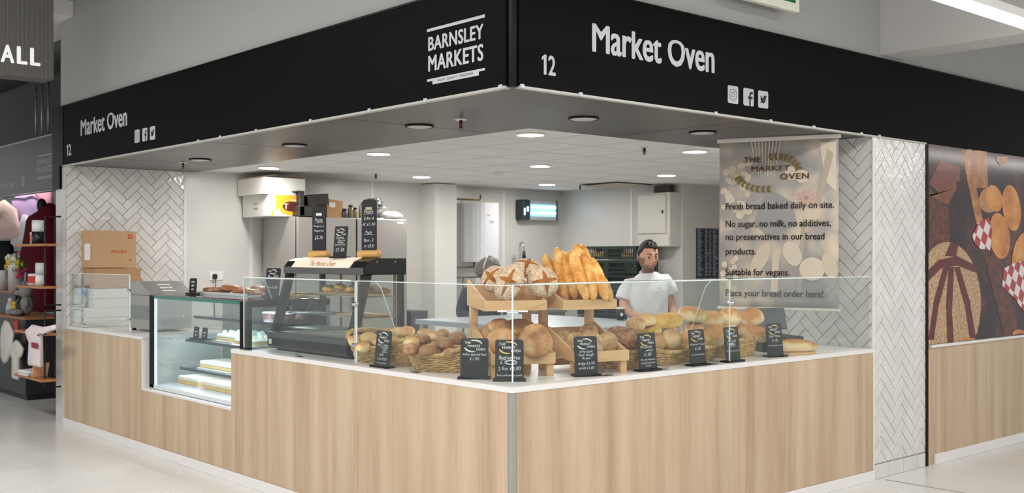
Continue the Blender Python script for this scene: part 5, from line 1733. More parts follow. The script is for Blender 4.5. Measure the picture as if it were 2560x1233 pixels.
# ================================================================== FRIDGE and what stands on it
FX0, FX1, FY0, FY1, FZ = -6.10, -5.40, 1.97, 3.29, 1.94
fg = thing('upright_fridge', 'tall double-door stainless steel fridge against the left wall', 'fridge', ((FX0 + FX1) / 2, (FY0 + FY1) / 2, 0))
Mg = Matrix.Translation((-(FX0 + FX1) / 2, -(FY0 + FY1) / 2, 0))
MB().box((FX0, FY0, 0.1), (FX1 - 0.05, FY1, FZ), 0.004, Mg).build('cabinet', STEEL, fg)
for a, b, k in ((FY0 + 0.004, 2.645, 0), (2.665, FY1 - 0.004, 1)):
    d_ = MB().box((FX1 - 0.045, a, 0.14), (FX1, b, FZ - 0.006), 0.006, Mg).build('door', STEEL, fg)
    y = b - 0.05 if k == 0 else a + 0.03
    MB().box((FX1, y, 1.0), (FX1 + 0.03, y + 0.02, 1.3), 0.004, Mg).build('handle', DARK, d_)
MB().box((FX1 - 0.044, 2.645, 0.14), (FX1 - 0.01, 2.665, FZ - 0.01), 0, Mg).box((FX1 - 0.05, FY0 + 0.0, 0.14), (FX1 - 0.046, FY0 + 0.004, FZ), 0, Mg).build('door_gap', BLACKM, fg)
MB().box((FX1, 3.16, 1.89), (FX1 + 0.001, 3.24, 1.91), 0, Mg).build('badge', PAPER, fg)
for x in (FX0 + .08, FX1 - .12):
    for y in (FY0 + .08, FY1 - .08):
        MB().cyl(0.03, 0, 0.1, 12, Mg @ Matrix.Translation((x, y, 0))).build('foot', DARK, fg)
# boxes
c1 = carton('printed_carton', 'white and yellow printed carton at the left on the fridge', -6.12, 1.75, FZ + 0.002, 0.55, 0.37, 0.215, CARDW)
YEL = mat('print_yellow', (236, 176, 48), 0.6)
MRN = mat('print_maroon', (92, 32, 26), 0.6)
MC = frame((0.2757, 0, 0), (0, 1, 0), (0, 0, 1))
t = MB()
t.poly([(-0.17, 0.005, 0), (-0.14, 0.005, 0), (-0.135, 0.10, 0)], MC).poly([(-0.115, 0.21, 0), (0.18, 0.21, 0), (0.18, 0.17, 0), (0.06, 0.17, 0), (-0.05, 0.12, 0), (-0.115, 0.05, 0)], MC)
t.poly([(0.06 + 0.145 * math.cos(a * PI / 12), 0.085 + 0.075 * math.sin(a * PI / 12), 0.0006) for a in range(24) if math.cos(a * PI / 12) < 0.8], MC)
t.build('yellow_print', YEL, c1)
MB().poly([(0.06 + 0.10 * math.cos(a * PI / 12), 0.10 + 0.05 * math.sin(a * PI / 12), 0.0012) for a in range(24)], MC).build('maroon_oval', MRN, c1)
t = MB()
text_line(t, 'T', 0.0, 0.075, 0.075, MC @ Matrix.Translation((0, 0, 0.0018)), 1.1, 0.03)
t.build('letter', PAPER, c1)
t = MB()
text_line(t, '~~~~~~', 0.0, 0.12, 0.03, frame((0.0, -0.1857, 0), (1, 0, 0), (0, 0, 1)), 1)
text_line(t, '~~ ~~~', 0.0, 0.07, 0.03, frame((0.0, -0.1857, 0), (1, 0, 0), (0, 0, 1)), 1)
t.build('side_print', mat('print_grey', (150, 150, 150), 0.6), c1)
c2 = carton('white_carton', 'plain white open carton stacked on the yellow printed carton', -6.13, 1.70, FZ + 0.219, 0.55, 0.46, 0.165, CARDW)
Mfl = Matrix.Translation((0.0, -0.23, 0.165)) @ Matrix.Rotation(A(-20), 4, 'X')
MB().box((-0.27, 0.0, 0.0), (0.27, 0.14, 0.004), 0, Matrix.Translation((0, -0.23, 0.168)) @ Matrix.Rotation(A(9), 4, 'X')).build('raised_flap', CARD, c2)
MB().box((-0.27, -0.12, 0.0), (0.27, 0.0, 0.004), 0, Matrix.Translation((0, 0.23, 0.168)) @ Matrix.Rotation(A(-7), 4, 'X')).build('raised_flap', CARD, c2)
PAN = mat('pan_dark', (74, 72, 70), 0.35, 0.6)


def tin(label, x, y, z, lx, ly, h, rot):
    r = thing('baking_tin', label, 'baking tin', (x, y, z), 0, 'baking tins on the fridge')
    r.rotation_euler = rot
    w_ = 0.004
    MB().box((-lx / 2, -ly / 2, 0), (lx / 2, ly / 2, w_)).box((-lx / 2, -ly / 2, 0), (-lx / 2 + w_, ly / 2, h)).box((lx / 2 - w_, -ly / 2, 0), (lx / 2, ly / 2, h)).box((-lx / 2, -ly / 2, 0), (lx / 2, -ly / 2 + w_, h)).box((-lx / 2, ly / 2 - w_, 0), (lx / 2, ly / 2, h)).build('pan', PAN, r)
    MB().tube([(-lx / 2, -ly / 2, h), (lx / 2, -ly / 2, h), (lx / 2, ly / 2, h), (-lx / 2, ly / 2, h)], 0.005, 6, closed=True).build('rolled_rim', PAN, r)


tin('deep dark baking tin lying on its side beside the printed carton', -5.56, 2.14, FZ + 0.002, 0.28, 0.26, 0.10, (0, 0, 0))
tin('dark baking tin tipped on edge against the printed carton', -5.55, 2.055, FZ + 0.132, 0.26, 0.24, 0.05, (A(90), 0, 0))
tin('shiny baking tin resting crooked on top of the tins', -5.56, 2.215, FZ + 0.118, 0.28, 0.24, 0.10, (A(8), 0, A(5)))
pg = thing('paper_bag', 'open brown paper bag on the fridge beside the tins', 'paper bag', (-5.55, 2.42, FZ + 0.002), A(10))
KR = mat('kraft_paper', (190, 146, 98), 0.8, var=0.06)
b_ = MB()
a0 = [(-0.08, -0.10), (0.08, -0.10), (0.08, 0.10), (-0.08, 0.10)]
b_.add([(p[0], p[1], 0) for p in a0] + [(p[0] * 1.05, p[1] * 1.05, 0.12) for p in a0] + [(p[0] * 1.12, p[1] * 1.05, 0.165 + 0.02 * (i % 2)) for i, p in enumerate(a0)] + [(p[0] * 0.95, p[1] * 0.95, 0.05) for p in a0],
       [(3, 2, 1, 0)] + [(i, (i + 1) % 4, 4 + (i + 1) % 4, 4 + i) for i in range(4)] + [(4 + i, 4 + (i + 1) % 4, 8 + (i + 1) % 4, 8 + i) for i in range(4)] + [(12 + i, 12 + (i + 1) % 4, 8 + (i + 1) % 4, 8 + i) for i in range(4)] + [(12, 13, 14, 15)])
b_.build('bag_body', KR, pg)
MB().box((0.0895, -0.08, 0.10), (0.0905, 0.0, 0.15)).build('price_label', PAPER, pg)
JR = [('squat dark glass jar', 2.57, 0.032, 0.075, (84, 84, 92)), ('olive-coloured glass jar', 2.645, 0.03, 0.115, (132, 124, 98)), ('small grey jar', 2.70, 0.026, 0.09, (150, 140, 110)), ('large clear tub with a yellow base', 2.81, 0.055, 0.155, (200, 198, 190)), ('slim bottle of golden oil', 2.91, 0.022, 0.12, (176, 120, 40))]
for nm, y, rr, h, c in JR:
    r = thing('storage_jar', nm + ' on the fridge, left of the cake stand', 'jar', (-5.50, y, FZ + 0.001), 0, 'jars on the fridge')
    MB().lathe([(0.0001, 0), (rr, 0), (rr, h * 0.8), (rr * 0.75, h * 0.9), (rr * 0.7, h)], 18).build('jar_body', mat('jar_' + nm.replace(' ', '_'), c, 0.15), r)
    MB().cyl(rr * 0.8, h, h + 0.018, 16).build('jar_lid', DARK if rr < 0.05 else PAPER, r)
    if rr > 0.05:
        MB().cyl(rr * 1.02, 0.0, h * 0.42, 18).build('yellow_contents', mat('mustard', (204, 186, 96), 0.4), r)
cs = thing('cake_stand', 'chrome cake stand on the right of the fridge', 'cake stand', (-5.58, 3.02, FZ + 0.001))
MB().lathe([(0.0001, 0), (0.10, 0), (0.095, 0.012), (0.03, 0.025), (0.026, 0.09), (0.03, 0.105), (0.13, 0.115), (0.135, 0.122), (0.0001, 0.122)], 28).build('pedestal_plate', CHROME, cs)
for k, (rr, h, z, lb) in enumerate(((0.095, 0.06, 0.124, 'round aluminium cake tin on the cake stand'), (0.075, 0.028, 0.186, 'shallow aluminium tin on top of the larger round tin'))):
    r = thing('round_tin', lb, 'cake tin', (-5.59, 2.99, FZ + z), 0)
    MB().lathe([(0.0001, 0), (rr, 0), (rr * 1.02, h), (rr * 0.97, h), (rr * 0.95, 0.004), (0.0001, 0.004)], 28).build('tin_wall', CHROME, r)
    MB().tube([(rr * 1.02 * math.cos(a * PI / 14), rr * 1.02 * math.sin(a * PI / 14), h) for a in range(28)], 0.003, 6, closed=True).build('tin_rim', CHROME, r)
o = tag(dough(0.10, 0.13, 0.045, 2.2, 0.09, 20, 61, 0.9).build('plastic_bag', mat('bag_clear', (220, 220, 222), 0.25)), 'crumpled clear plastic bag at the right end of the fridge top', 'bag')
o.location = (-5.55, 3.17, FZ + 0.0415)
# ================================================================== REAR OF THE STALL
wh = thing('water_heater', 'white wall-hung water heater with a rounded grey side, right of the pier', 'water heater', (XW, 4.76, 1.48))
pl = [(0.002, -0.16), (0.25, -0.16), (0.30, -0.14), (0.335, -0.10), (0.35, -0.05), (0.35, 0.16), (0.002, 0.16)]
MB().prism(pl, 0.0, 0.70, None).build('casing', mat('heater_white', (214, 216, 220), 0.4), wh)
t = MB()
Mw = frame((0.351, 0, 0), (0, 1, 0), (0, 0, 1))
text_line(t, '~~~~', 0.0, 0.545, 0.02, Mw, 1.0, 0.02)
t.build('red_brand_mark', RED, wh)
MB().box((0.3505, 0.02, 0.455), (0.3515, 0.08, 0.49)).build('rating_label', mat('label_grey', (170, 170, 172), 0.6), wh)
COP = mat('pipe_grey', (110, 112, 112), 0.35, 0.7)
p_ = MB()
p_.tube([(0.2, -0.10, 0), (0.2, -0.10, -0.06), (0.2, -0.42, -0.065)], 0.012, 8)
p_.build('pipe', COP, wh)
MB().tube([(0.2, 0.02, 0), (0.2, 0.02, -0.18), (0.2, -0.40, -0.185)], 0.010, 8).build('pipe', COP, wh)
MB().tube([(0.2, -0.26, -0.185), (0.2, -0.26, -1.0)], 0.010, 8).build('pipe', COP, wh)
MB().tube([(0.2, -0.38, 0.735), (0.2, -0.02, 0.735), (0.2, 0.0, 0.75), (0.2, 0.0, 0.80)], 0.010, 8).build('top_pipe', mat('brass', (120, 96, 50), 0.35, 0.8), wh)
ik = thing('insect_killer', 'lit electric insect killer on the rear left wall', 'insect killer', (XW + 0.002, 5.795, 2.0))
MB().box((0, -0.30, 0), (0.13, 0.30, 0.25), 0.015).build('housing', mat('killer_grey', (190, 194, 198), 0.3, 0.4), ik)
MB().box((0.0, -0.305, -0.004), (0.145, -0.17, 0.254), 0.02).build('end_panel', mat('killer_dark', (44, 52, 62), 0.35), ik)
MB().box((0.0, 0.285, -0.004), (0.138, 0.305, 0.254), 0.01).build('end_panel', MATS['killer_dark'], ik)
MB().box((0.13, -0.16, 0.045), (0.132, 0.27, 0.20)).build('reflector', mat('killer_glow', (150, 200, 226), 0.3, emit=0.9), ik)
for z in (0.09, 0.165):
    MB().tube([(0.142, -0.15, z), (0.142, 0.26, z)], 0.012, 10).build('tube_lamp', mat('uv_lit', (196, 236, 255), 0.4, emit=5), ik)
gw = MB()
for k in range(12):
    gw.tube([(0.157, -0.16 + 0.038 * k, 0.04), (0.157, -0.16 + 0.038 * k, 0.205)], 0.0016, 4)
gw.build('wire_guard', WIRE, ik)
for (a, b, c, d) in ((-0.285, 0.06, -0.262, 0.145), (-0.235, 0.105, -0.21, 0.165)):
    MB().box((0.1452, a, b), (0.1465, c, d)).build('lit_slot', MATS['uv_lit'], ik)
ec = thing('electrical_cabinet', 'cream metal electrical cabinet with a black latch on the rear wall', 'cabinet', (-4.40, YB - 0.2, 1.656))
CRMM = mat('cabinet_cream', (206, 203, 194), 0.45)
MB().box((-0.24, 0, 0), (0.245, 0.198, 0.63), 0.006).build('enclosure', CRMM, ec)
d_ = MB().box((-0.235, -0.018, 0.155), (0.19, 0.0, 0.605), 0.005).build('door', CRMM, ec)
MB().box((0.14, -0.026, 0.385), (0.162, -0.018, 0.425), 0.003).build('latch', BLACKM, d_)
MB().box((-0.235, -0.012, 0.01), (0.235, 0.0, 0.135), 0.004).build('lower_cover', CRMM, ec)
MB().box((-0.06, 0.07, 0.632), (0.18, 0.15, 0.715), 0.01).build('cable_entry', mat('cable_dark', (70, 64, 60), 0.6), ec)
# price list on the passage wall
po = thing('price_poster', 'dark blue-black wall poster covered in small white print at the rear right', 'poster', (XC, 6.75, 1.285))
MB().box((0.001, -0.21, 0), (0.006, 0.21, 0.59)).build('sheet', mat('poster_navy', (36, 42, 56), 0.5), po)
t = MB()
rn = random.Random(9)
for k in range(34):
    z = 0.57 - 0.0165 * k
    for (a, b) in ((-0.19, -0.08), (-0.05, 0.02), (0.03, 0.08), (0.10, 0.19)):
        b2 = a + (b - a) * rn.uniform(0.5, 1)
        t.poly([(0.0067, a, z), (0.0067, b2, z), (0.0067, b2, z + 0.007), (0.0067, a, z + 0.007)])
t.build('printed_lines', mat('poster_print', (168, 174, 186), 0.6), po)
# crates
CRT = mat('crate_green', (24, 40, 36), 0.5)


def crate(x, y, z, label, w_=0.44, d_=0.38, h=0.155):
    r = thing('bread_crate', label, 'crate', (x, y, z), 0, 'dark bread crates')
    m_ = MB()
    m_.box((-w_ / 2, -d_ / 2, 0), (w_ / 2, d_ / 2, 0.01))
    for s in (-1, 1):
        for zz, th in ((0.01, 0.02), (h - 0.03, 0.03), (0.06, 0.012)):
            m_.box((-w_ / 2, s * d_ / 2 - 0.006, zz), (w_ / 2, s * d_ / 2 + 0.006, zz + th)).box((s * w_ / 2 - 0.006, -d_ / 2, zz), (s * w_ / 2 + 0.006, d_ / 2, zz + th))
        for k in range(15):
            x_ = -w_ / 2 + w_ * k / 14
            m_.box((x_ - 0.007, s * d_ / 2 - 0.004, 0.01), (x_ + 0.007, s * d_ / 2 + 0.004, h - 0.01))
        for k in range(11):
            y_ = -d_ / 2 + d_ * k / 10
            m_.box((s * w_ / 2 - 0.004, y_ - 0.007, 0.01), (s * w_ / 2 + 0.004, y_ + 0.007, h - 0.01))
    m_.build('slatted_body', CRT, r)
    for s in (-1, 1):
        MB().box((s * w_ / 2 - 0.02, -d_ / 2 - 0.009, 0), (s * w_ / 2 + 0.02, -d_ / 2 + 0.01, h), 0.004).build('corner_post', CRT, r)
    return r


CN = ('bottom', 'second', 'third', 'fourth', 'fifth', 'sixth', 'seventh', 'eighth', 'ninth', 'topmost')
for col, (x, sd) in enumerate(((-5.07, 'left'), (-4.60, 'right'))):
    first = None
    for k in range(10):
        lb = '%s dark green crate of the %s stack against the rear wall' % (CN[k], sd)
        z = 0.01 + 0.1665 * k
        if first is None:
            first = crate(x, 5.95, z, lb)
        else:
            tree_copy(first, (x, 5.95, z), None, lb)
for k, (x, z) in enumerate(((-5.2, 1.51), (-5.07, 1.51), (-4.94, 1.51), (-4.7, 1.51), (-4.5, 1.51), (-5.1, 1.343), (-4.6, 1.343))):
    bread('crate_loaf', LP, (x, 5.95, z + 0.052), (0, 0, k), ('left loaf in the topmost left crate', 'middle loaf in the topmost left crate', 'right loaf in the topmost left crate', 'left loaf in the topmost right crate', 'right loaf in the topmost right crate', 'loaf in the ninth crate of the left stack', 'loaf in the ninth crate of the right stack')[k], 'bread', 'loaves in the crates', 0.62)
# spray tap at the rear sink
sk = thing('sink_unit', 'low stainless sink unit along the rear left wall', 'sink', (-5.82, 5.3, 0))
MB().box((-0.3, -0.45, 0.0), (0.3, 0.45, 0.86), 0.004).build('cupboard', STEEL, sk)
MB().box((-0.32, -0.47, 0.86), (0.32, 0.47, 0.9), 0.006).build('sink_top', STEEL, sk)
tp = thing('spray_tap', 'tall chrome spring spray tap against the rear left wall', 'tap', (-5.98, 5.42, 0.901))
MB().lathe([(0.0001, 0), (0.035, 0), (0.03, 0.02), (0.014, 0.03), (0.014, 0.60)], 14).build('riser', CHROME, tp)
sp = MB()
sp.tube([(0.018 * math.cos(k * 0.9) * 1.0 + (0.0 if k < 60 else 0), 0.018 * math.sin(k * 0.9), 0.55 + 0.0035 * k) for k in range(70)], 0.004, 5)
sp.tube([(0, 0, 0.79), (0.02, 0, 0.815), (0.05, 0, 0.815), (0.07, 0, 0.78), (0.075, 0, 0.70)], 0.012, 8)
sp.build('spring_hose', CHROME, tp)
MB().lathe([(0.0001, 0.62), (0.025, 0.62), (0.018, 0.70), (0.0001, 0.70)], 12, Matrix.Translation((0.075, 0, 0))).build('spray_head', DARK, tp)
# prep table, low dark unit
tb = thing('prep_table', 'white-topped preparation table in the middle of the stall', 'table', (-2.25, 2.32, 0))
MB().box((-0.85, -0.62, 1.0), (0.85, 0.62, 1.04), 0.004).build('table_top', mat('prep_top', (166, 170, 176), 0.3), tb)
for x in (-0.8, 0.8):
    for y in (-0.57, 0.50):
        MB().box((x - 0.025, y - 0.025, 0), (x + 0.025, y + 0.025, 1.0), 0.003).build('leg', STEEL, tb)
MB().box((-0.8, -0.57, 0.3), (0.8, 0.5, 0.33)).build('lower_shelf', STEEL, tb)
lu = tag(MB().box((-5.8, 3.36, 0), (-5.42, 3.58, 0.96), 0.006).build('back_cupboard', mat('cupboard_dark', (82, 82, 84), 0.5)), 'low dark grey cupboard standing right of the fridge', 'cupboard')
# till
tl = thing('cash_till', 'dark grey till screen behind the white loaves by the tiled wall', 'till', (-0.40, 2.72, WZ), A(62))
MB().box((-0.15, -0.16, 0), (0.15, 0.16, 0.10), 0.008).build('till_drawer', DARK, tl)
MB().box((-0.02, 0.0, 0.10), (0.02, 0.04, 0.16)).build('neck', DARK, tl)
MB().box((-0.11, -0.010, 0), (0.11, 0.010, 0.15), 0.006, Matrix.Translation((0, 0.0, 0.14)) @ Matrix.Rotation(A(-20), 4, 'X')).build('screen', mat('till_grey', (72, 74, 76), 0.4), tl)

# ================================================================== PEOPLE


def skin_geo(name, nodes, edges, levels=2):
    """grow a tapered surface round a jointed skeleton; nodes = (co, rx, ry)"""
    me = bpy.data.meshes.new(name)
    me.from_pydata([n[0] for n in nodes], edges, [])
    ob = bpy.data.objects.new(name, me)
    COL.objects.link(ob)
    md = ob.modifiers.new('skin', 'SKIN')
    md.use_smooth_shade = True
    lay = me.skin_vertices[0].data if me.skin_vertices else None
    if lay is None:
        bm = bmesh.new()
        bm.from_mesh(me)
        bm.verts.layers.skin.verify()
        bm.to_mesh(me)
        bm.free()
        lay = me.skin_vertices[0].data
    for i, n in enumerate(nodes):
        lay[i].radius = (n[1], n[2])
        lay[i].use_root = i == 0
    sb = ob.modifiers.new('sub', 'SUBSURF')
    sb.levels = levels
    sb.render_levels = levels
    dg = bpy.context.evaluated_depsgraph_get()
    dg.update()
    m2 = bpy.data.meshes.new_from_object(ob.evaluated_get(dg))
    vs = [v.co.copy() for v in m2.vertices]
    fs = [list(p.vertices) for p in m2.polygons]
    bpy.data.objects.remove(ob)
    bpy.data.meshes.remove(m2)
    return vs, fs


def skinmat(name, c, dark):
    m, nt, b, tc = newmat(name, 0.5, 0.35)
    n = noise_node(nt, tc.outputs['Object'], 30, 4)
    r = ramp(nt, n.outputs['Fac'], [(0.3, tuple(int(v * 0.93) for v in c)), (0.7, c)])
    at_ = nt.nodes.new('ShaderNodeAttribute')
    at_.attribute_name = 'stubble'
    f = mathn(nt, 'MULTIPLY', at_.outputs['Fac'], mathn(nt, 'MULTIPLY_ADD', n.outputs['Fac'], 0.5, 0.55))
    nt.links.new(mixc(nt, f, r.outputs[0], lin(dark)), b.inputs['Base Color'])
    b.inputs['Subsurface Weight'].default_value = 0.08
    b.inputs['Subsurface Radius'].default_value = (0.02, 0.008, 0.005)
    return m


def head_geo(n=56, m=44):
    """head with brow, sockets, nose, lips, chin, ears; centre at the ears' height, looks along -Y"""
    vs, fs = [], []
    g = lambda x, s: math.exp(-(x / s) ** 2)
    for i in range(m + 1):
        t = PI * i / m
        for k in range(n):
            u = 2 * PI * k / n
            x, y, z = math.sin(t) * math.sin(u), -math.sin(t) * math.cos(u), math.cos(t)
            X, Y, Z = x * 0.077, y * 0.097, z * 0.118
            if Z < 0:
                nr = 1 - 0.24 * (-z) ** 2.0
                X *= nr
                if Y > 0:
                    Y *= 1 - 0.40 * (-z)
                else:
                    Y *= 1 - 0.04 * (-z)
            if y < 0:
                fy = 0.0
                fy -= 0.031 * g(X, 0.013) * g(Z + 0.026, 0.018)               # nose tip
                fy -= 0.017 * g(X, 0.011) * g(Z - 0.004, 0.028)               # bridge
                fy -= 0.006 * g(Z - 0.032, 0.010) * g(abs(X) - 0.022, 0.028)  # brow
                fy += 0.011 * g(abs(X) - 0.031, 0.014) * g(Z - 0.010, 0.013)  # eye sockets
                fy -= 0.010 * g(X, 0.024) * (g(Z + 0.058, 0.007) + 0.9 * g(Z + 0.073, 0.007))   # lips
                fy += 0.004 * g(X, 0.024) * g(Z + 0.065, 0.003)
                fy -= 0.016 * g(X, 0.026) * g(Z + 0.100, 0.016)               # chin
                fy -= 0.005 * g(abs(X) - 0.048, 0.018) * g(Z + 0.014, 0.02)   # cheek bones
                Y += fy
            vs.append(Vector((X, Y, Z)))
    for i in range(m):
        for k in range(n):
            k2 = (k + 1) % n
            fs.append((i * n + k, (i + 1) * n + k, (i + 1) * n + k2, i * n + k2))
    for s in (-1, 1):
        o = len(vs)
        mb = MB()
        mb.sphere((s * 0.079, 0.012, -0.012), (0.010, 0.019, 0.031), 12, 8)
        vs += mb.v
        fs += [[q + o for q in f] for f in mb.f]
    return vs, fs


def hand_geo(M, curl=0.5, side=1):
    """palm and five separate bent fingers; -Z points to the finger tips, palm faces +Y, thumb on side*X"""
    mb = MB()
    vs, fs = skin_geo('h', [((0, 0, 0.01), .026, .020), ((0, 0, -0.035), .036, .016), ((0, 0.002, -0.075), .038, .014)], [(0, 1), (1, 2)], 2)
    mb.add(vs, fs, M, True)
    for k, (x, ln) in enumerate(((0.028, .066), (0.010, .076), (-0.009, .072), (-0.027, .056))):
        x *= side
        c = curl * (1 + 0.12 * k)
        p = [Vector((x * .85, 0.0, -0.062))]
        a = 0.15
        for q in (0.42, 0.32, 0.26):
            a += c * 0.75
            p.append(p[-1] + Vector((x * 0.06, math.sin(a), -math.cos(a))) * ln * q)
        mb.tube([M @ v for v in p], [0.0092, 0.0088, 0.0080, 0.0066], 8)
        mb.sphere(M @ p[-1], 0.0068, 8, 6)
    p = [Vector((side * 0.026, 0.004, -0.018)), Vector((side * 0.050, 0.014, -0.042)), Vector((side * 0.056, 0.024, -0.066)), Vector((side * 0.052, 0.032, -0.086))]
    mb.tube([M @ v for v in p], [0.0125, 0.0105, 0.0092, 0.0072], 8)
    mb.sphere(M @ p[-1], 0.0074, 8, 6)
    return mb


def look(M, v):
    return M @ Vector(v)


def person(label, loc, rz, body_nodes, body_edges, head_M, hands, skin, stub, vox=0.0042):
    r = thing('person', label, 'person', loc, rz)
    mb = MB()
    vs, fs = skin_geo('b', body_nodes, body_edges, 2)
    mb.add(vs, fs, None, True)
    hv, hf = head_geo()
    mb.add(hv, hf, head_M, True)
    for M, c, s in hands:
        h = hand_geo(M, c, s)
        mb.add(h.v, h.f, None, True)
    me = mb.mesh('body', skin)
    ob = bpy.data.objects.new('body', me)
    COL.objects.link(ob)
    md = ob.modifiers.new('remesh', 'REMESH')
    md.mode = 'VOXEL'
    md.voxel_size = vox
    md.use_smooth_shade = True
    sm_ = ob.modifiers.new('smooth', 'SMOOTH')
    sm_.iterations = 1
    sm_.factor = 0.3
    dg = bpy.context.evaluated_depsgraph_get()
    dg.update()
    m2 = bpy.data.meshes.new_from_object(ob.evaluated_get(dg))
    bpy.data.objects.remove(ob)
    inv = head_M.inverted()
    att = m2.attributes.new('stubble', 'FLOAT', 'POINT')
    for v in m2.vertices:
        p = inv @ v.co
        s = 0.0
        if stub and -0.14 < p.z < 0.02 and p.y < 0.03 and abs(p.x) < 0.09:
            jaw = max(0, min(1, (-0.048 - p.z) / 0.02))
            side = max(0, min(1, (abs(p.x) - 0.048) / 0.012)) * max(0, min(1, (0.005 - p.z) / 0.02))
            s = max(jaw if p.z > -0.135 else 0, side) * 0.6
            if abs(p.x) < 0.02 and -0.079 < p.z < -0.054:
                s *= 0.35
        att.data[v.index].value = s * 1.5
    m2.materials.clear()
    m2.materials.append(skin)
    o = bpy.data.objects.new('body', m2)
    COL.objects.link(o)
    o.parent = r
    return r


def hair_geo(mb, M, low, scale=1.06, seed=0, rough=0.006):
    """a cap of hair: the skull grown outward above the hairline low(x, y)"""
    n, m = 40, 26
    vs, fs, ok = [], [], []
    for i in range(m + 1):
        t = PI * i / m
        for k in range(n):
            u = 2 * PI * k / n
            x, y, z = math.sin(t) * math.sin(u), -math.sin(t) * math.cos(u), math.cos(t)
            p = Vector((x * 0.077, y * 0.097, z * 0.118))
            lim = low(x, y)
            keep = p.z > lim
            q = p * scale
            nn = noise.noise(q * 60 + Vector((seed, 0, 0))) * rough
            q += p.normalized() * (nn + 0.004)
            if not keep:
                q = p * 0.93
                q.z = max(q.z, lim - 0.012)
            vs.append(q)
            ok.append(keep)
    for i in range(m):
        for k in range(n):
            k2 = (k + 1) % n
            f = (i * n + k, (i + 1) * n + k, (i + 1) * n + k2, i * n + k2)
            if any(ok[j] for j in f):
                fs.append(f)
    mb.add(vs, fs, M, True)


SK1 = skinmat('skin_man', (214, 166, 138), (84, 66, 58))
# the man: local -Y is where his chest points, +X is to the viewer's right
HM = Matrix.Translation((-0.01, -0.07, 1.546)) @ Matrix.Rotation(A(10), 4, 'Z') @ Matrix.Rotation(A(9), 4, 'X') @ Matrix.Diagonal((1.02, 0.99, 1.02, 1))
nodes = [((0, 0, 0.95), .145, .11), ((0, 0.005, 1.10), .13, .10), ((0, 0.01, 1.24), .14, .10), ((0, 0.005, 1.335), .08, .07), ((0, -0.02, 1.405), .054, .054), ((0, -0.05, 1.48), .052, .054),
         ((-0.14, 0.0, 1.315), .050, .050), ((-0.205, -0.02, 1.155), .047, .045), ((-0.165, -0.13, 1.09), .036, .036), ((-0.105, -0.205, 1.072), .026, .024),
         ((0.14, 0.0, 1.345), .050, .050), ((0.20, 0.01, 1.15), .048, .046), ((0.215, -0.06, 1.01), .039, .038), ((0.20, -0.12, 0.92), .027, .025),
         ((-0.095, 0.0, 0.86), .09, .09), ((-0.10, 0.0, 0.48), .065, .065), ((-0.10, 0.02, 0.10), .045, .05), ((-0.10, -0.12, 0.045), .04, .035),
         ((0.095, 0.0, 0.86), .09, .09), ((0.10, 0.0, 0.48), .065, .065), ((0.10, 0.02, 0.10), .045, .05), ((0.10, -0.12, 0.045), .04, .035)]
edges = [(0, 1), (1, 2), (2, 3), (3, 4), (4, 5), (3, 6), (6, 7), (7, 8), (8, 9), (3, 10), (10, 11), (11, 12), (12, 13), (0, 14), (14, 15), (15, 16), (16, 17), (0, 18), (18, 19), (19, 20), (20, 21)]


def handM(wrist, tip_dir, palm):
    z = -Vector(tip_dir).normalized()
    y = Vector(palm).normalized()
    y = (y - z * y.dot(z)).normalized()
    x = y.cross(z)
    M = Matrix((x, y, z)).transposed().to_4x4()
    M.translation = Vector(wrist)
    return M


man = person('dark-haired man in a white t-shirt behind the preparation table, looking down', (-1.862, 3.10, 0), A(56), nodes, edges, HM,
             [(handM((-0.105, -0.205, 1.072), (0.75, -0.6, -0.12), (0.2, 0.3, -1)), 0.3, -1), (handM((0.20, -0.12, 0.92), (-0.2, -0.5, -0.8), (-0.9, 0.2, 0)), 0.45, 1)], SK1, True)
hm = MB()
hair_geo(hm, HM, lambda x, y: 0.074 - 0.006 * abs(x) if y < -0.45 else (0.070 - (y + 0.45) * 0.18 if y < 0.25 else -0.055), 1.05, 3, 0.012)
rn = random.Random(4)
for k in range(46):
    a, b = rn.uniform(-1.15, 1.15), rn.uniform(0.30, 1.5)
    d = Vector((math.sin(a) * math.cos(b), -math.cos(a) * math.cos(b), math.sin(b)))
    p0 = Vector((d.x * 0.077, d.y * 0.097, d.z * 0.118))
    if p0.z < 0.068:
        continue
    hm.tube([HM @ (p0 * 1.0), HM @ (p0 * 1.08 + Vector((rn.uniform(-.006, .006), -0.002, 0.006))), HM @ (p0 * 1.10 + Vector((rn.uniform(-.010, .010), rn.uniform(-.008, .006), 0.005)))], [0.007, 0.006, 0.002], 5)
hm.build('hair', mat('hair_black', (34, 28, 25), 0.6, var=0.3, vscale=60), man)
eb = MB()
for s in (-1, 1):
    eb.tube([look(HM, (s * 0.014, -0.099, 0.031)), look(HM, (s * 0.03, -0.098, 0.036)), look(HM, (s * 0.048, -0.085, 0.031))], [0.0026, 0.003, 0.0016], 6)
eb.build('eyebrows', MATS['hair_black'], man)
for s in (-1, 1):
    MB().sphere(look(HM, (s * 0.031, -0.0755, 0.008)), 0.0115, 14, 10).build('eye', mat('eye_white', (176, 164, 152), 0.3), man)
    MB().sphere(look(HM, (s * 0.032, -0.0840, 0.003)), 0.0058, 10, 8).build('iris', mat('iris_brown', (44, 28, 20), 0.2), man)
    MB().sphere(look(HM, (s * 0.031, -0.0785, 0.0150)), (0.0140, 0.0120, 0.0105), 12, 8).build('eyelid', SK1, man)
mo = MB()
mo.tube([look(HM, (-0.021, -0.0845, -0.066)), look(HM, (0, -0.0925, -0.065)), look(HM, (0.021, -0.0845, -0.066))], [0.002, 0.0042, 0.002], 6)
mo.build('lips', mat('lip', (160, 100, 86), 0.5), man)
SHIRT = mat('white_tshirt', (228, 228, 230), 0.85, spec=0.2, bump=0.5, bscale=9, var=0.02)


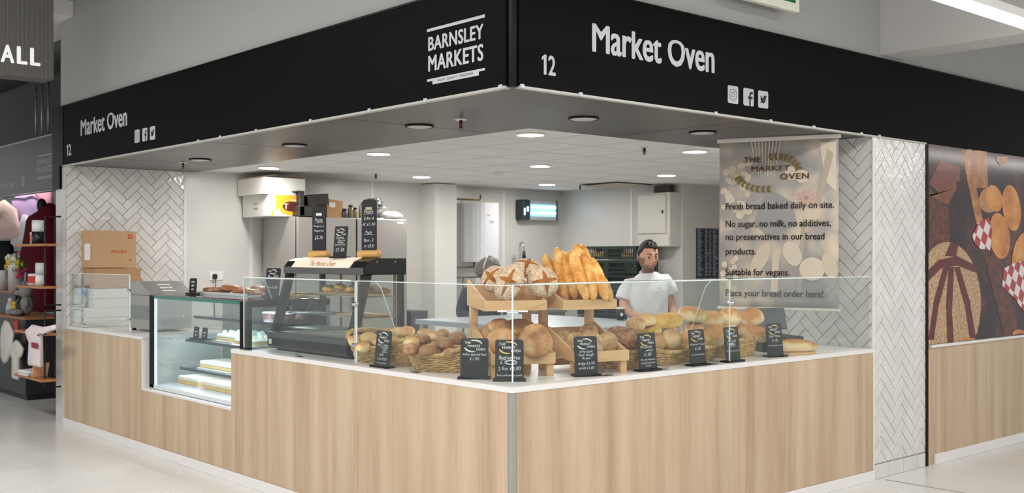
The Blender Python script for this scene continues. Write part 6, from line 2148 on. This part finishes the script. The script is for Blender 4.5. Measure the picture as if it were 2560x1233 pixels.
def shirt_geo(rings, sleeves, tilt=0.0):
    """torso lofted through elliptical rings, open-hemmed sleeves joined to it, remeshed to one cloth"""
    mb = MB()
    N = 40
    vs, fs = [], []
    for z, rx, ry, cy in rings:
        for k in range(N):
            a = 2 * PI * k / N
            c_, s_ = math.cos(a), math.sin(a)
            x = math.copysign(abs(c_) ** 0.85, c_) * rx
            y = math.copysign(abs(s_) ** 0.85, s_) * ry + cy
            fold = 0.006 * math.sin(a * 7 + z * 22) * max(0, min(1, (1.30 - z) / 0.2)) + 0.004 * math.sin(z * 60 + a * 3) * max(0, min(1, (1.25 - z) / 0.1))
            vs.append((x * (1 + fold / rx), y * (1 + fold / ry), z + x * tilt * max(0, min(1, (z - 1.15) / 0.2))))
    for i in range(len(rings) - 1):
        for k in range(N):
            k2 = (k + 1) % N
            fs.append((i * N + k, i * N + k2, (i + 1) * N + k2, (i + 1) * N + k))
    fs.append(list(range(N))[::-1])
    fs.append([(len(rings) - 1) * N + k for k in range(N)])
    mb.add(vs, fs, None, True)
    for pts, rs in sleeves:
        mb.tube(pts, rs, 24)
    me = mb.mesh('cloth', SHIRT)
    ob = bpy.data.objects.new('cloth', me)
    COL.objects.link(ob)
    md = ob.modifiers.new('remesh', 'REMESH')
    md.mode = 'VOXEL'
    md.voxel_size = 0.007
    md.use_smooth_shade = True
    sm_ = ob.modifiers.new('smooth', 'SMOOTH')
    sm_.iterations = 5
    sm_.factor = 0.5
    dg = bpy.context.evaluated_depsgraph_get()
    dg.update()
    m2 = bpy.data.meshes.new_from_object(ob.evaluated_get(dg))
    bpy.data.objects.remove(ob)
    m2.materials.clear()
    m2.materials.append(SHIRT)
    return m2


sh = bpy.data.objects.new('t_shirt', shirt_geo(
    [(0.90, .168, .135, 0), (1.0, .162, .13, 0), (1.10, .160, .125, 0), (1.20, .168, .125, 0), (1.27, .174, .12, 0), (1.32, .172, .108, 0), (1.36, .145, .095, 0), (1.39, .105, .082, -0.004), (1.415, .072, .070, -0.012)],
    [([(-0.09, 0, 1.32), (-0.145, -0.002, 1.31), (-0.180, -0.012, 1.26), (-0.202, -0.02, 1.20)], [.056, .066, .066, .066]),
     ([(0.09, 0, 1.345), (0.145, 0, 1.345), (0.178, 0.004, 1.30), (0.198, 0.008, 1.245)], [.056, .066, .066, .064])], 0.13))
COL.objects.link(sh)
sh.parent = man
sh['label'] = 'plain white short-sleeved t-shirt'
MB().tube([(0.062 * math.cos(a * PI / 12), -0.016 + 0.06 * math.sin(a * PI / 12), 1.415 + 0.012 * math.sin(a * PI / 12)) for a in range(24)], 0.0065, 6, closed=True).build('neckband', SHIRT, sh)
t = MB()
text_line(t, '~~~~', 0.07, 1.29, 0.013, frame((0, -0.1245, 0), (1, 0, 0), (0, 0, 1)), 1)
t.build('chest_print', mat('print_faint', (172, 172, 174), 0.8), sh)
vs, fs = skin_geo('t', [((0, 0, 0.95), .165, .13), ((-0.095, 0, 0.84), .105, .10), ((-0.10, 0, 0.48), .085, .085), ((-0.10, 0.02, 0.09), .07, .075), ((0.095, 0, 0.84), .105, .10), ((0.10, 0, 0.48), .085, .085), ((0.10, 0.02, 0.09), .07, .075)], [(0, 1), (1, 2), (2, 3), (0, 4), (4, 5), (5, 6)], 2)
mb = MB()
mb.add(vs, fs, None, True)
mb.build('trousers', mat('trouser_dark', (40, 42, 48), 0.8), man)
for s in (-1, 1):
    MB().sphere((s * 0.10, -0.06, 0.045), (0.05, 0.135, 0.045), 14, 10).build('shoe', BLACKM, man)
# the second person, half hidden behind the boules
HM2 = Matrix.Translation((0.02, -0.10, 1.42)) @ Matrix.Rotation(A(70), 4, 'Z') @ Matrix.Rotation(A(22), 4, 'X')
nodes2 = [((0, 0, 0.86), .15, .12), ((0, 0.0, 1.0), .135, .11), ((0, -0.01, 1.12), .145, .11), ((0, -0.03, 1.23), .10, .085), ((0.005, -0.055, 1.285), .05, .05), ((0.01, -0.085, 1.36), .048, .05),
          ((-0.16, -0.02, 1.21), .06, .056), ((-0.22, -0.03, 1.02), .048, .045), ((-0.10, -0.20, 0.98), .034, .034), ((-0.03, -0.26, 1.0), .026, .024),
          ((0.16, -0.02, 1.21), .06, .056), ((0.23, -0.06, 1.03), .048, .045), ((0.16, -0.23, 0.98), .034, .034), ((0.10, -0.28, 1.0), .026, .024),
          ((-0.09, 0.0, 0.78), .09, .09), ((-0.09, 0.0, 0.44), .062, .062), ((-0.09, 0.02, 0.10), .043, .047), ((-0.09, -0.10, 0.042), .038, .033),
          ((0.09, 0.0, 0.78), .09, .09), ((0.09, 0.0, 0.44), .062, .062), ((0.09, 0.02, 0.10), .043, .047), ((0.09, -0.10, 0.042), .038, .033)]
SK2 = skinmat('skin_second', (206, 150, 126), (120, 90, 80))
wo = person('grey-haired person in a navy top with a headband, half hidden behind the floured boules', (-3.62, 2.86, 0), A(60), nodes2, edges, HM2,
            [(handM((-0.03, -0.26, 1.0), (0.5, -0.8, -0.1), (0.1, 0.2, -1)), 0.5, -1), (handM((0.10, -0.28, 1.0), (-0.2, -0.9, -0.1), (0, 0.2, -1)), 0.5, 1)], SK2, False, 0.007)
hm = MB()
hair_geo(hm, HM2, lambda x, y: 0.055 if y < -0.5 else (0.055 - (y + 0.5) * 0.16 if y < 0.2 else -0.075), 1.09, 8, 0.01)
hm.build('hair', mat('hair_grey', (112, 104, 98), 0.6, var=0.35, vscale=50), wo)
MB().tube([HM2 @ Vector((0.086 * math.cos(a) * math.cos(.3), 0.03 + 0.02 * math.sin(a), 0.125 * math.sin(a) + 0.0)) for a in [PI * k / 16 for k in range(17)]], 0.008, 6).build('headband', mat('headband_silver', (186, 196, 204), 0.3, 0.3), wo)
for s in (-1, 1):
    MB().sphere(look(HM2, (s * 0.031, -0.080, 0.010)), 0.0115, 10, 8).build('eye', MATS['eye_white'], wo)
vs, fs = skin_geo('s', [((0, 0, 0.84), .18, .14), ((0, 0.0, 0.98), .165, .13), ((0, -0.008, 1.12), .165, .125), ((0, -0.028, 1.225), .115, .095), ((0.003, -0.05, 1.275), .066, .06),
                        ((-0.16, -0.02, 1.21), .074, .07), ((-0.225, -0.03, 1.02), .064, .06), ((-0.12, -0.18, 0.985), .05, .048), ((0.16, -0.02, 1.21), .074, .07), ((0.235, -0.06, 1.03), .064, .06), ((0.17, -0.21, 0.985), .05, .048)],
                  [(0, 1), (1, 2), (2, 3), (3, 4), (3, 5), (5, 6), (6, 7), (3, 8), (8, 9), (9, 10)], 2)
mb = MB()
mb.add(vs, fs, None, True)
mb.build('navy_top', mat('navy_cloth', (52, 58, 68), 0.85), wo)
vs, fs = skin_geo('t', [((0, 0, 0.86), .165, .13), ((-0.09, 0, 0.76), .10, .10), ((-0.09, 0, 0.44), .08, .08), ((-0.09, 0.02, 0.09), .065, .07), ((0.09, 0, 0.76), .10, .10), ((0.09, 0, 0.44), .08, .08), ((0.09, 0.02, 0.09), .065, .07)], [(0, 1), (1, 2), (2, 3), (0, 4), (4, 5), (5, 6)], 2)
mb = MB()
mb.add(vs, fs, None, True)
mb.build('trousers', MATS['trouser_dark'], wo)
cp = thing('coffee_cup', 'black takeaway coffee cup with a white lid in front of the man', 'cup', (-1.93, 2.86, 1.041))
MB().lathe([(0.0001, 0), (0.028, 0), (0.039, 0.09), (0.0001, 0.09)], 20).build('cup_body', BLACKM, cp)
MB().lathe([(0.041, 0.086), (0.041, 0.094), (0.036, 0.102), (0.0001, 0.102)], 20).build('lid', PAPER, cp)
MB().poly([(0.012 * math.cos(a) + 0.005, 0, 0.045 + 0.014 * math.sin(a)) for a in [k * PI / 6 for k in range(12)]], Matrix.Rotation(A(50), 4, 'Z') @ Matrix.Translation((0, -0.0365, 0))).build('round_logo', PAPER, cp)
# ================================================================== NEIGHBOURING GIFT STALL beyond the left end
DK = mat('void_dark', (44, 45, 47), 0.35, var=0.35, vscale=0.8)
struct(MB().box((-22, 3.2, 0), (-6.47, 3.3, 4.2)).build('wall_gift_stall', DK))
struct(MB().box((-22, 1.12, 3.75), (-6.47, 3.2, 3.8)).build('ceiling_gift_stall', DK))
struct(MB().box((-9.5, 1.7, 0), (-9.45, 3.2, 2.4)).build('wall_gift_partition', mat('stall_grey', (96, 97, 98), 0.6)))
nf = thing('fascia_sign', 'dark fascia of the neighbouring gift stall at the left edge, with a market emblem', 'sign', (-12, 1.08, ZS))
GF = mat('fascia_grey', (36, 37, 38), 0.35, spec=0.5)
MB().box((-4.5, 0, 0), (2.30, 0.03, 0.66)).build('fascia_board', GF, nf)
MB().box((2.30, -0.003, 0), (2.56, 0.25, 0.67)).build('end_post', BLACKG, nf)
MB().box((-4.5, -0.004, 0.66), (2.3, 0.06, 0.675)).build('top_edge', STEEL, nf)
t, u = MB(), MB()
MNF = frame((12, -0.0012, -ZS), (1, 0, 0), (0, 0, 1))
bm_logo(t, u, MNF @ Matrix.Translation((0, 0.06, 0)), -10.32, -9.74)
o = t.build('market_emblem', SIGNW, nf)
u.build('emblem_strapline', SIGNK, o)
t, u = MB(), MB()
icon_set(t, u, ((-10.92, -10.80),), 2.47, 2.585, MNF)
ic = t.build('social_icon', SIGNW, nf)
u.build('icon_mark', SIGNK, ic)
t = MB()
text_fit(t, 'Printing', -12.2, -11.22, 2.44, 2.57, MNF, 0.03)
t.build('shop_name', SIGNW, nf)
for k, px in enumerate((90, 105, 121)):
    a = ony(px, 340, 1.25)
    tag(MB().cyl(0.012, 0, 0.72, 8).build('suspension_rod', STEEL, None, (a.x, 1.25, 3.055)), ('left', 'middle', 'right')[k] + ' of the three thin rods above the gift stall fascia', 'rod', 'rods above the gift stall')
# hanging display reading ...ALL
hd = thing('hanging_screen', 'grey LED display hanging at the top left with the white letters ALL', 'display screen', (-4.85, -1.6, 2.94))
MB().box((-0.22, -0.6, 0), (0, 1.06, 1.25), 0.004).build('screen_case', mat('screen_case', (92, 91, 86), 0.5), hd)
sm_ = MB()
for k in range(166):
    y = -0.6 + 0.01 * k
    sm_.box((0.0, y + 0.001, 0.004), (0.0025, y + 0.008, 1.25))
sl_o = sm_.build('led_louvres', mat('louvre_grey', (104, 102, 96), 0.5), hd)
t = MB()
MH = frame((0.0032, 0, 0), (0, 1, 0), (0, 0, 1))
for ch, y0_, y1_ in (('A', 0.665, 0.765), ('L', 0.782, 0.862), ('L', 0.880, 0.958)):
    text_fit(t, ch, y0_, y1_, 0.095, 0.232, MH, 0.045)
t.build('lit_letters', mat('letter_lit', (240, 240, 240), 0.5, emit=0.35), hd)
MB().box((-0.12, 0.2, 1.25), (-0.10, 0.22, 1.258)).build('bracket', STEEL, hd)


def slab(name, label, cat, pts, Y, th, m, group=None):
    """a soft thing hanging in the plane y = Y: outline, then rounded thickness"""
    W = [ony(p[0], p[1], Y) for p in pts]
    cx, cz = sum(p.x for p in W) / len(W), sum(p.z for p in W) / len(W)
    n = len(W)
    mb = MB()
    rings = []
    for (s, d) in ((0.45, 0.46), (0.92, 0.42), (1.0, 0.15), (1.0, -0.15), (0.92, -0.42), (0.45, -0.46)):
        rings.append([(cx * 0 + (p.x - cx) * s, -d * th + 0.012 * math.sin(p.z * 25 + p.x * 14) * (1 if abs(d) > .3 else .4), (p.z - cz) * s) for p in W])
    vs = [v for r in rings for v in r]
    fs = []
    for i in range(len(rings) - 1):
        for k in range(n):
            k2 = (k + 1) % n
            fs.append((i * n + k, i * n + k2, (i + 1) * n + k2, (i + 1) * n + k))
    fs.append([k for k in range(n)])
    fs.append([5 * n + k for k in range(n)][::-1])
    mb.add(vs, fs, None, True)
    o = mb.build(name, m, None, (cx, Y, cz))
    bm = bmesh.new()
    bm.from_mesh(o.data)
    bmesh.ops.recalc_face_normals(bm, faces=bm.faces)
    bm.to_mesh(o.data)
    bm.free()
    return tag(o, label, cat, group)


CL = lambda n, c: mat(n, c, 0.9, spec=0.1, bump=0.4, bscale=14, var=0.05)
rail = tag(MB().cyl(0.012, -1.6, 1.6, 10, Matrix.Rotation(PI / 2, 4, 'Y')).build('hanging_rail', BLACKM, None, (-11.0, 1.35, 2.40)), 'black clothes rail under the gift stall fascia', 'rail')
h1 = slab('pink_hoodie', 'pale pink hoodie with the letter R hanging at the far left', 'hoodie', [(-22, 520), (-6, 508), (12, 500), (26, 512), (38, 522), (48, 560), (50, 588), (40, 594), (10, 600), (-20, 600)], 1.30, 0.07, CL('cloth_pink', (232, 200, 192)), 'clothes hanging in the gift stall')
t = MB()
pR = ony(16, 540, 1.30)
text_line(t, 'R', pR.x - h1.location.x, pR.z - h1.location.z - 0.06, 0.16, frame((0, -0.078, 0), (1, 0, 0), (0, 0, 1)), 1.0, 0.01)
t.build('letter', mat('letter_maroon', (150, 40, 60), 0.7), h1)
slab('purple_t_shirt', 'lilac t-shirt hanging behind the pink hoodie', 't-shirt', [(34, 500), (46, 487), (66, 484), (86, 483), (96, 500), (96, 540), (88, 572), (50, 575), (42, 540)], 1.42, 0.08, CL('cloth_lilac', (198, 170, 212)), 'clothes hanging in the gift stall')
slab('pink_t_shirt', 'bright pink t-shirt hanging beside the lilac one', 't-shirt', [(92, 484), (108, 481), (127, 480), (128, 505), (120, 520), (118, 535), (100, 540), (96, 520), (90, 500)], 1.50, 0.08, CL('cloth_rose', (240, 166, 182)), 'clothes hanging in the gift stall')
slab('white_hoodie', 'white hoodie hanging below the lilac t-shirt', 'hoodie', [(60, 536), (68, 538), (76, 566), (78, 600), (74, 624), (40, 618), (32, 610), (44, 570), (56, 560)], 1.34, 0.08, CL('cloth_white', (224, 220, 220)), 'clothes hanging in the gift stall')
slab('black_apron', 'black cloth hanging below the pink hoodie', 'apron', [(-10, 602), (28, 602), (30, 630), (68, 626), (66, 680), (-10, 680)], 1.45, 0.06, CL('cloth_black', (26, 26, 28)), 'clothes hanging in the gift stall')
rb = slab('burgundy_robe', 'long burgundy dressing gown on a dark stand', 'dressing gown', [(118, 520), (126, 508), (134, 520), (136, 560), (136, 780), (82, 782), (80, 735), (84, 660), (66, 650), (76, 580), (80, 548), (92, 536)], 1.0, 0.22, CL('cloth_burgundy', (92, 18, 30)))
MB().cyl(0.02, 0.004 - rb.location.z, 0.42, 10).sphere((0.06, 0, 0.50), (0.06, 0.06, 0.09), 12, 8).build('dress_stand', BLACKM, rb)
lb = thing('light_batten', 'unseen light batten added behind the gift stall fascia to light the clothes', 'ceiling light', (-11.45, 1.20, 2.62))  # out-of-sight lamp, added to brighten the hanging clothes
MB().box((-1.5, -0.03, 0), (1.5, 0.03, 0.05)).build('housing', WHITE, lb)
MB().box((-1.5, -0.025, -0.012), (1.5, 0.025, 0)).build('diffuser', MATS['batten_lit'], lb)
MB().box((-1.45, -0.06, 0.02), (-1.40, -0.03, 0.05)).build('bracket', STEEL, lb)
MB().box((1.40, -0.06, 0.02), (1.45, -0.03, 0.05)).build('bracket', STEEL, lb)
# counters of the gift stall
gc = thing('gift_counter', 'black gift stall counter with a wooden top', 'counter', (-8.65, 0.75, 0))
MB().box((-0.9, -0.48, 0.06), (0.5, -0.02, 0.865)).build('cabinet', mat('counter_black', (38, 38, 41), 0.45), gc)
MB().box((-0.9, -0.5, 0.865), (0.52, 0.0, 0.89), 0.004).build('wooden_top', mat('warm_wood', (176, 118, 72), 0.5, var=0.15), gc)
MB().box((-0.9, -0.46, 0), (0.48, -0.05, 0.06)).build('plinth', BLACKM, gc)
gb = thing('gift_back_unit', 'black shelving unit with a wooden shelf behind the gift counter', 'shelving', (-12.6, 1.35, 0))
MB().box((-1.6, -0.1, 0), (0.84, 0.15, 1.03)).build('unit', MATS['counter_black'], gb)
MB().box((-1.6, -0.14, 1.03), (0.86, 0.15, 1.06), 0.003).build('wooden_shelf', MATS['warm_wood'], gb)
VS = mat('vase_white', (226, 222, 218), 0.35)
for k, (px, w_, h) in enumerate(((40, 0.10, 0.36), (8, 0.08, 0.28), (20, 0.045, 0.30))):
    p = ony(px, 726, 1.33)
    r = thing('vase', ('tall white vase under the flowers', 'short white vase at the far left', 'slim clear vase between the white vases')[k], 'vase', (p.x, 1.33, 1.061), 0, 'vases on the gift shelf')
    MB().lathe([(0.0001, 0), (w_, 0), (w_ * 1.02, h), (w_ * 0.9, h), (w_ * 0.85, 0.02), (0.0001, 0.02)], 18).build('vase_body', VS if k < 2 else mat('vase_grey', (150, 150, 146), 0.2), r)
fw = thing('flower_bouquet', 'bouquet of white, yellow and pink flowers in the gift stall', 'flowers', (-11.95, 1.33, 1.41))
fw.scale = (0.85, 0.85, 0.85)
rn = random.Random(2)
petals = {'white_blooms': ((238, 232, 214), 12), 'yellow_blooms': ((240, 206, 60), 8), 'pink_blooms': ((222, 84, 130), 5), 'leaves': ((84, 128, 62), 10)}
for nm, (c, q) in petals.items():
    b_ = MB()
    for k in range(q):
        x, z = rn.uniform(-0.36, 0.30), rn.uniform(-0.03, 0.16)
        if nm == 'pink_blooms':
            x = rn.uniform(0.1, 0.46)
            z = rn.uniform(-0.14, 0.02) if k else 0.2
        rr = rn.uniform(0.04, 0.075)
        for s in range(6):
            a = s * PI / 3
            b_.sphere((x + rr * .6 * math.cos(a), rn.uniform(-.07, .05), z + rr * .6 * math.sin(a)), (rr * .6, rr * .4, rr * .6), 8, 5)
    b_.build(nm, mat(nm, c, 0.7), fw)
st_ = MB()
for k in range(6):
    st_.tube([(-0.05 + 0.012 * k, 0, -0.3), (-0.2 + 0.08 * k, 0, 0.02)], 0.006, 5)
st_.build('stems', mat('stem_green', (96, 130, 76), 0.6), fw)
# soft toy and trinkets
p = ony(64, 790, 0.42)
td = thing('teddy_bear', 'grey teddy bear sitting on the gift counter', 'soft toy', (p.x, 0.42, 0.891))
TG = CL('plush_grey', (150, 150, 150))
MB().sphere((0, 0, 0.11), (0.09, 0.08, 0.11), 14, 10).build('torso', TG, td)
MB().sphere((0, -0.01, 0.27), (0.085, 0.08, 0.08), 14, 10).sphere((-0.01, -0.08, 0.25), (0.04, 0.035, 0.03), 10, 8).build('head', TG, td)
for s in (-1, 1):
    MB().sphere((s * 0.07, 0, 0.345), (0.032, 0.02, 0.032), 10, 8).build('ear', TG, td)
    MB().sphere((s * 0.10, -0.03, 0.14), (0.032, 0.035, 0.065), 10, 8).build('arm', TG, td)
    MB().sphere((s * 0.07, -0.11, 0.04), (0.04, 0.07, 0.035), 10, 8).build('leg', TG, td)
    MB().sphere((s * 0.025, -0.085, 0.29), 0.009, 8, 6).build('eye', BLACKM, td)
for k, (px, w_, h, c, lb) in enumerate(((26, .05, .14, (206, 206, 206), 'grey plastic tub with a white lid on the gift counter'), (36, .045, .11, (232, 200, 50), 'small yellow toy on the gift counter'), (50, .05, .16, (34, 34, 36), 'black trinket tree on the gift counter'))):
    p = ony(px, 795, 0.36)
    r = thing(('storage_tub', 'yellow_toy', 'trinket_stand')[k], lb, ('tub', 'toy', 'stand')[k], (p.x, 0.36, 0.891))
    MB().lathe([(0.0001, 0), (w_, 0), (w_ * .9, h * .7), (w_ * .5, h), (0.0001, h)], 14).build('base_form', mat('trinket_%d' % k, c, 0.5), r)
    MB().sphere((0, 0, h + w_ * .4), w_ * 0.55, 10, 8).build('top_form', PAPER if k == 0 else MATS['trinket_%d' % k], r)
# baby clothes and scarf on the counter front
WH = CL('cloth_cream', (234, 230, 220))
slab('baby_wrap', 'cream baby wrap hanging from the gift counter, left one', 'baby clothes', [(12, 800), (20, 806), (31, 830), (30, 870), (20, 905), (10, 910), (3, 896), (4, 850), (10, 818)], 0.20, 0.05, WH, 'baby clothes on the gift counter')
slab('baby_vest', 'cream baby romper hanging from the gift counter, right one', 'baby clothes', [(40, 850), (46, 856), (55, 872), (53, 892), (49, 896), (48, 950), (30, 946), (31, 896), (25, 884), (28, 866)], 0.20, 0.05, WH, 'baby clothes on the gift counter')
slab('hanging_tag', 'strip of small coloured tags hanging on the gift counter', 'tags', [(36, 802), (44, 802), (45, 834), (38, 834)], 0.21, 0.03, mat('tag_red', (190, 80, 70), 0.7))
# ladder rack on the wall end with shelves
rk = thing('ladder_rack', 'black wall ladder rack with small wooden shelves at the left end of the stall', 'shelf rack', (-6.285, -0.05, 0.35))
for (z0, z1) in ((0.0, 0.70), (0.75, 1.56)):
    for y in (0.0, -0.09):
        MB().tube([(0.05, 0.035, z1), (0.0, y, z1), (0.0, y, z0), (0.05, 0.035, z0)], 0.009, 6).build('frame', BLACKM, rk)
SHW = MATS['warm_wood']
for z in (0.05, 0.47, 0.90, 1.29):
    MB().box((-0.72, -0.14, z), (0.05, 0.0, z + 0.022), 0.002).build('shelf_board', SHW, rk)
MUGW = mat('mug_white', (228, 228, 226), 0.25)


def mug(x, z, r_, h, m, label, handle=True, stripe=None):
    r = thing('mug', label, 'mug', (x + 0.10, -0.12, z), A(20), 'mugs on the ladder rack')
    MB().lathe([(0.0001, 0), (r_, 0), (r_, h), (r_ * .92, h), (r_ * .9, 0.006), (0.0001, 0.006)], 20).build('mug_body', m, r)
    if handle:
        MB().tube([(r_ * .95, 0, h * .8), (r_ * 1.5, 0, h * .75), (r_ * 1.6, 0, h * .45), (r_ * 1.4, 0, h * .22), (r_ * .95, 0, h * .2)], 0.007, 8).build('mug_handle', m, r)
    if stripe:
        MB().lathe([(r_ * 1.01, h * .2), (r_ * 1.01, h * .8)], 20, None, False).build('printed_band', stripe, r)


mug(-6.62, 1.663 + 0.113, 0.058, 0.105, MUGW, 'white mug standing on top of the black mug')
mug(-6.62, 1.663, 0.06, 0.112, mat('mug_black', (24, 24, 26), 0.3), 'black mug under the white mug on the top shelf')
mug(-6.76, 1.663, 0.032, 0.11, MUGW, 'slim white cup with an orange band on the top shelf', False, mat('band_orange', (206, 110, 90), 0.5))
mug(-6.74, 1.273, 0.055, 0.11, MUGW, 'white mug with a red band on the second shelf', True, mat('band_red', (190, 50, 44), 0.5))
mug(-6.58, 1.273, 0.042, 0.11, MUGW, 'plain white mug on the second shelf')
mug(-6.56, 1.273 + 0.112, 0.046, 0.10, mat('mug_grey', (206, 208, 210), 0.3), 'pale grey tumbler stacked on the plain white mug', False)
sc_ = slab('printed_scarf', 'white and pink scarf with a burgundy patch draped over the rack', 'scarf', [(68, 826), (80, 812), (110, 818), (140, 812), (140, 824), (104, 832), (100, 846), (101, 918), (74, 914), (73, 856), (68, 848)], -0.20, 0.04, CL('cloth_scarf', (234, 222, 222)))
p0, p1 = ony(79, 856, -0.222), ony(94, 872, -0.222)
MB().box((p0.x - sc_.location.x, -0.026, p1.z - sc_.location.z), (p1.x - sc_.location.x, -0.022, p0.z - sc_.location.z)).build('burgundy_patch', mat('letter_maroon', (150, 40, 60), 0.7), sc_)
for k in range(2):
    tag(MB().box((-0.12, -0.08, 0), (0.12, 0.08, 0.025), 0.003).build('book', PAPER, None, (-6.75 + 0.05 * k, -0.12, 0.4235 + 0.027 * k), (0, 0, 0.15 * k)), ('lower', 'upper')[k] + ' white booklet on the lowest rack shelf', 'book', 'booklets on the rack')
tag(MB().box((-0.01, -0.07, 0), (0.01, 0.07, 0.14), 0.002, Matrix.Rotation(A(25), 4, 'Y')).build('greeting_card', mat('card_peach', (226, 176, 140), 0.6), None, (-6.50, -0.12, 0.43)), 'peach greeting card leaning on the lowest rack shelf', 'card')
